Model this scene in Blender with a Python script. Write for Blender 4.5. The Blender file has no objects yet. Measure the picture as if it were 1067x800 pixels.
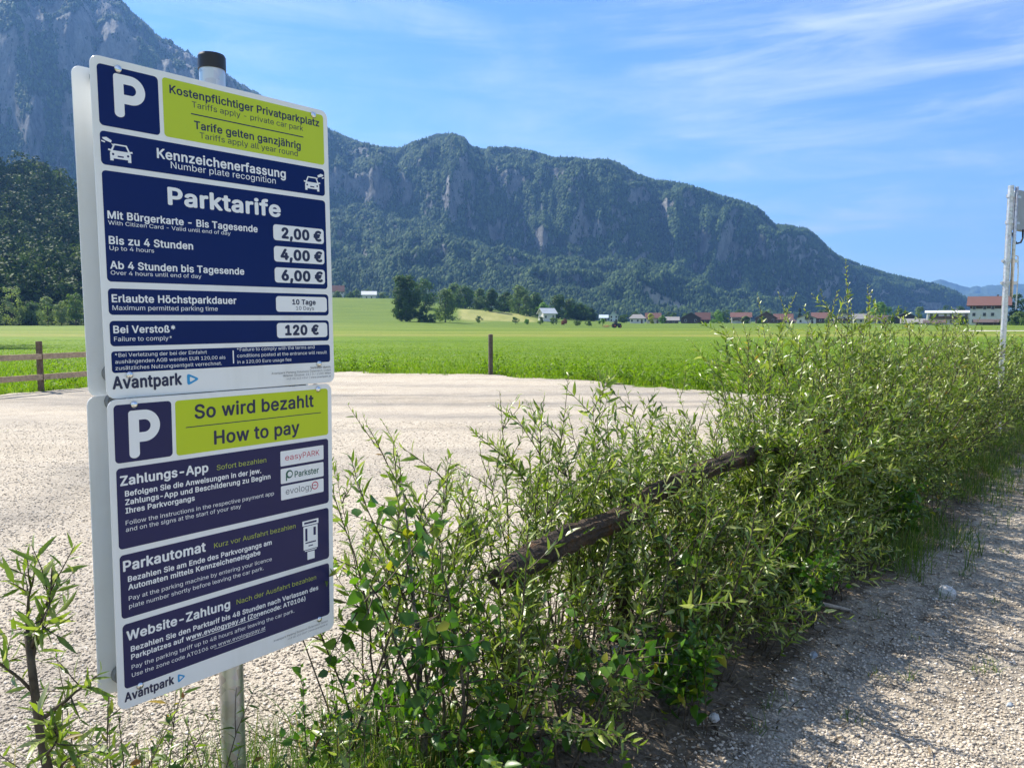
import bpy, math, random
import numpy as np
from mathutils import Vector, Matrix

rnd = random.Random(7)
R = np.random.default_rng(11)
scene = bpy.context.scene
C = scene.collection
PI = math.pi
rad = math.radians

# ------------------------------------------------------------------ scene objects
def link(o, parent=None):
    C.objects.link(o)
    if parent is not None:
        o.parent = parent
    return o

def tag(o, label=None, cat=None, group=None, kind=None):
    if label: o['label'] = label
    if cat: o['category'] = cat
    if group: o['group'] = group
    if kind: o['kind'] = kind
    return o

def empty(name, loc, rz=0.0, parent=None):
    o = bpy.data.objects.new(name, None)
    o.empty_display_size = 0.2
    o.location = loc
    o.rotation_euler = (0, 0, rz)
    return link(o, parent)

class MB:
    """collects geometry for ONE mesh object"""
    def __init__(self):
        self.v = []; self.f = []; self.m = []
    def add(self, vs, fs, mi=0):
        b = len(self.v)
        self.v += [tuple(p) for p in vs]
        self.f += [tuple(b + i for i in f) for f in fs]
        self.m += [mi] * len(fs)
    def box(self, c, s, rz=0.0, mi=0, M=None):
        hx, hy, hz = s[0] / 2, s[1] / 2, s[2] / 2
        cz, sz = math.cos(rz), math.sin(rz)
        vs = []
        for x, y, z in ((-1,-1,-1),(1,-1,-1),(1,1,-1),(-1,1,-1),(-1,-1,1),(1,-1,1),(1,1,1),(-1,1,1)):
            X, Y, Z = x * hx, y * hy, z * hz
            p = Vector((c[0] + X * cz - Y * sz, c[1] + X * sz + Y * cz, c[2] + Z))
            vs.append(M @ p if M else p)
        self.add(vs, [(0,3,2,1),(4,5,6,7),(0,1,5,4),(1,2,6,5),(2,3,7,6),(3,0,4,7)], mi)
    def tube(self, pts, radii, n=8, mi=0, cap=True, wob=0.0):
        pts = [Vector(p) for p in pts]
        k = len(pts); rings = []
        for i in range(k):
            t = (pts[min(i + 1, k - 1)] - pts[max(i - 1, 0)])
            if t.length < 1e-9: t = Vector((0, 0, 1))
            t.normalize()
            u = t.orthogonal().normalized() if i == 0 else (u - t * u.dot(t)).normalized()
            w = t.cross(u)
            r = radii[i] if hasattr(radii, '__len__') else radii
            rings.append([pts[i] + (u * math.cos(2 * PI * j / n) + w * math.sin(2 * PI * j / n)) * r * (1 + wob * (rnd.random() - .5)) for j in range(n)])
        vs = [p for ring in rings for p in ring]
        fs = [(i * n + j, i * n + (j + 1) % n, (i + 1) * n + (j + 1) % n, (i + 1) * n + j) for i in range(k - 1) for j in range(n)]
        if cap:
            fs.append(tuple(range(n - 1, -1, -1)))
            fs.append(tuple((k - 1) * n + j for j in range(n)))
        self.add(vs, fs, mi)
    def cyl(self, a, b, r, n=16, mi=0, r2=None):
        self.tube([a, b], [r, r if r2 is None else r2], n, mi)
    def prism(self, poly, z0, z1, M=None, mi=0):
        n = len(poly)
        vs = [Vector((x, y, z0)) for x, y in poly] + [Vector((x, y, z1)) for x, y in poly]
        if M: vs = [M @ p for p in vs]
        fs = [tuple(range(n - 1, -1, -1)), tuple(range(n, 2 * n))] + [(i, (i + 1) % n, n + (i + 1) % n, n + i) for i in range(n)]
        self.add(vs, fs, mi)
    def build(self, name, mats, parent=None, smooth=False, loc=None, bevel=0.0):
        me = bpy.data.meshes.new(name)
        me.from_pydata(self.v, [], self.f)
        mats = mats if isinstance(mats, (list, tuple)) else [mats]
        for m in mats: me.materials.append(m)
        if len(mats) > 1: me.polygons.foreach_set('material_index', self.m)
        if smooth: me.polygons.foreach_set('use_smooth', [True] * len(me.polygons))
        me.update()
        o = bpy.data.objects.new(name, me)
        if loc: o.location = loc
        if bevel:
            b = o.modifiers.new('bevel', 'BEVEL'); b.width = bevel; b.segments = 2; b.limit_method = 'ANGLE'
        return link(o, parent)

def npmesh(name, V, F, mats, parent=None, attrs=None, smooth=False, loc=None, mi=None):
    """V (n,3), F (m,3 or 4) arrays -> one mesh object; attrs: per-vertex floats"""
    V = np.asarray(V, dtype=np.float32); F = np.asarray(F, dtype=np.int32)
    k = F.shape[1]
    me = bpy.data.meshes.new(name)
    me.vertices.add(len(V)); me.vertices.foreach_set('co', V.ravel())
    me.loops.add(F.size); me.loops.foreach_set('vertex_index', F.ravel())
    me.polygons.add(len(F))
    me.polygons.foreach_set('loop_start', np.arange(0, F.size, k, dtype=np.int32))
    me.polygons.foreach_set('loop_total', np.full(len(F), k, dtype=np.int32))
    for m in (mats if isinstance(mats, (list, tuple)) else [mats]): me.materials.append(m)
    if mi is not None: me.polygons.foreach_set('material_index', np.asarray(mi, dtype=np.int32))
    if smooth: me.polygons.foreach_set('use_smooth', np.ones(len(F), dtype=bool))
    for an, av in (attrs or {}).items():
        a = me.attributes.new(an, 'FLOAT', 'POINT'); a.data.foreach_set('value', np.asarray(av, dtype=np.float32))
    me.update(calc_edges=True); me.validate()
    o = bpy.data.objects.new(name, me)
    if loc is not None: o.location = loc
    return link(o, parent)

# ------------------------------------------------------------------ noise
_perm = np.random.default_rng(3).random((256, 256)).astype(np.float32)
def vnoise(x, y, s=0):
    x = np.asarray(x, float) + s * 17.31; y = np.asarray(y, float) + s * 9.77
    xi = np.floor(x).astype(int); yi = np.floor(y).astype(int)
    fx = x - xi; fy = y - yi
    fx = fx * fx * (3 - 2 * fx); fy = fy * fy * (3 - 2 * fy)
    g = lambda a, b: _perm[a & 255, b & 255]
    return (g(xi, yi) * (1 - fx) + g(xi + 1, yi) * fx) * (1 - fy) + (g(xi, yi + 1) * (1 - fx) + g(xi + 1, yi + 1) * fx) * fy
def fbm(x, y, o=4, s=0):
    r = 0; a = .5; t = 0
    for i in range(o):
        r = r + a * vnoise(x * 2**i, y * 2**i, s + i); t += a; a *= .5
    return r / t
def ridged(x, y, o=4, s=0):
    r = 0; a = .5; t = 0
    for i in range(o):
        r = r + a * (1 - np.abs(2 * vnoise(x * 2**i, y * 2**i, s + i) - 1)); t += a; a *= .5
    return r / t
def sstep(a, b, x):
    t = np.clip((np.asarray(x, float) - a) / (b - a), 0, 1)
    return t * t * (3 - 2 * t)

# ------------------------------------------------------------------ materials
def nodes_of(name):
    m = bpy.data.materials.new(name); m.use_nodes = True
    nt = m.node_tree; nt.nodes.clear()
    out = nt.nodes.new('ShaderNodeOutputMaterial')
    return m, nt, out
def N(nt, t, **kw):
    n = nt.nodes.new(t)
    for k, v in kw.items():
        if k.startswith('i_'):
            n.inputs[k[2:].replace('_', ' ')].default_value = v
        else: setattr(n, k, v)
    return n
def L(nt, a, b): nt.links.new(a, b)
def col(c): return (c[0], c[1], c[2], 1.0)
def ramp(nt, fac, stops):
    r = nt.nodes.new('ShaderNodeValToRGB'); e = r.color_ramp.elements
    e[0].position = stops[0][0]; e[0].color = col(stops[0][1])
    e[1].position = stops[-1][0]; e[1].color = col(stops[-1][1])
    for p, c in stops[1:-1]:
        x = e.new(p); x.color = col(c)
    L(nt, fac, r.inputs['Fac']); return r.outputs['Color']
def noise(nt, scale, detail=4, rough=.55, vec=None, stretch=None, loc=(0, 0, 0)):
    if vec is None:
        vec = N(nt, 'ShaderNodeTexCoord').outputs['Object']
    if stretch:
        mp = N(nt, 'ShaderNodeMapping'); mp.inputs['Scale'].default_value = stretch; mp.inputs['Location'].default_value = loc
        L(nt, vec, mp.inputs['Vector']); vec = mp.outputs['Vector']
    n = N(nt, 'ShaderNodeTexNoise'); n.inputs['Scale'].default_value = scale; n.inputs['Detail'].default_value = detail
    n.inputs['Roughness'].default_value = rough
    L(nt, vec, n.inputs['Vector']); return n.outputs['Fac']
def mixc(nt, fac, a, b, mode='MIX'):
    m = N(nt, 'ShaderNodeMix', data_type='RGBA', blend_type=mode)
    for s, v in ((m.inputs['Factor'], fac), (m.inputs[6], a), (m.inputs[7], b)):
        if isinstance(v, (int, float)): s.default_value = v
        elif isinstance(v, tuple): s.default_value = col(v)
        else: L(nt, v, s)
    return m.outputs[2]
def bump(nt, h, strength, dist):
    b = N(nt, 'ShaderNodeBump'); b.inputs['Strength'].default_value = strength; b.inputs['Distance'].default_value = dist
    L(nt, h, b.inputs['Height']); return b.outputs['Normal']
def princ(nt, out, color, rough=.6, metal=0.0, spec=.5, normal=None):
    p = N(nt, 'ShaderNodeBsdfPrincipled')
    for key, v in (('Base Color', color), ('Roughness', rough), ('Metallic', metal), ('Specular IOR Level', spec)):
        if isinstance(v, tuple): p.inputs[key].default_value = col(v)
        elif isinstance(v, (int, float)): p.inputs[key].default_value = v
        else: L(nt, v, p.inputs[key])
    if normal is not None: L(nt, normal, p.inputs['Normal'])
    if out is not None: L(nt, p.outputs[0], out.inputs['Surface'])
    return p
def flat(name, c, rough=.6, metal=0., var=.12, scale=6., spec=.5, bmp=0.):
    m, nt, out = nodes_of(name)
    f = noise(nt, scale, 5)
    lo = tuple(x * (1 - var) for x in c); hi = tuple(min(1, x * (1 + var)) for x in c)
    princ(nt, out, ramp(nt, f, [(.3, lo), (.7, hi)]), rough, metal, spec, bump(nt, f, bmp, .01) if bmp else None)
    return m
def leafmat(name, stops, trans=.35, rough=.5, spec=.35, tcol=1.25):
    m, nt, out = nodes_of(name)
    a = N(nt, 'ShaderNodeAttribute', attribute_name='tint')
    c = ramp(nt, a.outputs['Fac'], stops)
    p = princ(nt, None, c, rough, 0., spec)
    t = N(nt, 'ShaderNodeBsdfTranslucent')
    c2 = mixc(nt, 1.0, c, (1.15 * tcol, 1.25 * tcol, .55 * tcol), 'MULTIPLY')
    L(nt, c2, t.inputs['Color'])
    mx = N(nt, 'ShaderNodeMixShader'); mx.inputs[0].default_value = trans
    L(nt, p.outputs[0], mx.inputs[1]); L(nt, t.outputs[0], mx.inputs[2]); L(nt, mx.outputs[0], out.inputs['Surface'])
    return m

# ------------------------------------------------------------------ camera
FPX = 790.0; HOR = 334.0
PITCH = math.atan((400 - HOR) / FPX)
CH = 1.6
cd = bpy.data.cameras.new('camera'); cam = bpy.data.objects.new('camera', cd); link(cam)
cd.sensor_fit = 'HORIZONTAL'; cd.sensor_width = 36.0; cd.lens = 36.0 * FPX / 1067.0
cd.clip_start = 0.05; cd.clip_end = 30000
cam.location = (0, 0, CH); cam.rotation_euler = (PI / 2 - PITCH, 0, 0)
scene.camera = cam

def ray(px, py):
    u = (px - 533.5) / FPX; v = (400 - py) / FPX
    c, s = math.cos(PITCH), math.sin(PITCH)
    return np.array([u, c + v * s, -s + v * c])
def PX(px, Y):                     # ground X of a far thing seen in column px at forward distance Y
    return (px - 533.5) / FPX * Y * math.cos(PITCH)

# ------------------------------------------------------------------ terrain heights
ROW0 = np.array([-.70, 1.89]); RD = np.array([.650, .760]); RM = np.array([.760, -.650])
def row(x, y):                     # along the hedge, and out from it to the path side
    dx = np.asarray(x, float) - ROW0[0]; dy = np.asarray(y, float) - ROW0[1]
    return dx * RD[0] + dy * RD[1], dx * RM[0] + dy * RM[1]
LOT = np.array([(-60,4),(-14.5,8.5),(-13.2,11),(-12.3,13.2),(-11.1,15.9),(-10.3,18),(-9.0,20.6),(-7.2,22.9),(-5.2,23.5),(-2.8,23.0),(-.6,22.0),
                (1.6,20.2),(3.2,18.6),(4.6,17.0),(6.5,15.6),(9,14.6),(12,15.5),(16,19),(22,26),(30,36),(60,70),(80,60),(60,-30),(-60,-30)], float)
def inside(x, y, poly=LOT):
    x = np.asarray(x, float); y = np.asarray(y, float); r = np.zeros(x.shape, bool)
    for (x0, y0), (x1, y1) in zip(poly, np.roll(poly, -1, 0)):
        c = (y0 > y) != (y1 > y)
        r ^= c & (x < (x1 - x0) * (y - y0) / (y1 - y0 + 1e-12) + x0)
    return r
def zmeadow(x, y):
    x = np.asarray(x, float); y = np.asarray(y, float)
    d = np.maximum(y, 1.0)
    p = 533.5 + FPX * x / (d * math.cos(PITCH))
    z = -1.45 * np.exp(-((y - 300) / 95)**2) * np.exp(-((x - 45) / 90)**2)
    z = z - .25 * sstep(60, 200, d) * sstep(900, 1000, p * 0 + d * 2)
    A = np.interp(p, [90, 200, 330, 420, 470, 520, 560, 600, 660], [0, 10, 17.5, 16.5, 12.5, 9.5, 6.0, 2.6, 0])
    rise = .13 * sstep(230, 370, d) + .87 * sstep(350, 520, d)
    bank = .55 * sstep(386, 432, d) + .30 * sstep(425, 540, d) + .15 * sstep(260, 390, d)
    wb = sstep(455, 490, p) * (1 - sstep(545, 600, p))
    z = z + A * np.where(y > 100, rise * (1 - wb) + bank * wb, 0)
    z = z + .10 * (fbm(x / 9, y / 9, 3, 2) - .5) * sstep(24, 60, d)
    return z
GLYPH_DATA = [
40, 273, 1, 15, 89, 207, 101, 324, 132, 441, 177, 539, 236, 539, 191, 428, 161, 313, 151, 207, 160, 115, 188, 16, 236, -96, 177, -96, 139, -21, 111, 55, 95, 131,
41, 273, 1, 15, 37, -96, 86, 18, 113, 116, 122, 207, 112, 313, 82, 428, 37, 539, 97, 539, 142, 441, 173, 323, 184, 207, 178, 130, 161, 53, 134, -22, 97, -96,
42, 453, 1, 18, 201, 223, 206, 331, 114, 272, 89, 315, 186, 365, 89, 415, 114, 459, 206, 400, 201, 509, 250, 509, 246, 400, 337, 459, 362, 415, 266, 365, 362, 315, 337, 272, 246, 331, 250, 223,
43, 453, 2, 4, 198, 34, 198, 364, 255, 364, 255, 34, 4, 61, 172, 61, 226, 391, 226, 391, 172,
44, 188, 1, 4, 38, -119, 68, 71, 137, 71, 84, -119,
45, 453, 1, 4, 337, 244, 337, 188, 114, 188, 114, 244,
46, 188, 1, 16, 95, -4, 78, -1, 63, 9, 53, 24, 50, 41, 53, 59, 63, 73, 78, 83, 95, 87, 113, 83, 128, 73, 138, 59, 141, 41, 138, 24, 128, 9, 113, -1,
47, 249, 1, 4, 235, 533, 71, -76, 14, -76, 178, 533,
48, 453, 2, 24, 227, -7, 174, 1, 130, 24, 95, 62, 69, 113, 53, 178, 48, 254, 53, 330, 69, 395, 95, 447, 130, 484, 174, 508, 227, 516, 279, 508, 323, 484, 358, 447, 384, 395, 400, 330, 405, 254, 400, 178, 384, 113, 359, 62, 323, 24, 279, 1, 24, 227, 50, 261, 56, 290, 74, 313, 103, 330, 144, 340, 194, 344, 254, 340, 314, 330, 365, 313, 405, 290, 435, 261, 453, 227, 460, 192, 453, 163, 435, 140, 405, 123, 365, 113, 314, 109, 254, 113, 194, 123, 144, 140, 103, 163, 74, 192, 56,
49, 453, 2, 4, 76, 0, 76, 55, 391, 55, 391, 0, 8, 276, 509, 276, 0, 212, 0, 212, 448, 209, 448, 86, 358, 86, 427, 198, 509,
50, 453, 1, 37, 64, 0, 64, 47, 234, 229, 282, 282, 311, 327, 320, 371, 317, 397, 308, 419, 293, 436, 273, 449, 224, 460, 196, 457, 172, 447, 153, 433, 139, 413, 130, 390, 127, 362, 66, 362, 71, 405, 86, 442, 111, 473, 143, 496, 182, 511, 225, 516, 268, 511, 306, 497, 337, 474, 361, 445, 376, 411, 381, 372, 371, 318, 336, 259, 267, 180, 153, 60, 153, 57, 389, 57, 389, 0,
51, 453, 1, 45, 218, -7, 173, -3, 133, 10, 98, 30, 70, 57, 52, 91, 44, 132, 109, 132, 115, 107, 126, 87, 144, 71, 165, 59, 219, 50, 275, 61, 297, 74, 315, 93, 325, 116, 329, 145, 326, 172, 316, 196, 299, 217, 275, 234, 242, 244, 201, 248, 157, 248, 157, 299, 288, 448, 288, 452, 70, 452, 70, 509, 372, 509, 372, 461, 211, 278, 211, 289, 264, 288, 308, 276, 344, 253, 371, 222, 387, 186, 393, 145, 387, 103, 370, 66, 344, 36, 309, 12, 266, -2,
52, 453, 2, 8, 40, 105, 40, 158, 247, 509, 311, 509, 109, 166, 109, 163, 413, 163, 413, 105, 6, 282, 0, 282, 121, 282, 146, 282, 318, 343, 318, 343, 0,
53, 453, 1, 47, 221, -7, 178, -2, 140, 11, 108, 32, 83, 60, 66, 93, 60, 130, 122, 130, 127, 108, 138, 89, 173, 60, 221, 50, 250, 53, 276, 64, 298, 82, 314, 104, 324, 131, 328, 162, 324, 193, 314, 221, 297, 244, 275, 262, 248, 273, 218, 277, 167, 268, 128, 246, 67, 253, 96, 509, 366, 509, 366, 452, 151, 452, 134, 301, 178, 325, 229, 334, 263, 330, 294, 321, 321, 306, 345, 285, 364, 260, 379, 231, 388, 199, 391, 163, 385, 117, 369, 76, 343, 41, 309, 15, 268, -1,
54, 453, 2, 28, 226, -7, 182, -1, 142, 15, 109, 40, 84, 74, 69, 115, 64, 162, 68, 199, 80, 239, 137, 340, 252, 509, 322, 509, 151, 261, 145, 261, 165, 288, 196, 307, 235, 314, 278, 309, 316, 295, 346, 271, 370, 240, 384, 201, 389, 157, 384, 112, 368, 73, 343, 39, 310, 14, 271, -2, 24, 226, 48, 254, 52, 279, 63, 299, 79, 314, 101, 324, 128, 327, 157, 324, 187, 314, 213, 299, 235, 279, 251, 254, 262, 226, 265, 198, 262, 174, 252, 153, 235, 138, 214, 128, 188, 125, 158, 128, 128, 138, 102, 153, 79, 174, 63, 198, 52,
55, 453, 1, 8, 97, 0, 323, 448, 323, 452, 62, 452, 62, 509, 391, 509, 391, 449, 165, 0,
56, 453, 3, 44, 226, -7, 178, -2, 136, 11, 101, 33, 74, 62, 57, 96, 52, 135, 55, 166, 65, 195, 81, 220, 101, 241, 125, 256, 153, 265, 119, 282, 93, 308, 76, 342, 70, 380, 75, 417, 90, 450, 114, 477, 146, 498, 184, 511, 226, 516, 269, 511, 306, 498, 337, 477, 361, 450, 377, 417, 382, 380, 376, 342, 359, 308, 333, 282, 300, 267, 327, 256, 351, 241, 372, 220, 387, 195, 397, 166, 401, 135, 395, 96, 378, 62, 352, 33, 317, 11, 275, -2, 24, 226, 49, 258, 52, 285, 60, 307, 74, 323, 91, 333, 113, 337, 139, 333, 165, 322, 189, 305, 208, 283, 223, 256, 232, 226, 235, 196, 232, 169, 223, 147, 208, 130, 189, 119, 165, 115, 139, 119, 113, 129, 91, 145, 74, 167, 60, 195, 52, 20, 226, 290, 274, 300, 293, 313, 307, 330, 316, 351, 319, 376, 316, 399, 308, 420, 294, 437, 275, 449, 226, 460, 177, 449, 159, 437, 145, 420, 136, 399, 133, 376, 136, 351, 145, 330, 159, 313, 178, 300,
57, 453, 2, 28, 226, 516, 271, 510, 310, 494, 343, 468, 368, 434, 384, 393, 389, 347, 385, 309, 373, 270, 315, 168, 200, 0, 130, 0, 301, 248, 307, 248, 287, 221, 257, 202, 218, 195, 175, 199, 137, 214, 106, 237, 83, 269, 68, 307, 64, 352, 69, 397, 85, 436, 110, 469, 143, 494, 182, 510, 24, 226, 460, 199, 457, 174, 446, 154, 429, 138, 407, 129, 381, 125, 352, 129, 322, 138, 295, 154, 274, 174, 257, 199, 247, 226, 243, 254, 247, 279, 257, 299, 273, 314, 295, 324, 321, 327, 350, 324, 381, 314, 407, 299, 429, 279, 446, 254, 457,
58, 188, 2, 16, 95, -4, 78, -1, 63, 9, 53, 24, 50, 41, 53, 59, 63, 73, 78, 83, 95, 87, 113, 83, 128, 73, 138, 59, 141, 41, 138, 24, 128, 9, 113, -1, 16, 95, 271, 78, 274, 63, 284, 53, 299, 50, 316, 53, 334, 63, 349, 78, 359, 95, 362, 113, 359, 128, 349, 138, 334, 141, 316, 138, 299, 128, 284, 113, 274,
65, 480, 2, 12, 16, 0, 201, 509, 276, 509, 463, 0, 395, 0, 287, 302, 264, 372, 232, 478, 245, 478, 213, 371, 191, 302, 85, 0, 4, 110, 142, 110, 199, 370, 199, 370, 142,
66, 456, 3, 26, 60, 0, 60, 509, 241, 509, 289, 504, 329, 491, 359, 469, 381, 442, 394, 410, 398, 374, 395, 344, 387, 320, 356, 286, 315, 267, 315, 262, 339, 257, 363, 245, 385, 227, 402, 203, 414, 173, 418, 136, 413, 100, 400, 67, 377, 39, 344, 18, 301, 4, 247, 0, 13, 125, 57, 245, 57, 296, 63, 330, 80, 349, 105, 355, 137, 352, 161, 342, 184, 327, 203, 306, 218, 279, 228, 248, 231, 125, 231, 12, 125, 285, 238, 285, 288, 296, 308, 309, 323, 326, 333, 348, 336, 372, 330, 403, 313, 429, 283, 446, 240, 452, 125, 452,
67, 510, 1, 49, 267, -7, 205, 1, 150, 25, 104, 63, 70, 115, 48, 179, 40, 254, 48, 329, 70, 393, 104, 445, 150, 484, 205, 508, 267, 516, 340, 504, 373, 490, 402, 471, 427, 447, 448, 418, 463, 385, 473, 348, 408, 348, 389, 395, 357, 428, 315, 449, 267, 456, 223, 450, 184, 432, 150, 403, 125, 364, 109, 314, 103, 254, 109, 194, 125, 145, 151, 105, 184, 76, 223, 59, 267, 53, 315, 60, 357, 81, 389, 114, 408, 160, 473, 160, 463, 124, 448, 91, 428, 62, 402, 38, 373, 19, 341, 5, 305, -4,
68, 502, 2, 30, 219, 0, 96, 0, 96, 57, 215, 57, 272, 63, 318, 81, 354, 110, 379, 149, 394, 198, 399, 255, 394, 312, 379, 361, 354, 399, 320, 428, 275, 446, 221, 452, 93, 452, 93, 509, 225, 509, 294, 501, 353, 478, 399, 441, 433, 391, 455, 329, 462, 255, 455, 181, 433, 119, 398, 68, 351, 31, 291, 8, 4, 125, 509, 125, 0, 60, 0, 60, 509,
69, 419, 1, 12, 60, 0, 60, 509, 372, 509, 372, 452, 125, 452, 125, 286, 355, 286, 355, 229, 125, 229, 125, 57, 375, 57, 375, 0,
70, 410, 1, 10, 60, 0, 60, 509, 369, 509, 369, 452, 125, 452, 125, 278, 346, 278, 346, 221, 125, 221, 125, 0,
71, 520, 1, 54, 269, -7, 205, 1, 149, 25, 104, 64, 69, 116, 47, 179, 40, 254, 47, 329, 69, 393, 103, 445, 149, 484, 203, 508, 265, 516, 304, 513, 340, 504, 374, 489, 403, 469, 429, 445, 449, 416, 465, 384, 474, 349, 408, 349, 387, 393, 356, 427, 315, 448, 265, 456, 222, 450, 183, 432, 150, 404, 125, 364, 109, 314, 103, 254, 109, 194, 125, 145, 151, 105, 184, 76, 224, 59, 269, 53, 309, 57, 345, 71, 374, 93, 396, 123, 410, 160, 415, 202, 434, 199, 283, 199, 283, 256, 478, 256, 478, 200, 471, 141, 451, 91, 419, 50, 377, 19, 326, 0,
72, 517, 1, 12, 60, 0, 60, 509, 125, 509, 125, 289, 392, 289, 392, 509, 457, 509, 457, 0, 392, 0, 392, 232, 125, 232, 125, 0,
73, 300, 1, 12, 31, 0, 31, 57, 118, 57, 118, 452, 31, 452, 31, 509, 269, 509, 269, 452, 183, 452, 183, 57, 269, 57, 269, 0,
74, 396, 1, 22, 185, -7, 124, 3, 75, 33, 44, 81, 33, 145, 33, 173, 98, 173, 98, 145, 104, 104, 122, 74, 149, 56, 185, 50, 220, 56, 248, 74, 266, 104, 272, 145, 272, 509, 336, 509, 336, 145, 326, 81, 294, 33, 246, 3,
75, 467, 3, 9, 104, 145, 104, 216, 139, 261, 174, 303, 212, 344, 364, 509, 448, 509, 231, 276, 228, 276, 7, 60, 0, 60, 509, 125, 509, 125, 334, 124, 225, 125, 193, 125, 0, 4, 372, 0, 188, 259, 228, 309, 449, 0,
76, 393, 1, 6, 60, 0, 60, 509, 125, 509, 125, 57, 361, 57, 361, 0,
77, 628, 1, 40, 60, 0, 60, 509, 152, 509, 277, 187, 287, 159, 299, 123, 311, 84, 322, 49, 307, 49, 318, 83, 330, 121, 342, 158, 352, 187, 476, 509, 568, 509, 568, 0, 504, 0, 504, 291, 504, 327, 505, 369, 506, 413, 507, 457, 513, 457, 498, 409, 482, 363, 467, 322, 456, 291, 342, 0, 286, 0, 170, 291, 159, 321, 145, 361, 129, 408, 112, 457, 119, 457, 120, 416, 121, 372, 122, 328, 122, 291, 122, 0,
78, 523, 1, 24, 60, 0, 60, 509, 136, 509, 343, 183, 363, 151, 388, 107, 414, 55, 405, 54, 401, 108, 399, 157, 399, 195, 399, 509, 463, 509, 463, 0, 387, 0, 202, 290, 177, 331, 148, 381, 108, 452, 119, 454, 122, 384, 124, 328, 125, 291, 125, 0,
79, 533, 2, 24, 267, -7, 205, 1, 150, 25, 105, 63, 70, 115, 48, 179, 40, 254, 48, 329, 70, 393, 105, 445, 150, 484, 205, 508, 267, 516, 329, 508, 384, 484, 429, 445, 464, 393, 486, 329, 493, 254, 486, 179, 464, 115, 429, 63, 384, 25, 329, 1, 24, 267, 53, 310, 59, 349, 76, 383, 105, 408, 144, 425, 194, 430, 254, 425, 314, 408, 365, 383, 404, 349, 433, 310, 450, 267, 456, 223, 450, 184, 433, 151, 404, 125, 364, 109, 314, 103, 254, 109, 194, 125, 144, 151, 105, 184, 76, 223, 59,
80, 445, 1, 32, 60, 0, 60, 509, 235, 509, 289, 503, 332, 487, 366, 462, 390, 430, 404, 391, 409, 348, 404, 304, 390, 265, 366, 233, 332, 207, 289, 191, 235, 186, 109, 186, 109, 242, 233, 242, 269, 246, 297, 256, 318, 272, 333, 294, 342, 319, 344, 348, 342, 376, 333, 402, 318, 423, 297, 439, 268, 449, 232, 452, 125, 452, 125, 0,
81, 533, 3, 8, 245, 159, 313, 159, 369, 85, 384, 65, 468, -48, 401, -48, 346, 27, 331, 46, 24, 267, -7, 205, 1, 150, 25, 105, 63, 70, 115, 48, 179, 40, 254, 48, 329, 70, 393, 105, 445, 150, 484, 205, 508, 267, 516, 329, 508, 384, 484, 429, 445, 464, 393, 486, 329, 493, 254, 486, 179, 464, 115, 429, 63, 384, 25, 329, 1, 24, 267, 53, 310, 59, 349, 76, 383, 105, 408, 144, 425, 194, 430, 254, 425, 314, 408, 365, 383, 404, 349, 433, 310, 450, 267, 456, 223, 450, 184, 433, 151, 404, 125, 364, 109, 314, 103, 254, 109, 194, 125, 144, 151, 105, 184, 76, 223, 59,
82, 449, 2, 32, 60, 0, 60, 509, 236, 509, 290, 504, 333, 489, 367, 465, 390, 433, 405, 395, 409, 352, 405, 309, 390, 271, 367, 240, 333, 217, 289, 203, 236, 198, 96, 198, 96, 255, 234, 255, 269, 258, 298, 267, 319, 281, 334, 300, 342, 324, 345, 352, 342, 380, 334, 405, 319, 425, 298, 440, 269, 449, 233, 452, 125, 452, 125, 0, 4, 353, 0, 230, 229, 303, 229, 428, 0,
83, 447, 1, 66, 224, -9, 172, -4, 128, 9, 91, 31, 64, 60, 46, 96, 38, 137, 104, 137, 110, 110, 123, 88, 142, 71, 166, 59, 224, 49, 257, 52, 286, 60, 311, 74, 329, 92, 341, 114, 346, 139, 342, 161, 332, 179, 296, 205, 245, 222, 184, 239, 128, 260, 86, 289, 60, 326, 52, 372, 58, 413, 75, 448, 102, 476, 138, 498, 180, 511, 227, 516, 275, 511, 316, 498, 351, 476, 377, 449, 394, 415, 401, 378, 337, 378, 326, 412, 302, 437, 267, 453, 225, 459, 194, 456, 167, 448, 145, 435, 129, 418, 118, 398, 115, 376, 119, 352, 131, 334, 169, 308, 212, 293, 264, 279, 312, 264, 359, 238, 395, 198, 405, 171, 408, 139, 403, 99, 386, 64, 360, 34, 323, 11, 278, -4,
84, 449, 1, 8, 32, 452, 32, 509, 417, 509, 417, 452, 257, 452, 257, 0, 193, 0, 193, 452,
85, 517, 1, 30, 259, -8, 203, -2, 154, 15, 114, 43, 85, 80, 66, 124, 60, 173, 60, 509, 124, 509, 124, 178, 128, 144, 141, 113, 160, 87, 187, 68, 220, 56, 259, 52, 298, 56, 331, 68, 357, 87, 377, 113, 389, 144, 393, 178, 393, 509, 457, 509, 457, 173, 451, 124, 433, 80, 403, 43, 363, 15, 315, -2,
86, 480, 1, 12, 204, 0, 16, 509, 84, 509, 192, 206, 215, 137, 248, 31, 235, 31, 267, 138, 290, 206, 395, 509, 463, 509, 278, 0,
87, 686, 1, 32, 155, 0, 16, 509, 82, 509, 163, 196, 175, 145, 187, 94, 197, 40, 189, 40, 200, 94, 211, 145, 224, 196, 306, 509, 380, 509, 462, 196, 474, 145, 486, 94, 497, 40, 488, 40, 499, 94, 510, 145, 523, 196, 603, 509, 670, 509, 530, 0, 455, 0, 368, 323, 351, 391, 336, 475, 350, 475, 335, 395, 318, 323, 230, 0,
88, 474, 1, 28, 18, 0, 217, 284, 217, 236, 29, 509, 104, 509, 178, 400, 204, 361, 223, 329, 243, 292, 232, 292, 252, 329, 272, 361, 298, 400, 374, 509, 446, 509, 259, 239, 259, 287, 456, 0, 382, 0, 292, 129, 268, 165, 250, 195, 230, 231, 244, 231, 225, 196, 206, 166, 182, 129, 91, 0,
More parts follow.
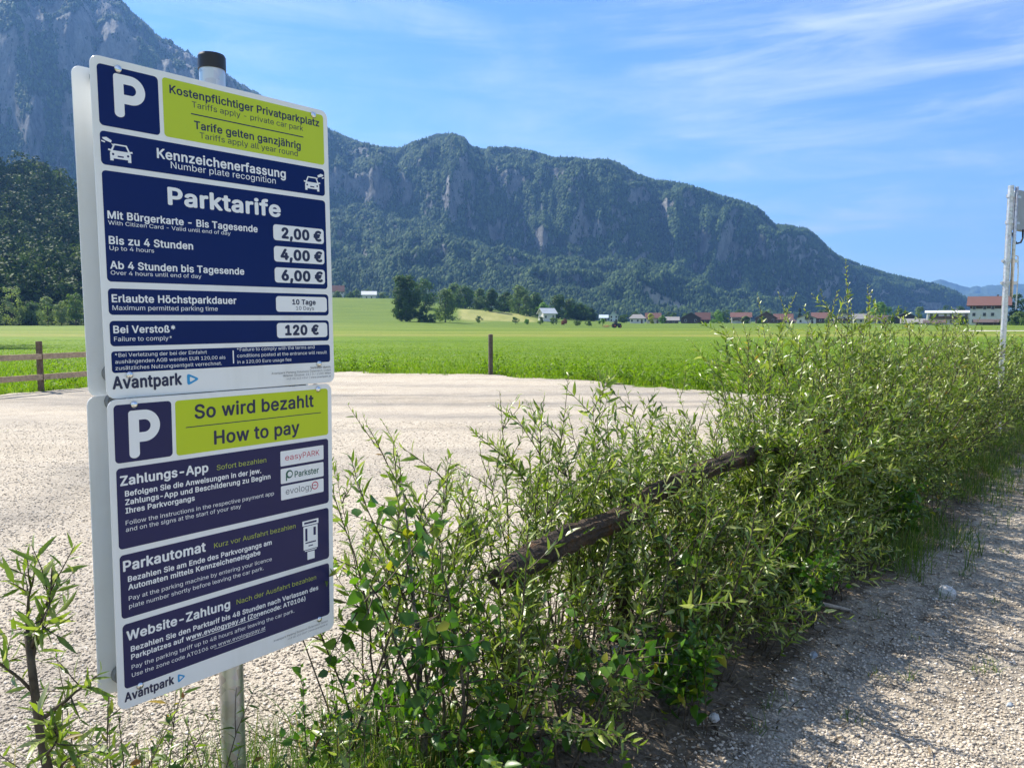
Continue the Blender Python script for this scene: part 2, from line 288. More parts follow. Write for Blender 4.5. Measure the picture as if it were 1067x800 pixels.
89, 472, 1, 14, 203, 0, 203, 208, 16, 509, 91, 509, 192, 344, 222, 292, 250, 230, 224, 230, 251, 293, 280, 344, 381, 509, 455, 509, 268, 208, 268, 0,
90, 438, 1, 20, 42, 0, 42, 46, 273, 385, 306, 431, 341, 476, 348, 454, 285, 452, 223, 452, 40, 452, 40, 509, 397, 509, 397, 462, 169, 129, 134, 81, 97, 33, 90, 54, 152, 57, 214, 57, 399, 57, 399, 0,
97, 389, 2, 41, 160, -9, 126, -5, 94, 5, 68, 22, 48, 45, 35, 73, 30, 108, 34, 138, 43, 161, 58, 179, 78, 193, 125, 211, 178, 220, 234, 227, 265, 235, 273, 243, 276, 255, 267, 297, 240, 322, 196, 331, 149, 322, 118, 301, 100, 274, 41, 291, 57, 322, 79, 346, 104, 364, 133, 375, 194, 384, 239, 379, 286, 360, 306, 343, 322, 320, 333, 290, 337, 251, 337, 0, 277, 0, 277, 52, 272, 52, 252, 25, 215, 1, 18, 170, 45, 202, 49, 228, 59, 248, 74, 263, 93, 272, 115, 276, 138, 276, 190, 259, 182, 231, 176, 200, 171, 175, 168, 134, 159, 103, 139, 95, 124, 92, 105, 102, 72, 130, 52,
98, 424, 2, 27, 229, -8, 198, -5, 172, 4, 138, 31, 118, 59, 112, 59, 112, 0, 53, 0, 53, 509, 114, 509, 114, 319, 118, 319, 137, 346, 171, 373, 197, 381, 229, 384, 274, 378, 313, 361, 345, 332, 370, 293, 385, 245, 390, 189, 385, 133, 370, 84, 346, 45, 313, 16, 274, -2, 24, 220, 47, 253, 51, 279, 66, 301, 88, 316, 117, 325, 151, 328, 189, 325, 227, 316, 261, 301, 290, 280, 311, 253, 325, 220, 330, 188, 325, 161, 312, 140, 291, 125, 263, 116, 229, 113, 189, 116, 150, 125, 115, 140, 86, 162, 65, 188, 51,
99, 396, 1, 42, 207, -8, 159, -2, 117, 16, 82, 46, 56, 85, 40, 133, 34, 187, 40, 243, 56, 291, 82, 330, 117, 360, 159, 378, 207, 384, 260, 377, 305, 356, 340, 322, 362, 277, 303, 262, 290, 289, 270, 311, 242, 325, 207, 330, 173, 325, 145, 310, 124, 287, 108, 258, 99, 224, 96, 187, 99, 151, 108, 117, 124, 89, 145, 66, 173, 51, 207, 46, 243, 52, 271, 66, 292, 89, 304, 117, 363, 102, 341, 56, 306, 21, 261, -1,
100, 424, 2, 27, 195, -8, 151, -2, 111, 16, 79, 45, 55, 84, 39, 133, 34, 189, 39, 245, 55, 293, 79, 332, 112, 361, 151, 378, 196, 384, 228, 381, 253, 373, 287, 346, 306, 319, 311, 319, 311, 509, 372, 509, 372, 0, 313, 0, 313, 59, 307, 59, 287, 31, 252, 4, 227, -5, 24, 205, 47, 236, 51, 263, 65, 284, 86, 299, 115, 309, 150, 312, 189, 309, 229, 300, 263, 284, 291, 263, 312, 237, 325, 205, 330, 172, 325, 145, 311, 124, 290, 108, 261, 99, 227, 96, 189, 99, 151, 109, 117, 124, 88, 145, 66, 172, 51,
101, 404, 1, 53, 212, -8, 161, -2, 117, 16, 82, 46, 56, 85, 40, 132, 34, 187, 39, 242, 55, 290, 81, 329, 115, 359, 157, 378, 205, 384, 266, 374, 294, 361, 319, 341, 341, 315, 357, 282, 368, 242, 371, 194, 371, 169, 75, 169, 75, 221, 338, 221, 310, 202, 307, 237, 298, 269, 283, 294, 263, 314, 237, 326, 205, 330, 173, 326, 146, 313, 125, 294, 109, 270, 99, 241, 96, 211, 96, 178, 100, 139, 110, 106, 128, 80, 151, 61, 179, 50, 212, 46, 254, 53, 285, 73, 306, 105, 365, 91, 353, 63, 335, 39, 311, 19, 283, 4, 249, -5,
102, 254, 2, 4, 228, 379, 228, 327, 6, 327, 6, 379, 17, 81, 0, 81, 432, 84, 461, 96, 486, 113, 505, 135, 519, 187, 530, 222, 527, 243, 521, 227, 468, 215, 472, 195, 474, 171, 470, 154, 460, 145, 443, 142, 419, 142, 0,
103, 425, 2, 44, 207, -151, 168, -148, 134, -140, 82, -110, 51, -69, 101, -41, 122, -66, 154, -88, 207, -97, 249, -92, 282, -75, 304, -47, 311, -6, 311, 68, 306, 68, 287, 41, 252, 16, 227, 8, 195, 5, 152, 10, 113, 27, 80, 53, 55, 90, 39, 136, 34, 191, 39, 246, 55, 293, 80, 332, 112, 361, 152, 378, 196, 384, 228, 382, 253, 373, 288, 346, 308, 319, 313, 319, 313, 379, 372, 379, 372, -9, 367, -54, 350, -90, 324, -117, 291, -136, 251, -147, 24, 205, 59, 237, 63, 264, 75, 285, 95, 300, 121, 309, 154, 312, 193, 309, 231, 300, 264, 285, 291, 264, 312, 237, 325, 205, 330, 172, 325, 145, 312, 124, 290, 109, 262, 99, 229, 96, 193, 99, 155, 109, 123, 124, 96, 145, 76, 172, 63,
104, 410, 1, 29, 114, 227, 114, 0, 53, 0, 53, 509, 114, 509, 114, 287, 102, 287, 124, 332, 152, 362, 187, 379, 227, 384, 264, 380, 295, 369, 321, 349, 341, 321, 353, 285, 357, 240, 357, 0, 296, 0, 296, 235, 290, 275, 273, 304, 246, 323, 210, 329, 184, 326, 161, 317, 141, 303, 126, 283, 117, 257,
105, 167, 2, 4, 53, 0, 53, 379, 114, 379, 114, 0, 16, 84, 443, 67, 446, 54, 455, 44, 468, 41, 483, 44, 499, 54, 512, 67, 521, 84, 524, 100, 521, 114, 512, 123, 499, 126, 483, 123, 468, 114, 455, 100, 446,
106, 167, 2, 16, 53, 379, 114, 379, 114, -30, 111, -63, 102, -90, 86, -113, 65, -129, 37, -139, 4, -143, -10, -143, -10, -87, 2, -87, 25, -83, 40, -72, 50, -54, 53, -29, 16, 83, 443, 67, 446, 53, 455, 44, 468, 41, 483, 44, 499, 53, 512, 67, 521, 83, 524, 100, 521, 114, 512, 123, 499, 126, 483, 123, 468, 114, 455, 100, 446,
107, 381, 3, 7, 110, 137, 110, 212, 121, 212, 284, 379, 360, 379, 184, 199, 177, 199, 4, 53, 0, 53, 509, 114, 509, 114, 0, 4, 294, 0, 148, 186, 191, 229, 372, 0,
108, 189, 1, 15, 139, -2, 101, 3, 74, 20, 58, 47, 53, 84, 53, 509, 114, 509, 114, 99, 120, 62, 130, 54, 146, 52, 160, 53, 170, 54, 181, 3, 162, -1,
109, 610, 1, 48, 53, 0, 53, 379, 112, 379, 112, 295, 108, 295, 118, 323, 132, 346, 172, 376, 219, 386, 257, 380, 287, 361, 309, 331, 321, 295, 312, 295, 322, 321, 337, 343, 381, 375, 437, 386, 468, 383, 497, 372, 522, 354, 541, 328, 553, 296, 557, 255, 557, 0, 496, 0, 496, 254, 490, 289, 473, 313, 447, 326, 419, 330, 395, 328, 374, 320, 345, 290, 335, 247, 335, 0, 274, 0, 274, 260, 269, 288, 253, 311, 229, 326, 199, 330, 158, 320, 140, 307, 126, 289, 117, 266, 114, 238, 114, 0,
110, 410, 1, 29, 114, 227, 114, 0, 53, 0, 53, 379, 112, 379, 112, 287, 102, 287, 124, 332, 152, 362, 187, 379, 227, 384, 264, 380, 295, 369, 321, 349, 341, 321, 353, 285, 357, 240, 357, 0, 296, 0, 296, 235, 290, 275, 273, 304, 246, 323, 210, 329, 184, 326, 161, 317, 141, 303, 126, 283, 117, 257,
111, 415, 2, 24, 207, -8, 159, -2, 117, 16, 82, 46, 56, 85, 40, 133, 34, 187, 40, 243, 56, 291, 82, 330, 117, 360, 159, 378, 207, 384, 256, 378, 299, 360, 333, 330, 359, 291, 376, 243, 381, 187, 376, 133, 359, 85, 333, 46, 299, 16, 256, -2, 24, 207, 46, 242, 51, 270, 66, 292, 89, 307, 117, 316, 151, 319, 187, 316, 224, 307, 258, 292, 287, 270, 310, 242, 325, 207, 330, 173, 325, 145, 310, 124, 287, 108, 258, 99, 224, 96, 187, 99, 151, 108, 117, 124, 89, 145, 66, 173, 51,
112, 424, 2, 27, 53, -143, 53, 379, 112, 379, 112, 319, 118, 319, 137, 346, 171, 373, 197, 381, 229, 384, 274, 378, 313, 361, 345, 332, 370, 293, 385, 245, 390, 189, 385, 133, 370, 84, 346, 45, 313, 16, 274, -2, 229, -8, 198, -5, 173, 4, 138, 31, 118, 59, 114, 59, 114, -143, 24, 220, 47, 253, 51, 279, 66, 301, 88, 316, 117, 325, 151, 328, 189, 325, 227, 316, 261, 301, 290, 280, 311, 253, 325, 220, 330, 188, 325, 161, 312, 140, 291, 125, 263, 116, 229, 113, 189, 116, 150, 125, 115, 140, 86, 162, 65, 188, 51,
113, 424, 2, 27, 372, -143, 311, -143, 311, 59, 306, 59, 287, 31, 252, 4, 227, -5, 195, -8, 151, -2, 111, 16, 79, 45, 55, 84, 39, 133, 34, 189, 39, 245, 55, 293, 79, 332, 112, 361, 151, 378, 196, 384, 228, 381, 253, 373, 287, 346, 307, 319, 313, 319, 313, 379, 372, 379, 24, 205, 47, 236, 51, 263, 65, 284, 86, 299, 115, 309, 150, 312, 189, 309, 229, 300, 263, 284, 291, 263, 312, 237, 325, 205, 330, 172, 325, 145, 311, 124, 290, 108, 261, 99, 227, 96, 189, 99, 151, 109, 117, 124, 88, 145, 66, 172, 51,
114, 259, 1, 21, 53, 0, 53, 379, 112, 379, 112, 321, 115, 321, 130, 347, 152, 367, 181, 380, 213, 385, 229, 384, 243, 384, 243, 322, 230, 324, 207, 326, 182, 323, 159, 315, 140, 301, 126, 284, 117, 262, 114, 237, 114, 0,
115, 365, 1, 58, 182, -8, 145, -5, 112, 3, 84, 18, 62, 38, 45, 63, 36, 94, 94, 107, 105, 79, 124, 60, 150, 49, 181, 45, 217, 50, 244, 62, 262, 81, 268, 103, 265, 121, 254, 136, 237, 147, 212, 155, 149, 170, 104, 186, 72, 208, 53, 237, 47, 274, 51, 305, 65, 332, 87, 354, 115, 370, 149, 381, 187, 384, 223, 381, 254, 372, 279, 358, 299, 339, 324, 290, 268, 277, 258, 298, 243, 316, 219, 328, 187, 333, 156, 329, 131, 317, 114, 299, 109, 277, 112, 258, 124, 243, 172, 223, 229, 209, 275, 194, 306, 171, 325, 142, 331, 107, 326, 75, 312, 47, 290, 24, 260, 6, 223, -5,
116, 227, 2, 4, 204, 379, 204, 327, 6, 327, 6, 379, 16, 65, 471, 126, 471, 126, 98, 128, 76, 136, 61, 150, 53, 170, 50, 185, 51, 202, 54, 213, 2, 192, -3, 168, -4, 125, 2, 92, 21, 72, 52, 65, 93,
117, 410, 1, 29, 182, -5, 146, -1, 115, 11, 89, 31, 69, 59, 57, 95, 53, 139, 53, 379, 114, 379, 114, 144, 119, 105, 137, 75, 164, 56, 200, 50, 226, 53, 249, 62, 268, 77, 283, 97, 293, 122, 296, 153, 296, 379, 357, 379, 357, 0, 298, 0, 298, 92, 307, 92, 286, 47, 257, 17, 222, 0,
118, 389, 1, 12, 163, 0, 17, 379, 84, 379, 165, 155, 187, 87, 206, 21, 184, 21, 203, 87, 224, 155, 305, 379, 371, 379, 226, 0,
119, 567, 1, 30, 138, 0, 23, 379, 87, 379, 133, 214, 154, 137, 175, 41, 165, 41, 186, 135, 206, 214, 252, 379, 316, 379, 362, 214, 382, 136, 402, 41, 391, 41, 413, 135, 434, 214, 480, 379, 545, 379, 429, 0, 368, 0, 319, 172, 305, 225, 291, 280, 277, 338, 291, 338, 277, 280, 263, 225, 248, 172, 199, 0,
120, 379, 1, 24, 21, 0, 171, 218, 171, 171, 29, 379, 100, 379, 147, 306, 179, 253, 207, 206, 175, 206, 202, 253, 233, 306, 282, 379, 352, 379, 209, 169, 209, 214, 358, 0, 287, 0, 231, 85, 200, 136, 173, 182, 205, 182, 178, 136, 148, 85, 91, 0,
121, 389, 1, 22, 47, -139, 61, -86, 71, -87, 104, -89, 130, -74, 151, -36, 163, -1, 17, 379, 84, 379, 165, 155, 187, 87, 206, 21, 184, 21, 202, 87, 224, 155, 305, 379, 371, 379, 204, -58, 177, -107, 139, -136, 91, -145, 65, -143,
122, 380, 1, 12, 42, 0, 42, 46, 254, 320, 254, 323, 48, 323, 48, 379, 333, 379, 333, 331, 126, 60, 126, 56, 339, 56, 339, 0,
124, 230, 1, 4, 141, 673, 141, -164, 88, -164, 88, 673,
174, 463, 4, 32, 231, 118, 192, 122, 154, 134, 121, 152, 91, 177, 67, 206, 48, 240, 37, 277, 33, 317, 37, 357, 48, 394, 67, 428, 91, 457, 121, 482, 154, 500, 192, 512, 231, 516, 271, 512, 309, 500, 343, 482, 372, 457, 396, 428, 415, 394, 426, 357, 430, 317, 426, 277, 415, 240, 396, 206, 372, 177, 343, 152, 309, 134, 271, 122, 24, 231, 166, 271, 171, 307, 187, 338, 210, 362, 241, 377, 277, 382, 317, 377, 357, 362, 393, 338, 423, 307, 447, 271, 462, 231, 467, 192, 462, 156, 447, 125, 423, 101, 393, 86, 357, 81, 317, 86, 277, 101, 241, 125, 210, 156, 187, 192, 171, 4, 273, 226, 228, 312, 273, 312, 319, 226, 19, 161, 226, 161, 409, 253, 409, 279, 402, 302, 383, 311, 350, 302, 316, 278, 295, 250, 287, 185, 287, 185, 319, 239, 319, 257, 327, 267, 350, 264, 364, 257, 372, 239, 378, 203, 378, 203, 226,
196, 480, 4, 12, 16, 0, 201, 509, 276, 509, 463, 0, 395, 0, 287, 302, 264, 372, 232, 478, 245, 478, 213, 371, 191, 302, 85, 0, 4, 110, 142, 110, 199, 370, 199, 370, 142, 16, 312, 572, 296, 575, 283, 584, 274, 597, 271, 612, 274, 628, 283, 641, 296, 650, 312, 653, 327, 650, 340, 641, 349, 628, 352, 612, 349, 597, 340, 584, 327, 575, 16, 168, 572, 152, 575, 139, 584, 130, 597, 127, 612, 130, 628, 139, 641, 152, 650, 168, 653, 183, 650, 196, 641, 205, 628, 208, 612, 205, 597, 196, 584, 183, 575,
214, 533, 4, 24, 267, -7, 205, 1, 150, 25, 105, 63, 70, 115, 48, 179, 40, 254, 48, 329, 70, 393, 105, 445, 150, 484, 205, 508, 267, 516, 329, 508, 384, 484, 429, 445, 464, 393, 486, 329, 493, 254, 486, 179, 464, 115, 429, 63, 384, 25, 329, 1, 24, 267, 53, 310, 59, 349, 76, 383, 105, 408, 144, 425, 194, 430, 254, 425, 314, 408, 365, 383, 404, 349, 433, 310, 450, 267, 456, 223, 450, 184, 433, 151, 404, 125, 364, 109, 314, 103, 254, 109, 194, 125, 144, 151, 105, 184, 76, 223, 59, 16, 339, 572, 323, 575, 310, 584, 301, 597, 298, 612, 301, 628, 310, 641, 323, 650, 339, 653, 355, 650, 368, 641, 376, 628, 379, 612, 376, 597, 368, 584, 355, 575, 16, 195, 572, 180, 575, 167, 584, 158, 597, 155, 612, 158, 628, 167, 641, 180, 650, 195, 653, 211, 650, 224, 641, 233, 628, 236, 612, 233, 597, 224, 584, 211, 575,
220, 517, 3, 30, 259, -8, 203, -2, 154, 15, 114, 43, 85, 80, 66, 124, 60, 173, 60, 509, 124, 509, 124, 178, 128, 144, 141, 113, 160, 87, 187, 68, 220, 56, 259, 52, 298, 56, 331, 68, 357, 87, 377, 113, 389, 144, 393, 178, 393, 509, 457, 509, 457, 173, 451, 124, 433, 80, 403, 43, 363, 15, 315, -2, 16, 331, 572, 315, 575, 302, 584, 293, 597, 290, 612, 293, 628, 302, 641, 315, 650, 331, 653, 346, 650, 359, 641, 368, 628, 371, 612, 368, 597, 359, 584, 346, 575, 16, 187, 572, 172, 575, 158, 584, 149, 597, 146, 612, 149, 628, 158, 641, 172, 650, 187, 653, 203, 650, 216, 641, 224, 628, 227, 612, 224, 597, 216, 584, 203, 575,
223, 441, 1, 58, 122, 362, 122, 0, 60, 0, 60, 362, 70, 429, 99, 477, 143, 506, 197, 516, 229, 512, 260, 503, 289, 486, 312, 463, 327, 432, 332, 393, 325, 351, 309, 322, 292, 299, 285, 272, 288, 256, 297, 241, 327, 215, 362, 188, 391, 152, 400, 129, 403, 100, 399, 69, 386, 42, 366, 21, 340, 6, 307, -4, 269, -7, 207, 1, 164, 20, 187, 74, 217, 58, 265, 50, 297, 53, 321, 64, 337, 81, 342, 104, 339, 123, 330, 139, 300, 167, 264, 194, 235, 227, 226, 247, 223, 272, 230, 306, 247, 329, 264, 353, 272, 388, 266, 420, 250, 442, 226, 455, 197, 459, 164, 453, 141, 435, 127, 405,
228, 389, 4, 41, 160, -9, 126, -5, 94, 5, 68, 22, 48, 45, 35, 73, 30, 108, 34, 138, 43, 161, 58, 179, 78, 193, 125, 211, 178, 220, 234, 227, 265, 235, 273, 243, 276, 255, 267, 297, 240, 322, 196, 331, 149, 322, 118, 301, 100, 274, 41, 291, 57, 322, 79, 346, 104, 364, 133, 375, 194, 384, 239, 379, 286, 360, 306, 343, 322, 320, 333, 290, 337, 251, 337, 0, 277, 0, 277, 52, 272, 52, 252, 25, 215, 1, 18, 170, 45, 202, 49, 228, 59, 248, 74, 263, 93, 272, 115, 276, 138, 276, 190, 259, 182, 231, 176, 200, 171, 175, 168, 134, 159, 103, 139, 95, 124, 92, 105, 102, 72, 130, 52, 16, 261, 443, 246, 446, 233, 455, 224, 468, 221, 483, 224, 499, 233, 512, 246, 520, 261, 523, 277, 520, 290, 512, 299, 499, 301, 483, 299, 468, 290, 455, 277, 446, 16, 117, 443, 102, 446, 89, 455, 80, 468, 77, 483, 80, 499, 89, 512, 102, 520, 117, 523, 133, 520, 146, 512, 155, 499, 158, 483, 155, 468, 146, 455, 133, 446,
246, 415, 4, 24, 207, -8, 159, -2, 117, 16, 82, 46, 56, 85, 40, 133, 34, 187, 40, 243, 56, 291, 82, 330, 117, 360, 159, 378, 207, 384, 256, 378, 299, 360, 333, 330, 359, 291, 376, 243, 381, 187, 376, 133, 359, 85, 333, 46, 299, 16, 256, -2, 24, 207, 46, 242, 51, 270, 66, 292, 89, 307, 117, 316, 151, 319, 187, 316, 224, 307, 258, 292, 287, 270, 310, 242, 325, 207, 330, 173, 325, 145, 310, 124, 287, 108, 258, 99, 224, 96, 187, 99, 151, 108, 117, 124, 89, 145, 66, 173, 51, 16, 279, 443, 264, 446, 251, 455, 242, 468, 239, 483, 242, 499, 251, 512, 264, 520, 279, 523, 295, 520, 308, 512, 317, 499, 320, 483, 317, 468, 308, 455, 295, 446, 16, 136, 443, 120, 446, 107, 455, 98, 468, 95, 483, 98, 499, 107, 512, 120, 520, 136, 523, 151, 520, 164, 512, 173, 499, 176, 483, 173, 468, 164, 455, 151, 446,
252, 410, 3, 29, 182, -5, 146, -1, 115, 11, 89, 31, 69, 59, 57, 95, 53, 139, 53, 379, 114, 379, 114, 144, 119, 105, 137, 75, 164, 56, 200, 50, 226, 53, 249, 62, 268, 77, 283, 97, 293, 122, 296, 153, 296, 379, 357, 379, 357, 0, 298, 0, 298, 92, 307, 92, 286, 47, 257, 17, 222, 0, 16, 277, 443, 261, 446, 248, 455, 239, 468, 236, 483, 239, 499, 248, 512, 261, 520, 277, 523, 292, 520, 305, 512, 314, 499, 317, 483, 314, 468, 305, 455, 292, 446, 16, 133, 443, 118, 446, 104, 455, 96, 468, 93, 483, 96, 499, 104, 512, 118, 520, 133, 523, 149, 520, 162, 512, 170, 499, 173, 483, 170, 468, 162, 455, 149, 446,
8364, 464, 3, 4, 364, 329, 341, 279, 16, 279, 34, 329, 4, 321, 229, 298, 179, 16, 179, 34, 229, 40, 423, 463, 398, 409, 366, 433, 329, 450, 288, 456, 248, 450, 213, 433, 183, 404, 161, 365, 146, 315, 141, 254, 146, 194, 161, 144, 183, 104, 213, 76, 248, 59, 288, 53, 329, 59, 365, 74, 396, 96, 422, 43, 393, 21, 361, 6, 325, -4, 288, -7, 230, 1, 179, 25, 137, 63, 105, 115, 85, 179, 78, 254, 85, 329, 105, 393, 137, 445, 179, 484, 230, 508, 288, 516, 325, 512, 361, 502, 394, 486,
32, 188, 0,
]
# ------------------------------------------------------------------ light and sky
SUN_AZ = math.atan2(-.78, .62)      # measured from +Y towards +X
SUN_EL = rad(47)
sd = Vector((math.sin(SUN_AZ) * math.cos(SUN_EL), math.cos(SUN_AZ) * math.cos(SUN_EL), math.sin(SUN_EL)))
sl = bpy.data.lights.new('sun', 'SUN'); so = bpy.data.objects.new('sun', sl); link(so)
sl.energy = 5.0; sl.angle = rad(.5); sl.color = (1.0, .94, .84)
so.rotation_euler = sd.to_track_quat('Z', 'Y').to_euler()
so.location = (0, 0, 60)
w = bpy.data.worlds.new('World'); scene.world = w; w.use_nodes = True
nt = w.node_tree; nt.nodes.clear()
wo = nt.nodes.new('ShaderNodeOutputWorld'); bg = nt.nodes.new('ShaderNodeBackground')
sky = nt.nodes.new('ShaderNodeTexSky'); sky.sky_type = 'NISHITA'; sky.sun_disc = False
sky.sun_elevation = SUN_EL; sky.sun_rotation = SUN_AZ
sky.altitude = 480; sky.air_density = 1.1; sky.dust_density = .05; sky.ozone_density = 3.0
tc = nt.nodes.new('ShaderNodeTexCoord')
sep = nt.nodes.new('ShaderNodeSeparateXYZ'); L(nt, tc.outputs['Generated'], sep.inputs[0])
def mth(op, a, b=None):
    n = nt.nodes.new('ShaderNodeMath'); n.operation = op
    for i, v in enumerate((a, b)):
        if v is None: continue
        if isinstance(v, (int, float)): n.inputs[i].default_value = v
        else: L(nt, v, n.inputs[i])
    return n.outputs[0]
zc = mth('ADD', mth('MAXIMUM', sep.outputs[2], 0.0), .10)
cmb = nt.nodes.new('ShaderNodeCombineXYZ')
L(nt, mth('DIVIDE', sep.outputs[0], zc), cmb.inputs[0]); L(nt, mth('DIVIDE', sep.outputs[1], zc), cmb.inputs[1])
def cirrus(rot, sc, scale, lo, hi, seed, dist=.6):
    mp = nt.nodes.new('ShaderNodeMapping'); mp.inputs['Rotation'].default_value = (0, 0, rad(rot)); mp.inputs['Scale'].default_value = sc
    mp.inputs['Location'].default_value = (seed, seed * .7, 0)
    L(nt, cmb.outputs[0], mp.inputs['Vector'])
    n = nt.nodes.new('ShaderNodeTexNoise'); n.inputs['Scale'].default_value = scale; n.inputs['Detail'].default_value = 9
    n.inputs['Roughness'].default_value = .58; n.inputs['Distortion'].default_value = dist
    L(nt, mp.outputs[0], n.inputs['Vector'])
    mr = nt.nodes.new('ShaderNodeMapRange'); mr.inputs['From Min'].default_value = lo; mr.inputs['From Max'].default_value = hi
    mr.interpolation_type = 'SMOOTHSTEP'
    L(nt, n.outputs['Fac'], mr.inputs['Value']); return mr.outputs[0]
broad = cirrus(35, (.5, 1.0, 1), .55, .36, .66, 3.1)
def wisp(ry, sc, scale, lo, hi, seed, dist):
    """fibrous cirrus laid over the sky dome, combed along one direction"""
    mp = nt.nodes.new('ShaderNodeMapping'); mp.vector_type = 'POINT'
    mp.inputs['Rotation'].default_value = (0, rad(ry), 0); mp.inputs['Scale'].default_value = sc; mp.inputs['Location'].default_value = (seed, seed * .3, seed * .6)
    L(nt, tc.outputs['Generated'], mp.inputs['Vector'])
    n = nt.nodes.new('ShaderNodeTexNoise'); n.inputs['Scale'].default_value = scale; n.inputs['Detail'].default_value = 10
    n.inputs['Roughness'].default_value = .60; n.inputs['Distortion'].default_value = dist
    L(nt, mp.outputs[0], n.inputs['Vector'])
    mr = nt.nodes.new('ShaderNodeMapRange'); mr.inputs['From Min'].default_value = lo; mr.inputs['From Max'].default_value = hi
    mr.interpolation_type = 'SMOOTHSTEP'; L(nt, n.outputs['Fac'], mr.inputs['Value']); return mr.outputs[0]
big_w = wisp(10, (1.4, 1.0, 1.8), 1.7, .36, .58, 4.6, .3)
w_a = wisp(30, (1.2, 1, 7.5), 2.6, .40, .70, 5.2, .9)
w_b = wisp(14, (1.0, 1, 8.5), 2.0, .43, .74, 9.1, .5)
side = nt.nodes.new('ShaderNodeMapRange'); side.inputs['From Min'].default_value = -.15; side.inputs['From Max'].default_value = .55; side.inputs['To Min'].default_value = .55
L(nt, sep.outputs[0], side.inputs['Value'])
mask = mth('ADD', mth('MULTIPLY', mth('MULTIPLY', w_a, big_w), .62), mth('MULTIPLY', w_b, .44))
mask = mth('MULTIPLY', mask, side.outputs[0])
low = nt.nodes.new('ShaderNodeMapRange'); low.inputs['From Min'].default_value = .02; low.inputs['From Max'].default_value = .30; low.inputs['To Min'].default_value = .18; low.inputs['To Max'].default_value = 0
L(nt, sep.outputs[2], low.inputs['Value'])
mask = mth('MINIMUM', mth('ADD', mask, low.outputs[0]), .8)
hz = nt.nodes.new('ShaderNodeMapRange'); hz.inputs['From Min'].default_value = 0.0; hz.inputs['From Max'].default_value = .05
L(nt, sep.outputs[2], hz.inputs['Value'])
mask = mth('MULTIPLY', mask, hz.outputs[0])
# added, unseen cloud veil behind the camera: fill light for sign and hedge
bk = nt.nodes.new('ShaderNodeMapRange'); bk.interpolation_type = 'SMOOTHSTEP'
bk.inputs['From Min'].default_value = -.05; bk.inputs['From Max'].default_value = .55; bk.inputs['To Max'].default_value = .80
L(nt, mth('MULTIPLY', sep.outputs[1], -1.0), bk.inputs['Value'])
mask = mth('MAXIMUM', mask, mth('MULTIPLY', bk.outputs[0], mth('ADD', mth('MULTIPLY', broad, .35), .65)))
tint = mixc(nt, 1.0, sky.outputs[0], (.51, .74, 1.0), 'MULTIPLY')
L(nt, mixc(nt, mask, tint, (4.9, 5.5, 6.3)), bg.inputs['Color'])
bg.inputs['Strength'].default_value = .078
L(nt, bg.outputs[0], wo.inputs['Surface'])
vs = scene.view_settings
scene.display_settings.display_device = 'sRGB'
vs.view_transform = 'Standard'; vs.look = 'None'; vs.exposure = 1.22; vs.gamma = 1.0; vs.use_curve_mapping = False
cy = scene.cycles if hasattr(scene, 'cycles') else None
scene.render.engine = 'CYCLES'
scene.cycles.max_bounces = 7; scene.cycles.diffuse_bounces = 3; scene.cycles.glossy_bounces = 3
scene.cycles.transmission_bounces = 4; scene.cycles.volume_bounces = 0; scene.cycles.transparent_max_bounces = 8
scene.cycles.use_denoising = True
scene.cycles.use_adaptive_sampling = True; scene.cycles.adaptive_threshold = .015
scene.cycles.caustics_reflective = False; scene.cycles.caustics_refractive = False

# haze: one closed box of thin even air
hb = MB(); hb.box((800, 3200, 525), (9600, 8400, 1080))
hz_m, nt2, out2 = nodes_of('haze_air')
pv = N(nt2, 'ShaderNodeVolumePrincipled')
pv.inputs['Color'].default_value = (.22, .47, 1.0, 1); pv.inputs['Density'].default_value = .00013; pv.inputs['Anisotropy'].default_value = .25
L(nt2, pv.outputs[0], out2.inputs['Volume'])
tag(hb.build('haze', hz_m), kind='stuff')

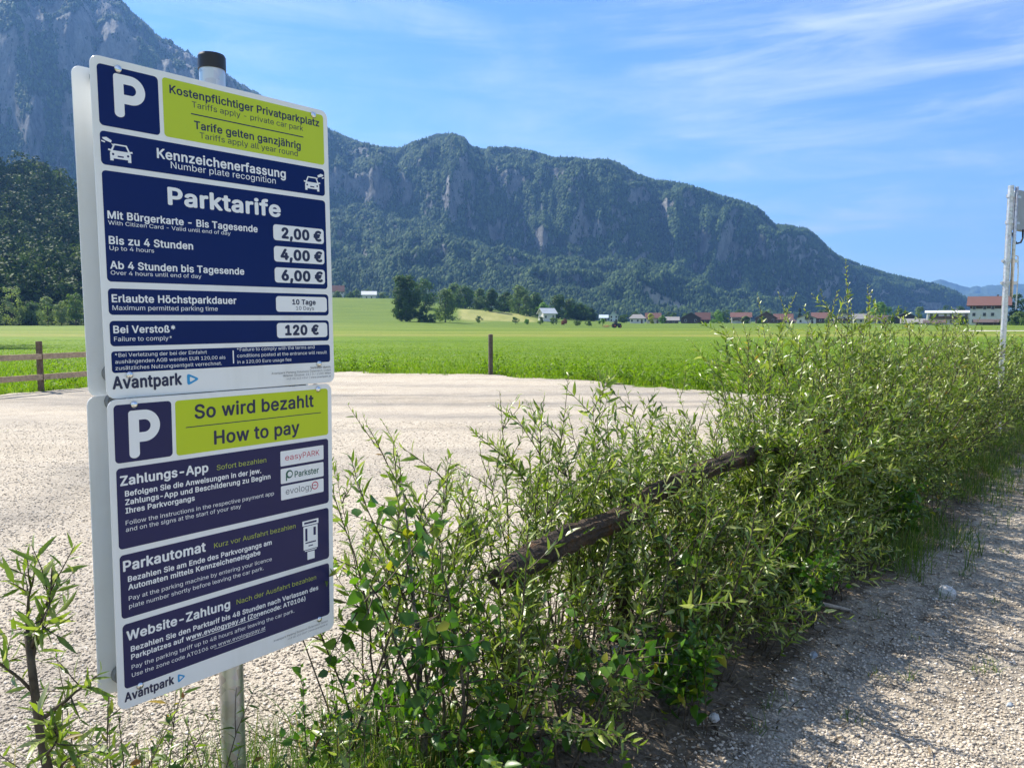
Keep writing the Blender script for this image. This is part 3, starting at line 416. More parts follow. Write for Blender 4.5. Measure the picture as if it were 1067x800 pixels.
# ------------------------------------------------------------------ ground materials
def ground_mat():
    m, nt, out = nodes_of('gravel_and_soil')
    tcn = N(nt, 'ShaderNodeTexCoord').outputs['Object']
    def grains(sc):
        vo = N(nt, 'ShaderNodeTexVoronoi'); vo.inputs['Scale'].default_value = sc; L(nt, tcn, vo.inputs['Vector'])
        q = N(nt, 'ShaderNodeSeparateColor'); L(nt, vo.outputs['Color'], q.inputs[0]); return vo.outputs['Distance'], q.outputs[0], q.outputs[1]
    d1, a1, b1 = grains(75); d2, a2, b2 = grains(170)
    t = (.445, .39, .31)
    k = lambda f: tuple(min(.8, x * f) for x in t)
    c1 = ramp(nt, a1, [(0, k(.28)), (.16, k(.5)), (.34, k(.9)), (.75, k(1.08)), (.93, k(1.35)), (1, (.70, .67, .61))])
    c2 = ramp(nt, b2, [(0, k(.45)), (.25, k(.85)), (1, k(1.25))])
    c = mixc(nt, .55, c1, c2)
    trk = noise(nt, .5, 5, .62, tcn, (.35, 1.7, 1)); big = noise(nt, .28, 5, .6, tcn, (.8, 1.2, 1), (4, 2, 0)); med = noise(nt, 3.2, 5, .65, tcn)
    c = mixc(nt, ramp(nt, trk, [(.44, (0, 0, 0)), (.66, (.85, .85, .85))]), c, mixc(nt, 1.0, c, (.70, .715, .75), 'MULTIPLY'))
    c = mixc(nt, ramp(nt, big, [(.5, (0, 0, 0)), (.75, (.7, .7, .7))]), c, mixc(nt, 1.0, c, (.90, .86, .78), 'MULTIPLY'))
    c = mixc(nt, .55, c, ramp(nt, med, [(.3, (.74, .72, .70)), (.7, (1.0, 1.0, 1.0))]), 'MULTIPLY')
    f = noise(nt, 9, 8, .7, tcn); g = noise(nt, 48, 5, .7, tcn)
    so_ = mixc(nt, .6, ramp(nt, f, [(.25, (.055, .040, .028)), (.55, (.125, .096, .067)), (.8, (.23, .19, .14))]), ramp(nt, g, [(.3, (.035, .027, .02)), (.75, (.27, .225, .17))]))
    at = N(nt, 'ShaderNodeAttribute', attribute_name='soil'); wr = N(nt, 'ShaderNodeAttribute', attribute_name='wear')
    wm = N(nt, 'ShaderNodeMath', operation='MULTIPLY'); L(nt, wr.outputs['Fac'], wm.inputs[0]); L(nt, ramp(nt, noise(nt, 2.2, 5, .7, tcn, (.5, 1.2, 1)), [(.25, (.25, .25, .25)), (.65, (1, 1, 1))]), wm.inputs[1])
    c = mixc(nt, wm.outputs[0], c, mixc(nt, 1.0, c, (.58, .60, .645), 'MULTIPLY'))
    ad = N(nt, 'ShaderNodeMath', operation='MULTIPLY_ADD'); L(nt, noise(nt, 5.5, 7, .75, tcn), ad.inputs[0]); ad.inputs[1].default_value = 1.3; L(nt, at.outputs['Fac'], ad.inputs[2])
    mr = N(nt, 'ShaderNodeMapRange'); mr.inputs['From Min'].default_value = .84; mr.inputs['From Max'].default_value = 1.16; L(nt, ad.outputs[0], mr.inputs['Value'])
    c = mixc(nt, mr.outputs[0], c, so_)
    h = N(nt, 'ShaderNodeMath', operation='ADD'); L(nt, d1, h.inputs[0]); L(nt, noise(nt, 110, 3, .7, tcn), h.inputs[1])
    princ(nt, out, c, .92, 0, .2, bump(nt, h.outputs[0], .6, .006))
    return m
M_ground = ground_mat()
def meadow_mat():
    m, nt, out = nodes_of('meadow_grass')
    tcn = N(nt, 'ShaderNodeTexCoord').outputs['Object']
    s = N(nt, 'ShaderNodeSeparateXYZ'); L(nt, tcn, s.inputs[0])
    wob = noise(nt, .016, 3, .5, tcn)
    ad = N(nt, 'ShaderNodeMath', operation='MULTIPLY_ADD'); L(nt, wob, ad.inputs[0]); ad.inputs[1].default_value = 26; L(nt, s.outputs[1], ad.inputs[2])
    mr = N(nt, 'ShaderNodeMapRange'); mr.inputs['From Min'].default_value = 0; mr.inputs['From Max'].default_value = 520; L(nt, ad.outputs[0], mr.inputs['Value'])
    band = ramp(nt, mr.outputs[0], [(0, (.100, .175, .007)), (.10, (.108, .185, .007)), (.165, (.112, .190, .008)), (.185, (.22, .23, .045)), (.205, (.135, .195, .016)),
        (.235, (.18, .22, .03)), (.27, (.105, .170, .010)), (.33, (.145, .20, .02)), (.40, (.108, .175, .012)), (.50, (.135, .19, .018)), (.60, (.105, .165, .010)), (1, (.10, .158, .010))])
    wv_ = N(nt, 'ShaderNodeTexWave'); wv_.bands_direction = 'DIAGONAL'; wv_.inputs['Scale'].default_value = .10; wv_.inputs['Distortion'].default_value = 1.2; wv_.inputs['Detail'].default_value = 3
    L(nt, tcn, wv_.inputs['Vector'])
    band = mixc(nt, .30, band, ramp(nt, wv_.outputs['Fac'], [(.2, (.80, .84, .76)), (.8, (1.12, 1.08, 1.1))]), 'MULTIPLY')
    f1 = noise(nt, 1.1, 6, .7, tcn); f2 = noise(nt, .09, 5, .6, tcn, (.5, 1.6, 1)); f3 = noise(nt, 6.0, 4, .7, tcn)
    c = mixc(nt, .85, band, ramp(nt, f2, [(.3, (.70, .78, .70)), (.7, (1.22, 1.10, 1.22))]), 'MULTIPLY')
    c = mixc(nt, .75, c, ramp(nt, f1, [(.28, (.62, .68, .55)), (.72, (1.22, 1.18, 1.2))]), 'MULTIPLY')
    c = mixc(nt, .6, c, ramp(nt, f3, [(.28, (.6, .65, .55)), (.72, (1.25, 1.22, 1.2))]), 'MULTIPLY')
    a = N(nt, 'ShaderNodeAttribute', attribute_name='dry')
    c = mixc(nt, a.outputs['Fac'], c, ramp(nt, noise(nt, .12, 5, .6, tcn, (1, .4, 1)), [(.3, (.20, .21, .055)), (.7, (.36, .33, .13))]))
    princ(nt, out, c, .85, 0, .15, bump(nt, f1, .6, .25))
    return m
M_meadow = meadow_mat()

# ------------------------------------------------------------------ meadow sheet (to the horizon)
ths = np.concatenate([np.linspace(-180, -46, 60, endpoint=False), np.linspace(-46, 46, 420, endpoint=False), np.linspace(46, 180, 60)])
rs = np.concatenate([[0.02], np.geomspace(1, 12, 12, endpoint=False), np.geomspace(12, 60, 60, endpoint=False), np.geomspace(60, 260, 60, endpoint=False), np.linspace(260, 620, 120, endpoint=False), np.geomspace(620, 9000, 26)])
T_, R_ = np.meshgrid(np.radians(ths), rs, indexing='ij')
X = R_ * np.sin(T_); Y = R_ * np.cos(T_)
Z = zmeadow(X, Y)
Z = np.where(inside(X, Y), -.09, Z)
Z = np.where(R_ > 2500, -6.0, Z)
Z = np.where((Y < 2), np.minimum(Z, -.09), Z)
nT, nR = X.shape
idx = np.arange(nT * nR).reshape(nT, nR)
F = np.stack([idx[:-1, :-1], idx[:-1, 1:], idx[1:, 1:], idx[1:, :-1]], -1).reshape(-1, 4)[:, ::-1]
pxs = 533.5 + FPX * X / np.maximum(Y, 1) ; 
dry = sstep(474, 484, pxs) * (1 - sstep(548, 566, pxs)) * sstep(388, 398, Y) * (1 - sstep(428, 440, Y)) * (Y > 50)
dry = np.maximum(dry, .9 * sstep(476, 490, pxs) * (1 - sstep(500, 516, pxs)) * sstep(360, 372, Y) * (1 - sstep(384, 396, Y)) * .5 * (Y > 50))
dry = dry * (.55 + .6 * fbm(X / 14, Y / 30, 3, 8))
tag(npmesh('meadow', np.stack([X, Y, Z], -1).reshape(-1, 3), F, M_meadow, attrs={'dry': np.clip(dry, 0, 1).ravel()}, smooth=True), kind='structure')

# ------------------------------------------------------------------ near ground: lot, soil strip, path share one height field, cut along noisy borders
def znear(x, y):
    t, s = row(x, y)
    z = .012 + .035 * (fbm(x * .55, y * .55, 3, 5) - .5) + .022 * (fbm(x * 3, y * 3, 3, 6) - .5)
    mound = np.exp(-((s - .05) / .34)**2) * (.05 + .07 * fbm(x * 1.7, y * 1.7, 3, 9))
    rough = np.exp(-((s - .05) / .4)**4) * .05 * (fbm(x * 9, y * 9, 3, 12) - .5)
    z = z + mound + rough
    edge = sstep(0, 1.5, np.asarray(y) * 0 + 2)
    return z
st = .085
gx = np.arange(-22, 17.01, st); gy = np.arange(-4, 27.01, st)
GX, GY = np.meshgrid(gx, gy, indexing='ij')
GZ = znear(GX, GY)
ci = np.arange(GX.size).reshape(GX.shape)
quad = np.stack([ci[:-1, :-1], ci[1:, :-1], ci[1:, 1:], ci[:-1, 1:]], -1).reshape(-1, 4)
cx = (GX[:-1, :-1] + st / 2).ravel(); cyy = (GY[:-1, :-1] + st / 2).ravel()
wob = .5 * (fbm(cx * .8, cyy * .8, 3, 21) - .5)
wob = wob + .35 * (fbm(cx * 2.6, cyy * 2.6, 3, 25) - .5)
ok = inside(cx + wob * 1.9, cyy + wob * 1.9)
tt, ss = row(cx, cyy)
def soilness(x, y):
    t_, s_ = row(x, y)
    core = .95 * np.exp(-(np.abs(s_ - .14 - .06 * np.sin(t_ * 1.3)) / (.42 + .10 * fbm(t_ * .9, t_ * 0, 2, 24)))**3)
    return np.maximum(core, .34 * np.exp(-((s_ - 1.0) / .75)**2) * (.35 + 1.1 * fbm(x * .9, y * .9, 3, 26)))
def wear(x, y):
    """compacted wheel tracks sweeping across the lot"""
    r = 0
    for (cx0, cy0, rr0, w0, k0) in ((-2, 52, 36.0, .30, 1), (-2, 52, 37.6, .30, 1), (3, 46, 32.0, .34, .8), (3, 46, 33.7, .34, .8), (-24, 2, 20.5, .3, .7), (-24, 2, 22.1, .3, .7), (-9, 40, 25.2, .9, .6)):
        dd = np.hypot(x - cx0, y - cy0) - rr0 + .5 * (fbm(x * .2, y * .2, 2, 33) - .5)
        r = np.maximum(r, k0 * np.exp(-(dd / w0)**2))
    t_, s_ = row(x, y)
    for q in (1.55, 3.1): r = np.maximum(r, .45 * np.exp(-((s_ - q + .2 * np.sin(t_ * .5)) / .22)**2))
    return r
def submesh(name, sel):
    q = quad[sel]
    u, inv = np.unique(q, return_inverse=True)
    x, y = GX.ravel()[u], GY.ravel()[u]
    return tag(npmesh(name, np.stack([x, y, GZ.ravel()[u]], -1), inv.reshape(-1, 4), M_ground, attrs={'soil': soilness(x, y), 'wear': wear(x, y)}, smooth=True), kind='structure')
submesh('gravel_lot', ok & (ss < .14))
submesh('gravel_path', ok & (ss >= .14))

# loose stones of the gravel (uncountable)
def stones(name, pts, size, mat, flatn=.65):
    n = len(pts)
    o = np.array([(1,0,0),(0,1,0),(-1,0,0),(0,-1,0),(0,0,1),(0,0,-1)], float)
    f = np.array([(0,1,4),(1,2,4),(2,3,4),(3,0,4),(1,0,5),(2,1,5),(3,2,5),(0,3,5)])
    a = R.random(n) * 2 * PI; ca, sa = np.cos(a), np.sin(a)
    P = o[None] * (R.uniform(.6, 1.3, (n, 6, 3))) * size[:, None, None]
    P[:, :, 2] *= flatn
    x = P[:, :, 0] * ca[:, None] - P[:, :, 1] * sa[:, None]; y = P[:, :, 0] * sa[:, None] + P[:, :, 1] * ca[:, None]
    V = np.stack([x, y, P[:, :, 2]], -1) + pts[:, None, :]
    Fq = (f[None] + (np.arange(n) * 6)[:, None, None]).reshape(-1, 3)
    t = np.repeat(R.random(n), 6)
    return tag(npmesh(name, V.reshape(-1, 3), Fq, mat, attrs={'tint': t}), kind='stuff')
def stone_mat(name, stops):
    m, nt, out = nodes_of(name)
    a = N(nt, 'ShaderNodeAttribute', attribute_name='tint')
    princ(nt, out, ramp(nt, a.outputs['Fac'], stops), .9, 0, .2)
    return m
M_st = stone_mat('loose_gravel', [(0, (.20, .18, .155)), (.3, (.40, .345, .275)), (.8, (.54, .47, .38)), (.97, (.62, .57, .50)), (1, (.70, .67, .62))])
npt = 240000
Yp = 2.4 + R.random(npt)**1.9 * 9.5
Xp = (R.random(npt) * 1.5 - .75) * Yp
tt, ss = row(Xp, Yp)
keep = ((ss > .42 + .25 * R.random(npt)) | (ss < -.22 - .2 * R.random(npt))) & (R.random(npt) < np.where(ss > .75, .9, np.where(ss < -.2, .85, .45)))
Xp, Yp = Xp[keep], Yp[keep]
sz = .0028 + .0085 * R.random(len(Xp))**3.5
stones('loose_gravel', np.stack([Xp, Yp, znear(Xp, Yp) + sz * .25], -1), sz, M_st)
from mathutils.geometry import delaunay_2d_cdt
# ------------------------------------------------------------------ lettering: glyph outlines -> flat printed meshes
GL = {}
_i = 0
while _i < len(GLYPH_DATA):
    code, adv, ns = GLYPH_DATA[_i:_i + 3]; _i += 3
    sp = []
    for _ in range(ns):
        n = GLYPH_DATA[_i]; _i += 1
        sp.append([(GLYPH_DATA[_i + 2 * k] / 1000, GLYPH_DATA[_i + 2 * k + 1] / 1000) for k in range(n)]); _i += 2 * n
    GL[chr(code)] = (adv / 1000, sp)
CAP = .5087
def fill(loops, nonzero=False):
    """outline loops -> (verts2d, triangles); letters by winding number, drawn shapes with holes by parity"""
    V = []; E = []
    for lp in loops:
        b = len(V); n = len(lp)
        V += [Vector(p) for p in lp]; E += [(b + i, b + (i + 1) % n) for i in range(n)]
    vs, _, fs = delaunay_2d_cdt(V, E, [], 0, 1e-7)[:3]
    A = [np.array(lp) for lp in loops]; out = []
    for f in fs:
        c = (vs[f[0]] + vs[f[1]] + vs[f[2]]) / 3; wn = 0; cr = 0
        for P in A:
            Q = np.roll(P, -1, 0)
            up = (P[:, 1] <= c.y) & (Q[:, 1] > c.y); dn = (P[:, 1] > c.y) & (Q[:, 1] <= c.y)
            left = (Q[:, 0] - P[:, 0]) * (c.y - P[:, 1]) - (c.x - P[:, 0]) * (Q[:, 1] - P[:, 1])
            h1 = int((up & (left > 0)).sum()); h2 = int((dn & (left < 0)).sum())
            wn += h1 - h2; cr += h1 + h2
        if (wn != 0) if nonzero else (cr % 2 == 1): out.append(tuple(f))
    return [(v.x, v.y) for v in vs], out
_glyph = {}
def glyph(ch):
    if ch not in _glyph:
        adv, sp = GL.get(ch, GL['-'])
        _glyph[ch] = (adv,) + (fill(sp, True) if sp else ([], []))
    return _glyph[ch]
class Print:
    """one printed layer of a sign panel: all its marks lie on one plane, in millimetres of the panel"""
    def __init__(self, z, each=False): self.z = z; self.each = each; self.mbs = {}
    def put(self, vs, fs, dz=0.0):
        cx_ = (min(p[0] for p in vs) + max(p[0] for p in vs)) / 2; cy_ = (min(p[1] for p in vs) + max(p[1] for p in vs)) / 2
        key = len(self.mbs) if self.each else next((i for i, (x0, x1, y0, y1) in enumerate(FIELDS) if x0 < cx_ < x1 and y0 < cy_ < y1), -1 if cx_ < 0 else -2)
        mb = self.mbs.setdefault(key, MB())
        fixed = []
        for f in fs:
            a = 0
            for i in range(len(f)):
                x0, y0 = vs[f[i]]; x1, y1 = vs[f[(i + 1) % len(f)]]; a += x0 * y1 - x1 * y0
            fixed.append(f if a > 0 else tuple(reversed(f)))
        mb.add([(x / 1000, y / 1000, (self.z + dz) / 1000) for x, y in vs], fixed)
    def text(self, body, u, v, width, bold=0.0, cap=None, align='l', stretch=None, track=0.0, right=False):
        vs = []; fs = []; x = 0; track += bold * .9
        for ch in body:
            adv, gv, gf = glyph(ch); b = len(vs)
            vs += [(px + x, py) for px, py in gv]; fs += [tuple(b + i for i in f) for f in gf]
            x += adv + track
        lo = min(p[0] for p in vs); hi = max(p[0] for p in vs)
        sx = width / (hi - lo); stretch = stretch or (1.02 if bold > .008 else 1.12)
        sy = cap / CAP if cap else sx / stretch
        u0 = u - width if align == 'r' else u - width / 2 if align == 'c' else u
        nd = 8 if bold > .008 else 0          # heavier weights: the outline printed again a hair aside and above
        for k in range(nd + 1):
            ox, oy = (0, 0) if k == 0 else (bold * math.cos(2 * PI * k / nd), bold * .85 * math.sin(2 * PI * k / nd))
            self.put([((px + ox - lo) * sx + u0, (py + oy) * sy + v) for px, py in vs], fs, .012 * k)
        return u0
    def loops(self, lps): self.put(*fill(lps))
    def rr(self, x0, x1, y0, y1, r=9): self.loops([rrect(x0, x1, y0, y1, r)])
def rrect(x0, x1, y0, y1, r, k=6):
    if y0 > y1: y0, y1 = y1, y0
    pts = []
    for cx_, cy_, a0 in ((x1 - r, y1 - r, 0), (x0 + r, y1 - r, 90), (x0 + r, y0 + r, 180), (x1 - r, y0 + r, 270)):
        for j in range(k + 1):
            a = rad(a0 + 90 * j / k); pts.append((cx_ + r * math.cos(a), cy_ + r * math.sin(a)))
    return pts
def circ(x, y, r, k=20): return [(x + r * math.cos(2 * PI * j / k), y + r * math.sin(2 * PI * j / k)) for j in range(k)]
def bigP(x0, x1, ytop, ybot, sw):
    """the round ended P of the parking symbol"""
    h = (ytop - ybot); Rr = h * .335; cyy_ = ytop - Rr; cx_ = x1 - Rr; r = 7
    out = [(x0, ytop - r), (x0, ybot + sw * .42)] + [(x0 + sw / 2 - sw / 2 * math.cos(PI * j / 8), ybot + sw * .42 - sw * .42 * math.sin(PI * j / 8)) for j in range(1, 8)]
    out += [(x0 + sw, ybot + sw * .42), (x0 + sw, ytop - 2 * Rr)]
    out += [(cx_ + Rr * math.cos(rad(-90 + 180 * j / 20)), cyy_ + Rr * math.sin(rad(-90 + 180 * j / 20))) for j in range(21)]
    out += [(x0 + r, ytop)] + [(x0 + r - r * math.sin(rad(90 * j / 5)), ytop - r + r * math.cos(rad(90 * j / 5))) for j in range(1, 5)]
    ri = Rr - sw * .94
    hole = [(x0 + sw, cyy_ + ri), (x0 + sw, cyy_ - ri)] + [(cx_ + ri * math.cos(rad(-90 + 180 * j / 16)), cyy_ + ri * math.sin(rad(-90 + 180 * j / 16))) for j in range(17)]
    return [out, hole]
def play(x0, x1, ym, hh):
    """rounded triangle ring of the operator's emblem"""
    def tri(s):
        cx_ = x0 + (x1 - x0) * .40; P = [(x0, ym + hh), (x0, ym - hh), (x1, ym)]
        P = [((px - cx_) * s + cx_, (py - ym) * s + ym) for px, py in P]; o = []
        for i in range(3):
            a, b, c = Vector(P[i - 1]), Vector(P[i]), Vector(P[(i + 1) % 3])
            p, q = b.lerp(a, .26), b.lerp(c, .26)
            for j in range(6):
                t = j / 5; o.append(tuple((1 - t)**2 * p + 2 * t * (1 - t) * b + t * t * q))
        return o
    return tri(1.12), tri(.52)

def panel_mat(name, c, rough):
    """painted sheet with a film of dust, faint rain streaks and handling marks"""
    m, nt, out = nodes_of(name)
    st_ = noise(nt, 9, 6, .65, None, (1, .09, 1)); bl = noise(nt, 3.5, 6, .7); fi = noise(nt, 60, 3, .6)
    cc = mixc(nt, ramp(nt, st_, [(.52, (0, 0, 0)), (.78, (.30, .30, .30))]), c, (.60, .57, .51))
    cc = mixc(nt, ramp(nt, bl, [(.50, (0, 0, 0)), (.80, (.24, .24, .24))]), cc, (.62, .59, .53))
    rr_ = N(nt, 'ShaderNodeMapRange'); rr_.inputs['To Min'].default_value = rough - .06; rr_.inputs['To Max'].default_value = rough + .22; L(nt, bl, rr_.inputs['Value'])
    princ(nt, out, cc, rr_.outputs[0], 0, .45, bump(nt, bl, .03, .02)); return m
M_white = panel_mat('sign_white', (.83, .83, .815), .28)
M_back = panel_mat('sign_back_white', (.86, .88, .88), .45)
M_navy = flat('navy_print', (.001, .011, .10), .2, 0, .05, 2, .22)
M_navy2 = flat('faded_navy_print', (.015, .018, .085), .22, 0, .06, 2, .25)
M_lime = flat('lime_print', (.50, .61, .006), .28, 0, .02, 2)
M_ink = flat('white_ink', (.84, .84, .84), .35, 0, .01, 2)
M_olive = flat('olive_ink', (.38, .45, .06), .35, 0, .02, 2)
M_dark = flat('dark_ink', (.010, .014, .06), .35, 0, .02, 2)
M_grey_ink = flat('grey_ink', (.20, .20, .22), .4, 0, .02, 2)
M_cyan = flat('cyan_ink', (.02, .30, .62), .35, 0, .05, 2)
M_red = flat('raspberry_ink', (.55, .012, .06), .35, 0, .02, 2)
M_green = flat('pine_green_ink', (.004, .10, .07), .35, 0, .02, 2)
M_chrome = flat('bright_steel', (.75, .76, .78), .18, 1., .04, 30)
M_galv = None
def galv(name, c=(.56, .57, .58), rough=.36):
    m, nt, out = nodes_of(name)
    vo = N(nt, 'ShaderNodeTexVoronoi'); vo.inputs['Scale'].default_value = 45
    L(nt, N(nt, 'ShaderNodeTexCoord').outputs['Object'], vo.inputs['Vector'])
    f = noise(nt, 7, 6, .65, None, (1, 1, .35))
    cc = mixc(nt, .35, ramp(nt, f, [(.3, tuple(x * .72 for x in c)), (.7, c)]), vo.outputs['Color'], 'OVERLAY')
    hs = N(nt, 'ShaderNodeHueSaturation'); hs.inputs['Saturation'].default_value = .15; L(nt, cc, hs.inputs['Color'])
    rr_ = N(nt, 'ShaderNodeMapRange'); rr_.inputs['To Min'].default_value = rough - .1; rr_.inputs['To Max'].default_value = rough + .16; L(nt, f, rr_.inputs['Value'])
    princ(nt, out, hs.outputs[0], rr_.outputs[0], .85, .5, bump(nt, f, .08, .004))
    return m
M_galv = galv('galvanised_steel')
M_cap = flat('black_plastic', (.012, .012, .014), .42, 0, .2, 20)
M_spacer = flat('grey_rubber', (.22, .23, .23), .6, 0, .1, 20)

# ------------------------------------------------------------------ the parking sign
BASE = Vector((-.731, 1.905, 0))
sign = empty('parking_sign', BASE)
tag(sign, 'large white, navy and lime parking tariff sign on round grey steel post', 'sign')
def frame(c, yaw, tilt, roll):
    ex = Vector((math.cos(yaw), math.sin(yaw), 0)); n = Vector((math.sin(yaw), -math.cos(yaw), 0)); ez = Vector((0, 0, 1))
    e2 = ez * math.cos(tilt) + n * math.sin(tilt)
    a = ex * math.cos(roll) + e2 * math.sin(roll); b = -ex * math.sin(roll) + e2 * math.cos(roll); nn = a.cross(b)
    M = Matrix.Identity(4)
    for i, q in enumerate((a, b, nn)):
        for j in range(3): M[j][i] = q[j]
    M.translation = Vector(c)
    return M
Mrel = Matrix.Translation(-BASE)
PM1 = frame((-.6916, 1.8743, 1.7955), .8622, -.0095, .0027)
PM2 = frame((-.69185, 1.8655, 1.07635), .8998, .0095, -.00355)
def panel(PM, h, name, mat, dz=0.0):
    mb = MB(); mb.prism([(x / 1000, y / 1000) for x, y in rrect(-300, 300, -h / 2, h / 2, 20, 8)], -.003 + dz, 0 + dz)
    o = mb.build(name, mat, sign, bevel=.0008)
    o.matrix_local = Mrel @ PM
    return o
def layer(pr, name, mat, par):
    for mb in pr.mbs.values(): mb.build(name, mat, par)
pan1 = panel(PM1, 732.5, 'tariff_panel', M_white)
pan1['label'] = 'upper panel with the parking tariffs'
pan2 = panel(PM2, 702, 'payment_panel', M_white)
pan2['label'] = 'lower panel explaining how to pay'
for PM, h in ((PM1, 732.5), (PM2, 702)):
    b = panel(PM, h, 'rear_panel', M_back, -.100)

# upper panel
FIELDS = [(-287, -157, 221, 350), (-148, 286, 222, 353), (-287, 285, 139, 210), (-287, 285, -110.5, 127), (-287, 286.5, -182.5, -125), (-287, 286, -251, -195.5), (-287, 0, -309.5, -262), (0, 287, -309.5, -262)]
nv = Print(.3, True); li = Print(.3, True); wh = Print(.6); bx = Print(.6, True); dk = Print(.9, True); dk0 = Print(.6); cyn = Print(.6); gy_ = Print(.6)
nv.rr(-286.5, -157, 221.5, 350); nv.rr(-287, 285, 139, 210); nv.rr(-287, 285, -110.5, 127); nv.rr(-287, 286.5, -182.5, -125)
nv.rr(-287, 286, -251, -195.5); nv.rr(-286.5, 287, -309.5, -262, 7)
li.rr(-147.5, 286, 222, 353, 8)
sy_ = Print(.6); sy_.loops(bigP(-254, -187, 337, 245, 21)); layer(sy_, 'parking_symbol', M_ink, pan1)
dk0.text('Kostenpflichtiger Privatparkplatz', -131, 321, 403, .020)
dk0.text('Tariffs apply - private car park', -80, 300, 302, .001)
dk0.rr(-83, 222, 283.3, 286, .8)
dk0.text('Tarife gelten ganzjährig', -76, 252, 288, .020)
dk0.text('Tariffs apply all year round', -64, 232, 267, .001)
wh.text('Kennzeichenerfassung', -166, 171, 330, .023)
wh.text('Number plate recognition', -136, 152.5, 271, .002)
wh.text('Parktarife', -144, 70.5, 288, .030, cap=37)
for y, a, b, wa, wb_ in ((25.5, 'Mit Bürgerkarte - Bis Tagesende', 'With Citizen Card - Valid until end of day', 357, 284),
                        (-29, 'Bis zu 4 Stunden', 'Up to 4 hours', 187, 96), (-82, 'Ab 4 Stunden bis Tagesende', 'Over 4 hours until end of day', 316, 205)):
    wh.text(a, -279, y, wa, .023); wh.text(b, -279, y - 13.2, wb_, .000, stretch=1.25)
for yt, yb, s, x0, wd in ((50, 10, '2,00 €', 149, 118), (-5, -44.5, '4,00 €', 144, 124), (-59, -98, '6,00 €', 145, 123)):
    bx.rr(123, 277, yb, yt, 8); dk.text(s, x0, (yt + yb) / 2 - 12.5, wd, .046, cap=25)
wh.text('Erlaubte Höchstparkdauer', -279, -154.5, 292, .023); wh.text('Maximum permitted parking time', -279, -172, 243, .000)
bx.rr(124, 281, -173, -133, 8); dk.text('10 Tage', 173, -153.5, 71, .030); dk.text('10 Days', 183, -168, 56, .004)
wh.text('Bei Verstoß*', -279, -222, 136, .023); wh.text('Failure to comply*', -279, -240, 128, .000)
bx.rr(124, 280, -241, -202, 8); dk.text('120 €', 150, -233, 100, .046, cap=24)
for k, (s, wd) in enumerate((('*Bei Verletzung der bei der Einfahrt', 211), ('aushängenden AGB werden EUR 120,00 als', 258), ('zusätzliches Nutzungsentgelt verrechnet.', 248))):
    wh.text(s, -279, -274.5 - 14.3 * k, wd, .003)
wh.rr(-1.5, 1.5, -301, -269, .6)
for k, (s, wd) in enumerate((('*Failure to comply with the terms and', 227), ('conditions posted at the entrance will result', 266), ('in a 120,00 Euro usage fee', 154))):
    wh.text(s, 10, -271.5 - 15.2 * k, wd, .003)
dk0.text('Avantpark', -286, -344, 153, .032, cap=26)
o_, i_ = play(-118, -90, -333.5, 13.5); cyn.loops([o_, i_])
gy_.text('Vertreten durch:', 288, -326, 66, .012, align='r')
for k, (s, wd) in enumerate((('Avantpark Parking Solutions Österreich GmbH', 184), ('Wiener Strasse 14 / 3 / 1100 Wien', 150), ('+43 (0) 123 4567 | www.avantpark.at', 140))):
    gy_.text(s, 288, -334.5 - 8.3 * k, wd, .004, align='r')
def carpic(pr, x, y, s, flip=1):
    f = lambda pts: [(x + (26.5 + flip * (px - 26.5)) * s, y + py * s) for px, py in pts]
    body = [(4,0),(11,0),(11,5),(42,5),(42,0),(49,0),(49,17),(47,20),(53,21.5),(52,25),(46.5,24),(40.5,37),(12.5,37),(6.5,24),(1,25),(0,21.5),(6,20),(4,17)]
    pr.loops([f(body), f([(10,22.5),(43,22.5),(38,34),(15,34)]), f(circ(10.5, 14, 2.6, 10)), f(circ(42.5, 14, 2.6, 10)), f([(20,9),(33,9),(33,12),(20,12)])])
    ca = [(-11,47),(-2,49),(9,43),(7,38),(-4,41),(-10,44)]
    pr.loops([f(ca)]); pr.loops([f([(7.6,36.5),(10,36.5),(13.5,31),(11.5,30)])]); pr.loops([f([(-13,41),(-5,39),(-6,36),(-13,38)])])
for q_ in ((-272, 150, .98), (219, 149, .98, -1)):
    sy_ = Print(.6); carpic(sy_, *q_); layer(sy_, 'car_symbol', M_ink, pan1)
layer(nv, 'navy_field', M_navy, pan1); layer(li, 'lime_field', M_lime, pan1); layer(wh, 'white_lettering', M_ink, pan1); layer(bx, 'price_field', M_ink, pan1)
layer(dk, 'price_lettering', M_dark, pan1); layer(dk0, 'dark_lettering', M_dark, pan1); layer(cyn, 'emblem', M_cyan, pan1); layer(gy_, 'small_print', M_grey_ink, pan1)

# lower panel
FIELDS = [(-288, -158, 210, 339), (-149, 287, 208, 338), (-287, 131, 17, 198.5), (131, 287, 17, 198.5), (-286, 180, -141.5, 3.5), (180, 287, -141.5, 3.5), (-285, 285, -304, -155)]
nv = Print(.3, True); li = Print(.3, True); wh = Print(.6); bx = Print(.6, True); dk0 = Print(.6); cyn = Print(.6); gy_ = Print(.6); ol = Print(.6); rd = Print(.9, True); gn = Print(.9); ge = Print(.9)
nv.rr(-287.5, -158, 210, 339); nv.rr(-286.5, 286.5, 17, 198.5); nv.rr(-286, 285.5, -141.5, 3.5); nv.rr(-285, 285, -304, -155)
li.rr(-149, 287, 209, 338, 8)
sy_ = Print(.6); sy_.loops(bigP(-256.5, -186, 324, 217, 23)); layer(sy_, 'parking_symbol', M_ink, pan2)
dk0.text('So wird bezahlt', -101, 292, 339, .022, cap=32); dk0.rr(-125, 263, 271.8, 274, .7); dk0.text('How to pay', -53, 224.5, 244, .022, cap=32)
wh.text('Zahlungs-App', -278, 160, 206, .027); ol.text('Sofort bezahlen', -49, 160, 138, -.004)
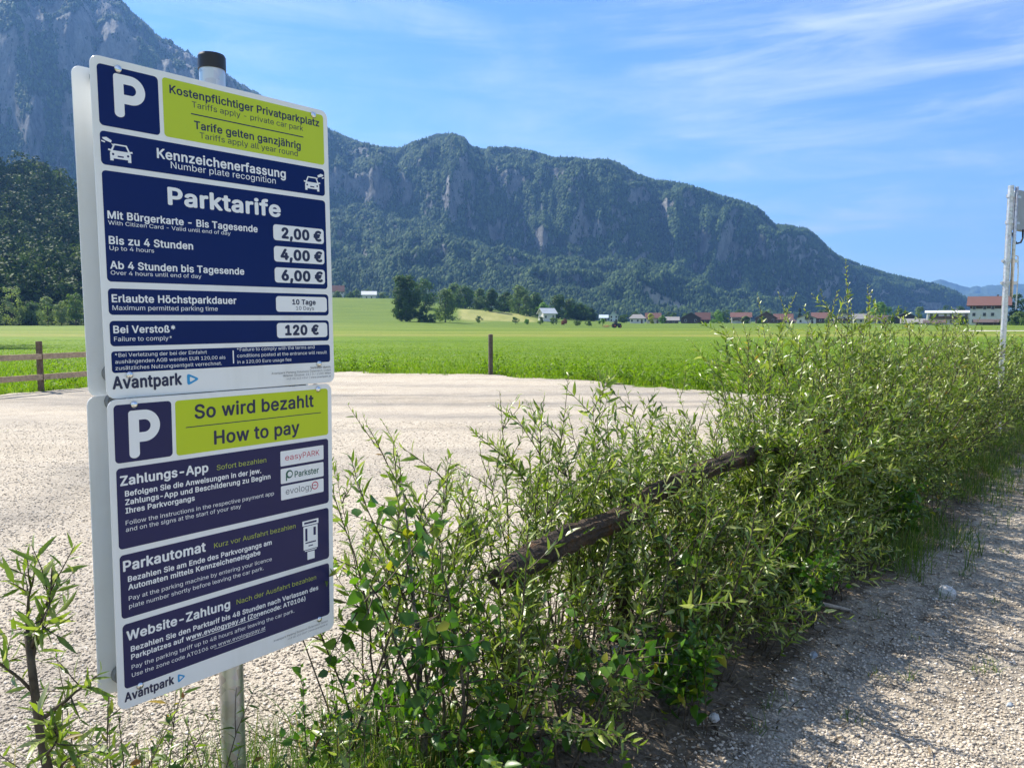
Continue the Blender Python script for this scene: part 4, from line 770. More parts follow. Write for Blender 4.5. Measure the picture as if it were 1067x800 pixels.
for k, (s, wd) in enumerate((('Befolgen Sie die Anweisungen in der jew.', 342), ('Zahlungs-App und Beschilderung zu Beginn', 369), ('Ihres Parkvorgangs', 161))): wh.text(s, -269, 134.5 - 19.2 * k, wd, .023)
wh.text('Follow the instructions in the respective payment app', -270, 70, 380, .002); wh.text('and on the signs at the start of your stay', -270, 54.5, 284, .002)
bx.rr(131.5, 270, 142, 182, 3); bx.rr(131.5, 269.5, 95, 135, 3); bx.rr(131.5, 269, 51.5, 89, 3)
rd.text('eas', 146, 156, 40, .006, cap=15); rd.text('yPARK', 188, 156, 68, .006, cap=15)
gn.text('Parkster', 175, 107, 78, .016, cap=16)
gn.loops([circ(158, 118, 11, 22), circ(159.5, 118, 7, 18)]); gn.loops([[(147, 101), (150.5, 101), (151, 110), (147.3, 114)]])
ge.text('evology', 146, 64.5, 88, -.003, stretch=1.05)
rd.loops([circ(240, 74, 11, 24), circ(240, 74, 8.4, 22)]); rd.rr(235, 245, 73, 75.4, .6)
wh.text('Parkautomat', -278, -33.5, 194, .027); ol.text('Kurz vor Ausfahrt bezahlen', -61, -31.5, 236, -.004)
wh.text('Bezahlen Sie am Ende des Parkvorgangs am', -269, -59.5, 369, .023); wh.text('Automaten mittels Kennzeicheneingabe', -269, -78.5, 335, .023)
wh.text('Pay at the parking machine by entering your licence', -269, -103, 369, .002); wh.text('plate number shortly before leaving the car park.', -269, -121, 344, .002)
sy_ = Print(.6)
sy_.loops([rrect(197, 250, -33, -19, 1.5), rrect(203, 244, -28.6, -23.4, .8)])
sy_.loops([rrect(200, 247, -100, -35, 2), rrect(206, 213, -76, -41, .8), rrect(233, 241, -64, -41, .8), rrect(206, 241, -83, -79.5, .6), rrect(216, 231, -92, -89, .6)])
sy_.rr(204, 243, -104.5, -102, .6); sy_.rr(212, 236, -129, -107, .8)
layer(sy_, 'machine_symbol', M_ink, pan2)
wh.text('Website-Zahlung', -276, -193.5, 253, .027); ol.text('Nach der Ausfahrt bezahlen', -4, -190.5, 244, -.004)
wh.text('Bezahlen Sie den Parktarif bis 48 Stunden nach Verlassen des', -268, -221.5, 514, .023)
wh.text('Parkplatzes auf www.evologypay.at (Zonencode: AT0106)', -268, -240, 471, .023); wh.rr(-126, 58, -244.6, -243.2, .4)
wh.text('Pay the parking tariff up to 48 hours after leaving the car park.', -268, -263, 435, .002)
wh.text('Use the zone code AT0106 on www.evologypay.at', -268, -281.5, 345, .002); wh.rr(-67, 77, -285.6, -284.6, .4)
dk0.text('Avantpark', -285, -333, 113, .032, cap=19.5)
o_, i_ = play(-161, -143, -325, 10.5); cyn.loops([o_, i_])
gy_.text('Avantpark Parking Solutions Österreich GmbH', 277, -324, 176, .002, align='r'); gy_.text('+43 (0) 123 4567 | www.avantpark.at', 277, -333, 132, .002, align='r')
layer(nv, 'navy_field', M_navy2, pan2); layer(li, 'lime_field', M_lime, pan2); layer(wh, 'white_lettering', M_ink, pan2); layer(bx, 'logo_field', M_ink, pan2)
layer(dk0, 'dark_lettering', M_dark, pan2); layer(cyn, 'emblem', M_cyan, pan2); layer(gy_, 'small_print', M_grey_ink, pan2); layer(ol, 'olive_lettering', M_olive, pan2)
layer(rd, 'red_lettering', M_red, pan2); layer(gn, 'green_lettering', M_green, pan2); layer(ge, 'grey_lettering', M_grey_ink, pan2)

# bolts with round heads, spacers and washers between front and rear panels
def bolts(par, spots):
    for (u, v) in spots:
        u /= 1000; v /= 1000
        mb = MB(); n = 14; rings = []
        for a, r in ((0, .0082), (.0016, .0080), (.0036, .0062), (.0048, .0032)):
            rings.append([Vector((u + r * math.cos(2 * PI * j / n), v + r * math.sin(2 * PI * j / n), .0006 + a)) for j in range(n)])
        mb.add([p for q in rings for p in q], [(i * n + j, i * n + (j + 1) % n, (i + 1) * n + (j + 1) % n, (i + 1) * n + j) for i in range(3) for j in range(n)] + [tuple(3 * n + j for j in range(n))])
        mb.build('bolt', M_chrome, par, smooth=True)
        sp_ = MB(); sp_.cyl((u, v, -.0031), (u, v, -.0995), .007, 12); sp_.cyl((u, v, -.0985), (u, v, -.080), .021, 20); sp_.cyl((u, v, -.0035), (u, v, -.014), .014, 16)
        sp_.build('spacer', M_spacer, par)
bolts(pan1, ((-243, 347), (255, 348), (-250, -315), (250, -313)))
bolts(pan2, ((-243, 337), (254, 338), (-251, -308), (249, -308)))
mb = MB(); mb.cyl((0, 0, -.05), (0, 0, 2.212), .030, 40)
mb.build('post', M_galv, sign, smooth=True).modifiers.new('split', 'EDGE_SPLIT')
mb = MB(); mb.tube([(0, 0, 2.207), (0, 0, 2.237), (0, 0, 2.2425), (0, 0, 2.245)], [.0325, .0325, .030, .022], 40)
mb.build('post_cap', M_cap, sign)
for z in (2.07, 1.53, 1.33, .82):
    mb = MB(); mb.tube([(0, 0, z - .014), (0, 0, z + .014)], [.0335, .0335], 28)
    mb.box((0.010, -.009, z), (.30, .012, .024), .88)
    mb.build('clamp', M_galv, sign)
# ------------------------------------------------------------------ leaves and shrubs
def unit(a): return a / np.maximum(np.linalg.norm(a, axis=-1, keepdims=True), 1e-9)
LEAF_T = np.array([(0,0),(.30,-1),(.34,0),(.30,1),(.68,-.72),(.70,0),(.68,.72),(1,0)])          # along, across
LEAF_F = np.array([(0,2,1),(0,3,2),(1,2,5),(1,5,4),(2,3,6),(2,6,5),(4,5,7),(5,6,7)])
LEAF_S = np.array([(0,0),(.42,-1),(.42,1),(1,0)]); LEAF_SF = np.array([(0,2,3),(0,3,1)])
def leaves(base, d, up, Ln, W, fold=.35, droop=.25, simple=False):
    """batch of leaf blades -> V, F ; base,d,up (n,3), Ln,W (n,)"""
    d = unit(d); side = unit(np.cross(d, up)); nn = np.cross(side, d)
    T, Fc = (LEAF_S, LEAF_SF) if simple else (LEAF_T, LEAF_F)
    s = T[:, 0][None, :, None]; ww = T[:, 1][None, :, None]
    V = base[:, None] + d[:, None] * s * Ln[:, None, None] + side[:, None] * ww * W[:, None, None] * .5 \
        + nn[:, None] * (np.abs(ww) * W[:, None, None] * .5 * fold - droop * s**2 * Ln[:, None, None])
    n = len(base); k = len(T)
    return V.reshape(-1, 3), (Fc[None] + (np.arange(n) * k)[:, None, None]).reshape(-1, 3), k
def bend(p0, d0, L_, n, rng, droop, wob=.12):
    p = np.array(p0, float); d = np.array(d0, float); pts = [p.copy()]; st_ = L_ / (n - 1)
    for i in range(n - 1):
        d = d + np.array([rng.normal() * wob, rng.normal() * wob, rng.normal() * wob * .6 - droop * (i / n)]); d /= np.linalg.norm(d)
        p = p + d * st_; pts.append(p.copy())
    return np.array(pts)
def along(pts, s):
    seg = np.linalg.norm(np.diff(pts, axis=0), axis=1); cu = np.r_[0, np.cumsum(seg)]; tot = cu[-1]
    q = np.clip(np.asarray(s) * tot, 0, tot * .9999); i = np.clip(np.searchsorted(cu, q, side='right') - 1, 0, len(pts) - 2)
    f = ((q - cu[i]) / np.maximum(seg[i], 1e-9))[:, None]
    return pts[i] * (1 - f) + pts[i + 1] * f, unit(pts[i + 1] - pts[i]), tot

class Plant:
    def __init__(self, rng): self.rng = rng; self.st = MB(); self.B = []; self.D = []; self.U = []; self.Ln = []; self.W = []; self.T = []
    def stem(self, pts, r0, r1, n=5, mi=0):
        k = len(pts); self.st.tube([tuple(p) for p in pts], [r0 + (r1 - r0) * i / (k - 1) for i in range(k)], n, mi, cap=True)
    def leafy(self, pts, s0, s1, gap, ln, wd, ang=42, tint=(0, 1), upb=.25, taper=.5):
        rng = self.rng
        tot = np.linalg.norm(np.diff(pts, axis=0), axis=1).sum()
        n = max(2, int(tot * (s1 - s0) / gap))
        s = np.linspace(s0, s1, n) + rng.normal(0, .3 / n, n) * (s1 - s0)
        P, T, _ = along(pts, np.clip(s, 0, 1))
        az = np.cumsum(rng.normal(2.4, .5, n))
        ref = np.where(np.abs(T[:, 2:3]) < .9, [[0, 0, 1.]], [[1., 0, 0]])
        u = unit(np.cross(T, ref)); v = np.cross(T, u)
        rad_ = u * np.cos(az)[:, None] + v * np.sin(az)[:, None]
        a = np.radians(rng.normal(ang, 13, n))[:, None]
        d = T * np.cos(a) + rad_ * np.sin(a) + np.array([0, 0, upb]) * rng.random((n, 1))
        up = unit(np.cross(np.cross(d, T), d) + rng.normal(0, .55, (n, 3)))
        k = 1 - taper * np.clip((s - .75) / .25, 0, 1)
        L_ = ln * rng.uniform(.6, 1.2, n) * k
        self.B.append(P); self.D.append(d); self.U.append(up); self.Ln.append(L_); self.W.append(wd * L_ / ln * rng.uniform(.75, 1.2, n))
        t = np.clip(rng.uniform(tint[0], tint[1], n) + .10 * k * 0, 0, 1); self.T.append(t)
    def finish(self, root, leaf_mat, stem_mats, simple=False, fold=.35, droop=.25, stem_name='stems', leaf_name='foliage'):
        o = self.st.build(stem_name, stem_mats, root, smooth=True)
        V, F, k = leaves(np.concatenate(self.B), np.concatenate(self.D), np.concatenate(self.U), np.concatenate(self.Ln), np.concatenate(self.W), fold, droop, simple)
        l = npmesh(leaf_name, V, F, leaf_mat, root, attrs={'tint': np.repeat(np.concatenate(self.T), k)})
        return o, l

M_willow = leafmat('willow_leaf', [(0, (.055, .105, .013)), (.35, (.122, .192, .018)), (.62, (.205, .272, .036)), (.82, (.30, .345, .095)), (.955, (.39, .42, .22)), (.985, (.36, .28, .03)), (1, (.34, .15, .03))], .33, .36, .6)
M_birch = leafmat('birch_leaf', [(0, (.028, .085, .010)), (.5, (.060, .150, .012)), (.9, (.11, .21, .016)), (1, (.26, .25, .02))], .42, .38, .5)
M_weed = leafmat('weed_leaf', [(0, (.035, .075, .012)), (.6, (.085, .15, .022)), (.92, (.15, .19, .04)), (1, (.30, .09, .03))], .42)
M_grass = leafmat('grass_blade', [(0, (.05, .10, .016)), (.6, (.10, .18, .025)), (.88, (.17, .21, .05)), (1, (.34, .28, .13))], .40, .5)
M_mgrass = leafmat('meadow_blade', [(0, (.085, .160, .007)), (.6, (.135, .220, .009)), (.9, (.18, .26, .016)), (1, (.30, .28, .07))], .55, .5)
M_bark = flat('willow_bark', (.085, .068, .048), .85, 0, .4, 40, .3, .6)
M_twig = flat('dead_twig', (.17, .135, .10), .9, 0, .4, 40, .2)
def birchbark():
    m, nt, out = nodes_of('birch_bark')
    f = noise(nt, 26, 5, .7, None, (1, 1, .5)); 
    c = ramp(nt, f, [(.40, (.05, .042, .036)), (.50, (.24, .20, .165)), (.68, (.50, .45, .39))])
    princ(nt, out, c, .8, 0, .2, bump(nt, f, .4, .01)); return m
M_bbark = birchbark()

def willow(label, t, s, h, nst, spread, seed, gap=.019, ln=.070, wd=.0115, lean=(0, 0), simple=False, low=.22, twigs=6, tint=(0, .93), dead=0, sprays=0, sprigs=()):
    rng = np.random.default_rng(seed)
    x, y = ROW0 + RD * t + RM * s
    z = float(znear(x, y)) - .02
    root = empty('willow_shrub', (x, y, z)); tag(root, label, 'shrub', 'willow shrubs of the hedge')
    pl = Plant(rng)
    for i in range(nst):
        a = rng.random() * 2 * PI
        b = np.array([math.cos(a), math.sin(a), 0]) * rng.random()**.6
        p0 = np.r_[RD * b[0] * spread * .42 + RM * b[1] * .16, 0]
        til = rng.normal(0, .20, 2)
        out = RD * (b[0] * .28 + til[0]) * spread + RM * (b[1] * .30 + til[1] * .85)
        d = np.array([out[0] + lean[0], out[1] + lean[1], 1.0])
        d /= np.linalg.norm(d)
        Ls = h * rng.uniform(.62, 1.02) * (1.0 if rng.random() > .12 else 1.10)
        pts = bend(p0, d, Ls, 9, rng, .035, .075)
        pl.stem(pts, .0075 * rng.uniform(.5, 1.3), .0012, 4)
        kz = rng.choice([.62, .8, 1.0, 1.0, 1.18]); tl = rng.uniform(-.16, .16); ti = (max(0, tint[0] + tl), min(1, tint[1] + tl * .5))
        pl.leafy(pts, low + .12 * rng.random(), 1.0, gap * (.55 + .45 * kz), ln * kz, wd * kz, tint=ti)
        for k in range(int(twigs * rng.uniform(.7, 1.3))):
            f = rng.uniform(low, .93)
            P, T, _ = along(pts, np.array([f]))
            rv = rng.normal(0, 1, 3); rv -= T[0] * rv.dot(T[0]); rv /= np.linalg.norm(rv)
            dd = T[0] * .75 + rv * rng.uniform(.5, .95) + np.array([0, 0, .15])
            tp = bend(P[0], dd / np.linalg.norm(dd), h * rng.uniform(.13, .32) * (1.15 - .5 * f), 5, rng, .02, .12)
            pl.stem(tp, .0028, .0008, 3)
            pl.leafy(tp, .10, 1.0, gap * (.55 + .45 * kz), ln * .92 * kz, wd * kz, tint=ti)
    for i in range(sprays):            # low branches reaching out over the path
        a = rng.uniform(-.9, .9)
        d = np.r_[RM * math.cos(a) + RD * math.sin(a), rng.uniform(.25, .75)]
        p0 = np.r_[RD * rng.uniform(-.4, .4) * spread, rng.uniform(.05, .5) * h * .6]
        pts = bend(p0, d / np.linalg.norm(d), rng.uniform(.40, .72), 7, rng, .10, .08)
        pl.stem(pts, .004, .001, 3); pl.leafy(pts, .25, 1.0, gap, ln, wd, tint=tint)
    for (ox, hs) in sprigs:            # single long shoots above the crown
        pts = bend(np.r_[RD * ox, .3], unit(np.array([rng.normal() * .05, rng.normal() * .05, 1.0])), hs - .3, 12, rng, .012, .055)
        pl.stem(pts, .005, .0015, 4); pl.leafy(pts, .2, 1.0, gap * .9, ln * .8, wd * 1.15, ang=34, tint=(.5, .97), upb=.1)
    for i in range(dead):
        a = rng.random() * 2 * PI
        p0 = np.r_[RD * rng.uniform(-.5, .5) + RM * rng.uniform(-.2, .35), 0]
        d = np.array([math.cos(a), math.sin(a), rng.uniform(.05, 1.1)])
        pts = bend(p0, d / np.linalg.norm(d), rng.uniform(.25, .75), 6, rng, .08, .16)
        pl.stem(pts, .0035 * rng.uniform(.5, 1.2), .0008, 3, 1)
    pl.finish(root, M_willow, [M_bark, M_twig], simple)
    return root

W_ = willow
W_('airy willow shrub beside the sign, gravel showing between its narrow leaves', .66, -.22, 1.18, 15, .75, 101, lean=(.12, .12), gap=.016, ln=0.065, wd=.0145, low=.34, twigs=5, dead=16)
W_('willow shrub at the near broken end of the log rail', 1.05, -.26, 1.16, 18, .9, 102, gap=.016, ln=0.071, wd=.0145, low=.30, twigs=6, dead=44, sprays=6)
W_('willow shrub growing through the first log behind its rusty brown bark patch', 1.62, -.24, 1.27, 22, 1.0, 103, gap=.016, ln=0.073, wd=.0145, low=.24, twigs=7, dead=46, sprays=11)
W_('willow shrub with upright pale shoots where the two logs meet', 2.22, -.20, 1.22, 27, 1.0, 104, gap=.016, ln=0.076, wd=.0145, low=.22, twigs=8, tint=(.1, .96), dead=44, sprays=15)
W_('willow shrub around the second log with long drooping yellowish leaves', 2.85, -.10, 1.22, 34, 1.1, 105, gap=0.0138, ln=0.065, wd=.0145, low=.16, twigs=8, tint=(.15, .97), dead=40, sprays=16)
W_('dense willow shrub hiding the far end of the log rail', 3.55, -.10, 1.40, 40, 1.2, 106, sprigs=((-.15, 1.78), (.3, 1.70)), tint=(0, 0.86), gap=0.0146, ln=0.061, wd=0.0149, low=.10, twigs=9, dead=34, sprays=18)
W_('tall bushy willow shrub just beyond the log rail, top level with the village', 4.35, .03, 1.66, 46, 1.3, 107, sprigs=((.25, 1.93), (.42, 1.80), (-.2, 1.72)), tint=(0.12, 0.97), gap=0.0155, ln=0.061, wd=0.0157, low=.06, twigs=10, sprays=20)
W_('willow shrub below the brown barns with thin sprigs above its crown', 5.25, .03, 1.60, 46, 1.4, 108, sprigs=((.2, 1.80), (-.3, 1.75), (.5, 1.70)), tint=(0.0, 0.8), gap=0.0172, ln=0.062, wd=0.0165, low=.05, twigs=10, sprays=20)
W_('willow shrub in the middle of the hedge, third before the tall grey pole', 6.35, .02, 1.62, 49, 1.6, 109, tint=(0.15, 1.0), gap=0.0198, ln=0.063, wd=0.0175, low=.05, twigs=10, simple=True, sprays=18)
W_('willow shrub below the long white flat-roofed house', 7.65, .0, 1.52, 52, 1.7, 110, tint=(0, 0.85), gap=0.0215, ln=0.064, wd=0.0186, low=.05, twigs=10, simple=True, sprays=18)
W_('willow shrub just before the tall grey pole', 9.1, .0, 1.59, 52, 1.8, 111, tint=(0.1, 0.97), gap=0.0241, ln=0.065, wd=0.0199, low=.05, twigs=10, simple=True, sprays=16)
W_('low willow shrub round the foot of the tall grey pole', 10.7, .0, 1.37, 52, 1.9, 112, tint=(0, 0.8), gap=0.0258, ln=0.067, wd=0.0214, low=.05, twigs=10, simple=True, sprays=16)
W_('last willow shrub of the hedge, at the right edge beyond the grey pole', 12.6, .0, 1.37, 58, 2.1, 113, tint=(0.1, 0.95), gap=0.0292, ln=0.068, wd=0.0231, low=.05, twigs=10, simple=True, sprays=16)

W_('thin willow shoots growing up in front of the first log', 1.40, .16, .84, 12, 1.0, 121, gap=.016, ln=0.067, wd=.0145, low=.35, twigs=3)
W_('thin willow shoots growing up in front of the second log', 2.10, .16, .90, 14, .9, 122, gap=.016, ln=0.067, wd=.0145, low=.3, twigs=4, sprays=6)
W_('short willow shoots covering the cut end of the first log', .93, .15, .86, 10, .5, 123, gap=.016, ln=0.065, wd=.0145, low=.3, twigs=4, sprays=3)
W_('bushy willow shoots leaning over the path below the second log', 3.0, .26, .82, 16, 1.3, 124, gap=.016, ln=0.065, wd=.0145, low=.12, twigs=6, sprays=10)
# young birch with broad leaves beside the sign
def birch(label, t, s, h, stems, seed, ln=.050, wd=.040, gap=.030, name='birch_sapling', trunk=.013):
    rng = np.random.default_rng(seed)
    x, y = ROW0 + RD * t + RM * s; z = float(znear(x, y)) - .02
    root = empty(name, (x, y, z)); tag(root, label, 'sapling')
    pl = Plant(rng)
    for i, (lx, ly, hh, rr_) in enumerate(stems):
        d = np.array([lx, ly, 1.0]); d /= np.linalg.norm(d)
        pts = bend((rng.normal() * .03, rng.normal() * .03, 0), d, h * hh, 11, rng, .02, .13)
        pl.stem(pts, rr_, .002, 8, 0 if rr_ > .009 else 1)
        for k in range(11):
            f = rng.uniform(.15, .97); P, T, _ = along(pts, np.array([f]))
            rv = rng.normal(0, 1, 3); rv -= T[0] * rv.dot(T[0]); rv /= np.linalg.norm(rv)
            dd = T[0] * .4 + rv; tp = bend(P[0], dd / np.linalg.norm(dd), h * rng.uniform(.14, .34), 6, rng, .06, .12)
            pl.stem(tp, .003, .0009, 3, 1); pl.leafy(tp, .2, 1.0, gap, ln, wd, ang=62, tint=(0, 1), upb=-.25, taper=.3)
        pl.leafy(pts, .55, 1.0, gap, ln, wd, ang=60, upb=-.2, taper=.3)
    pl.finish(root, M_birch, [M_bbark, M_bark], fold=.18, droop=.3, stem_name='trunk', leaf_name='foliage')
    return root
birch('young birch with pale trunk and broad bright green leaves right of the sign', .60, .10, 1.02, [(-.10, .03, 1.0, .014), (.14, -.10, .85, .008), (-.30, .0, .85, .007), (-.16, -.22, .7, .007), (.30, .10, .62, .006)], 41)
birch('low broad-leaved sapling in deep shade at the bottom middle of the hedge', .98, .30, .60, [(.1, -.1, 1.0, .006), (-.25, -.1, .9, .006), (.3, .1, .9, .005)], 44)
birch('small broad-leaved sapling in front of the second log', 1.92, .26, .74, [(.05, -.05, 1.0, .006), (.25, .1, .8, .005), (-.2, 0, .7, .005)], 45)

# little willow at the left edge, in front of the sign
def leftwillow():
    rng = np.random.default_rng(77)
    x, y = -.985, 1.50; root = empty('willow_sapling', (x, y, 0)); tag(root, 'small willow sapling with a dark thin trunk at the left edge, before the sign', 'sapling')
    pl = Plant(rng)
    pts = np.array([(.055, .0, -.03), (.05, 0, .3), (.035, .0, .60), (.012, 0, .74), (.003, .0, .86), (-.004, .0, .97)]); pl.stem(pts, .0125, .007, 8)
    def br(p, d, l, r, leaf=(.08, 1), g=.012, ln=.056, sub=0):
        q = bend(p, np.array(d, float) / np.linalg.norm(d), l, 7, rng, .02, .10); pl.stem(q, r, .001, 5); pl.leafy(q, leaf[0], leaf[1], g, ln, .0105, ang=44, tint=(.1, .95))
        for k in range(sub):
            f = rng.uniform(.25, .9); P, T, _ = along(q, np.array([f])); rv = rng.normal(0, .8, 3)
            q2 = bend(P[0], unit(T[0] + rv), l * rng.uniform(.35, .6), 5, rng, .02, .1); pl.stem(q2, .002, .0008, 3); pl.leafy(q2, .05, 1, g, ln, .0105, ang=46, tint=(.1, .95))
    br((.01, 0, .78), (.80, -.1, .42), .155, .006, sub=5)
    br((.03, 0, .66), (.75, -.1, .75), .11, .004, sub=3)
    br((.0, 0, .90), (.30, .1, 1), .21, .005, sub=5)
    br((-.004, 0, .96), (-.05, .1, 1), .16, .004, sub=4)
    br((.0, 0, .93), (.45, -.1, .9), .15, .004, sub=4)
    br((.0, 0, .84), (-.6, 0, .7), .2, .004, sub=4)
    br((.02, 0, .70), (.35, -.5, .5), .18, .004, sub=5)
    br((.04, 0, .52), (.6, .1, .25), .07, .003, sub=1)
    br((.045, 0, .42), (-.5, -.1, .6), .2, .003, sub=3)
    br((.05, 0, .55), (.75, .2, -.45), .15, .002, leaf=(.9, 1), sub=0)
    pl.finish(root, M_willow, [M_bark])
leftwillow()

# low leafy weeds along the verge by the post
def weed(label, x, y, h, seed, n=5, ln=.04, wd=.015, name='weed', tint=(0, 1), mat=None, gap=.02):
    rng = np.random.default_rng(seed); z = float(znear(x, y)) - .01
    root = empty(name, (x, y, z)); tag(root, label, 'weed')
    pl = Plant(rng)
    for i in range(n):
        d = np.array([rng.normal() * .28, rng.normal() * .28, 1.0]); q = bend((rng.normal() * .04, rng.normal() * .04, 0), unit(d), h * rng.uniform(.6, 1.05), 7, rng, .02, .09)
        pl.stem(q, .0032, .001, 4); pl.leafy(q, .25, 1, gap, ln, wd, ang=55, tint=tint)
        for k in range(4):
            P, T, _ = along(q, np.array([rng.uniform(.25, .9)])); q2 = bend(P[0], unit(T[0] + rng.normal(0, .7, 3)), h * rng.uniform(.15, .32), 4, rng, .02, .1)
            pl.stem(q2, .0016, .0007, 3); pl.leafy(q2, .1, 1, gap, ln, wd, ang=55, tint=tint)
    pl.finish(root, mat or M_weed, [M_bark])
UG = [(.20, .12, .46, 'undergrowth plant right beside the post foot under the sign'), (.62, .34, .50, 'undergrowth plant at the bottom of the birch'), (.95, .10, .55, 'undergrowth plant below the near end of the log rail'), (1.30, .30, .52, 'undergrowth plant in deep shade below the first log'),
      (1.62, .42, .42, 'low plant in front of the rusty bark patch of the log'), (2.0, .36, .55, 'undergrowth plant below the joint of the logs'), (2.4, .40, .50, 'undergrowth plant below the second log'), (2.85, .42, .55, 'leafy plant leaning to the path below the second log'),
      (3.35, .42, .52, 'low leafy plant at the hedge edge left of the bleached stick'), (3.9, .40, .60, 'low leafy plant where the path shadow is widest'),
      (4.7, .46, .55, 'low leafy plant at the bare soil patch of the hedge foot'), (5.7, .45, .55, 'low leafy plant between hedge and path below the round tree')]
for k_, (t_, s_, h_, lb_) in enumerate(UG):
    p_ = ROW0 + RD * t_ + RM * s_
    weed(lb_, p_[0], p_[1], h_, 230 + k_, 12, .046 if k_ % 2 else .058, .030 if k_ % 3 == 1 else .013, 'undergrowth_plant', mat=M_birch if k_ % 3 == 1 else M_willow, gap=.016)
weed('reddish tipped sprig of small round leaves under the lower left sign corner', -.72, 1.58, .76, 201, 5, .024, .014)
weed('leafy weed with willow-like leaves left of the post foot', -.93, 1.78, .66, 202, 6, .045, .011)
weed('low green weed at the bottom left corner beside the willow sapling', -1.08, 1.72, .60, 203, 6, .042, .012)
weed('narrow leaved weed just left of the post foot', -.80, 1.70, .64, 206, 7, .042, .011, mat=M_willow)
weed('tall narrow leaved weed behind the willow sapling at the left edge', -1.02, 1.86, .70, 207, 7, .046, .011, mat=M_willow)
weed('tufted pale weed directly in front of the post', -.66, 1.70, .56, 208, 7, .034, .012)
weed('small leafy weed between the sign post and the birch', -.36, 1.98, .58, 204, 6, .034, .022, mat=M_birch)
weed('branching weed with pale fresh leaves right behind the post', -.56, 2.12, .62, 205, 5, .030, .022, mat=M_birch)

# grass and litter along the hedge foot, tufts on the path (uncountable)
def blades(name, P, h, mat, wid=.004, lean=.45, per=7, sp=.03, tint=(0, 1), dryp=.06):
    n = len(P) * per
    B = np.repeat(P, per, 0) + np.c_[R.normal(0, sp, (n, 2)), np.zeros(n)]
    H = np.repeat(h, per) * R.uniform(.45, 1.15, n)
    a = R.random(n) * 2 * PI; ln = np.abs(R.normal(0, lean, n))
    d = np.stack([np.cos(a) * ln, np.sin(a) * ln, np.ones(n)], -1); d = unit(d)
    sd_ = unit(np.stack([-np.sin(a) + R.normal(0, .4, n), np.cos(a) + R.normal(0, .4, n), np.zeros(n)], -1))
    wv = (wid if not hasattr(wid, '__len__') else np.repeat(wid, per))
    wv = (wv * R.uniform(.6, 1.3, n))[:, None]
    mid = B + d * (H * .55)[:, None]; out = np.stack([np.cos(a), np.sin(a), np.zeros(n)], -1) * (H * ln * .5)[:, None]
    tip = B + d * H[:, None] + out - np.c_[np.zeros((n, 2)), H * ln * .25]
    V = np.stack([B - sd_ * wv / 2, B + sd_ * wv / 2, mid - sd_ * wv * .4, mid + sd_ * wv * .4, tip], 1)
    Fq = (np.array([(0,1,3),(0,3,2),(2,3,4)])[None] + (np.arange(n) * 5)[:, None, None]).reshape(-1, 3)
    t = R.uniform(tint[0], tint[1], n); t = np.where(R.random(n) < dryp, 1.0, t * .93)
    return tag(npmesh(name, V.reshape(-1, 3), Fq, mat, attrs={'tint': np.repeat(t, 5)}), kind='stuff')
n = 2600
t = R.random(n)**1.3 * 14; s = R.normal(.10, .28, n) + .12 * (t > 3)
den = fbm(t * .9, s * 2, 3, 31) + .16 * (t > 3.2) - .1 * (t < 2.4)
kk = den > .53; t, s = t[kk], s[kk]
xy = ROW0 + t[:, None] * RD + s[:, None] * RM
blades('grass', np.c_[xy, znear(xy[:, 0], xy[:, 1]) - .01], (.15 + .22 * R.random(len(t))) * np.where(t > 5, .55, 1), M_grass, .0045, .5, 14, .05)
n = 420
xs = R.uniform(-1.5, -.15, n); ys = 1.62 + R.random(n) * .9 + .3 * (xs + .7)
blades('verge_grass', np.c_[xs, ys, znear(xs, ys) - .01], .16 + .30 * R.random(n)**2, M_grass, .0035, .4, 9, .04)
tp = []
for _ in range(46):
    Yq = rnd.uniform(2.7, 9); Xq = rnd.uniform(.25, .75) * Yq; t_, s_ = row(Xq, Yq)
    if s_ > .62: tp.append((Xq, Yq))
tp += [(1.12, 3.05), (1.06, 2.98), (3.9, 6.1), (4.0, 5.0), (1.35, 2.9), (2.1, 3.3)]
tp = np.array(tp)
blades('path_tufts', np.c_[tp, znear(tp[:, 0], tp[:, 1])], R.uniform(.03, .085, len(tp)), M_grass, .003, .8, 16, .022)
tp = np.array([(x, y) for x, y in zip(R.uniform(-9, 3, 90), R.uniform(4, 20, 90)) if row(x, y)[1] < -.6 and inside(x, y) and fbm(x * .3, y * .8, 2, 51) > .5])
blades('lot_tufts', np.c_[tp, znear(tp[:, 0], tp[:, 1])], R.uniform(.02, .06, len(tp)), M_grass, .003, .8, 14, .05)
# dead twigs and dry leaves on the soil
n = 5200
t = R.random(n)**1.2 * 10 - .2; s = R.normal(.32, .26, n); xy = ROW0 + t[:, None] * RD + s[:, None] * RM
a = R.random(n) * 2 * PI
B = np.c_[xy, znear(xy[:, 0], xy[:, 1]) + .004 + .02 * R.random(n)]
V, F, k = leaves(B, np.c_[np.cos(a), np.sin(a), R.normal(.05, .15, n)], np.c_[R.normal(0, .3, (n, 2)), np.ones(n)], R.uniform(.025, .10, n), R.uniform(.002, .012, n), .3, .1, True)
M_litter = leafmat('dry_litter', [(0, (.05, .037, .025)), (.5, (.14, .105, .07)), (.9, (.24, .19, .13)), (1, (.32, .27, .20))], .1, .8, .1)
tag(npmesh('litter', V, F, M_litter, attrs={'tint': np.repeat(R.random(n), k)}), kind='stuff')

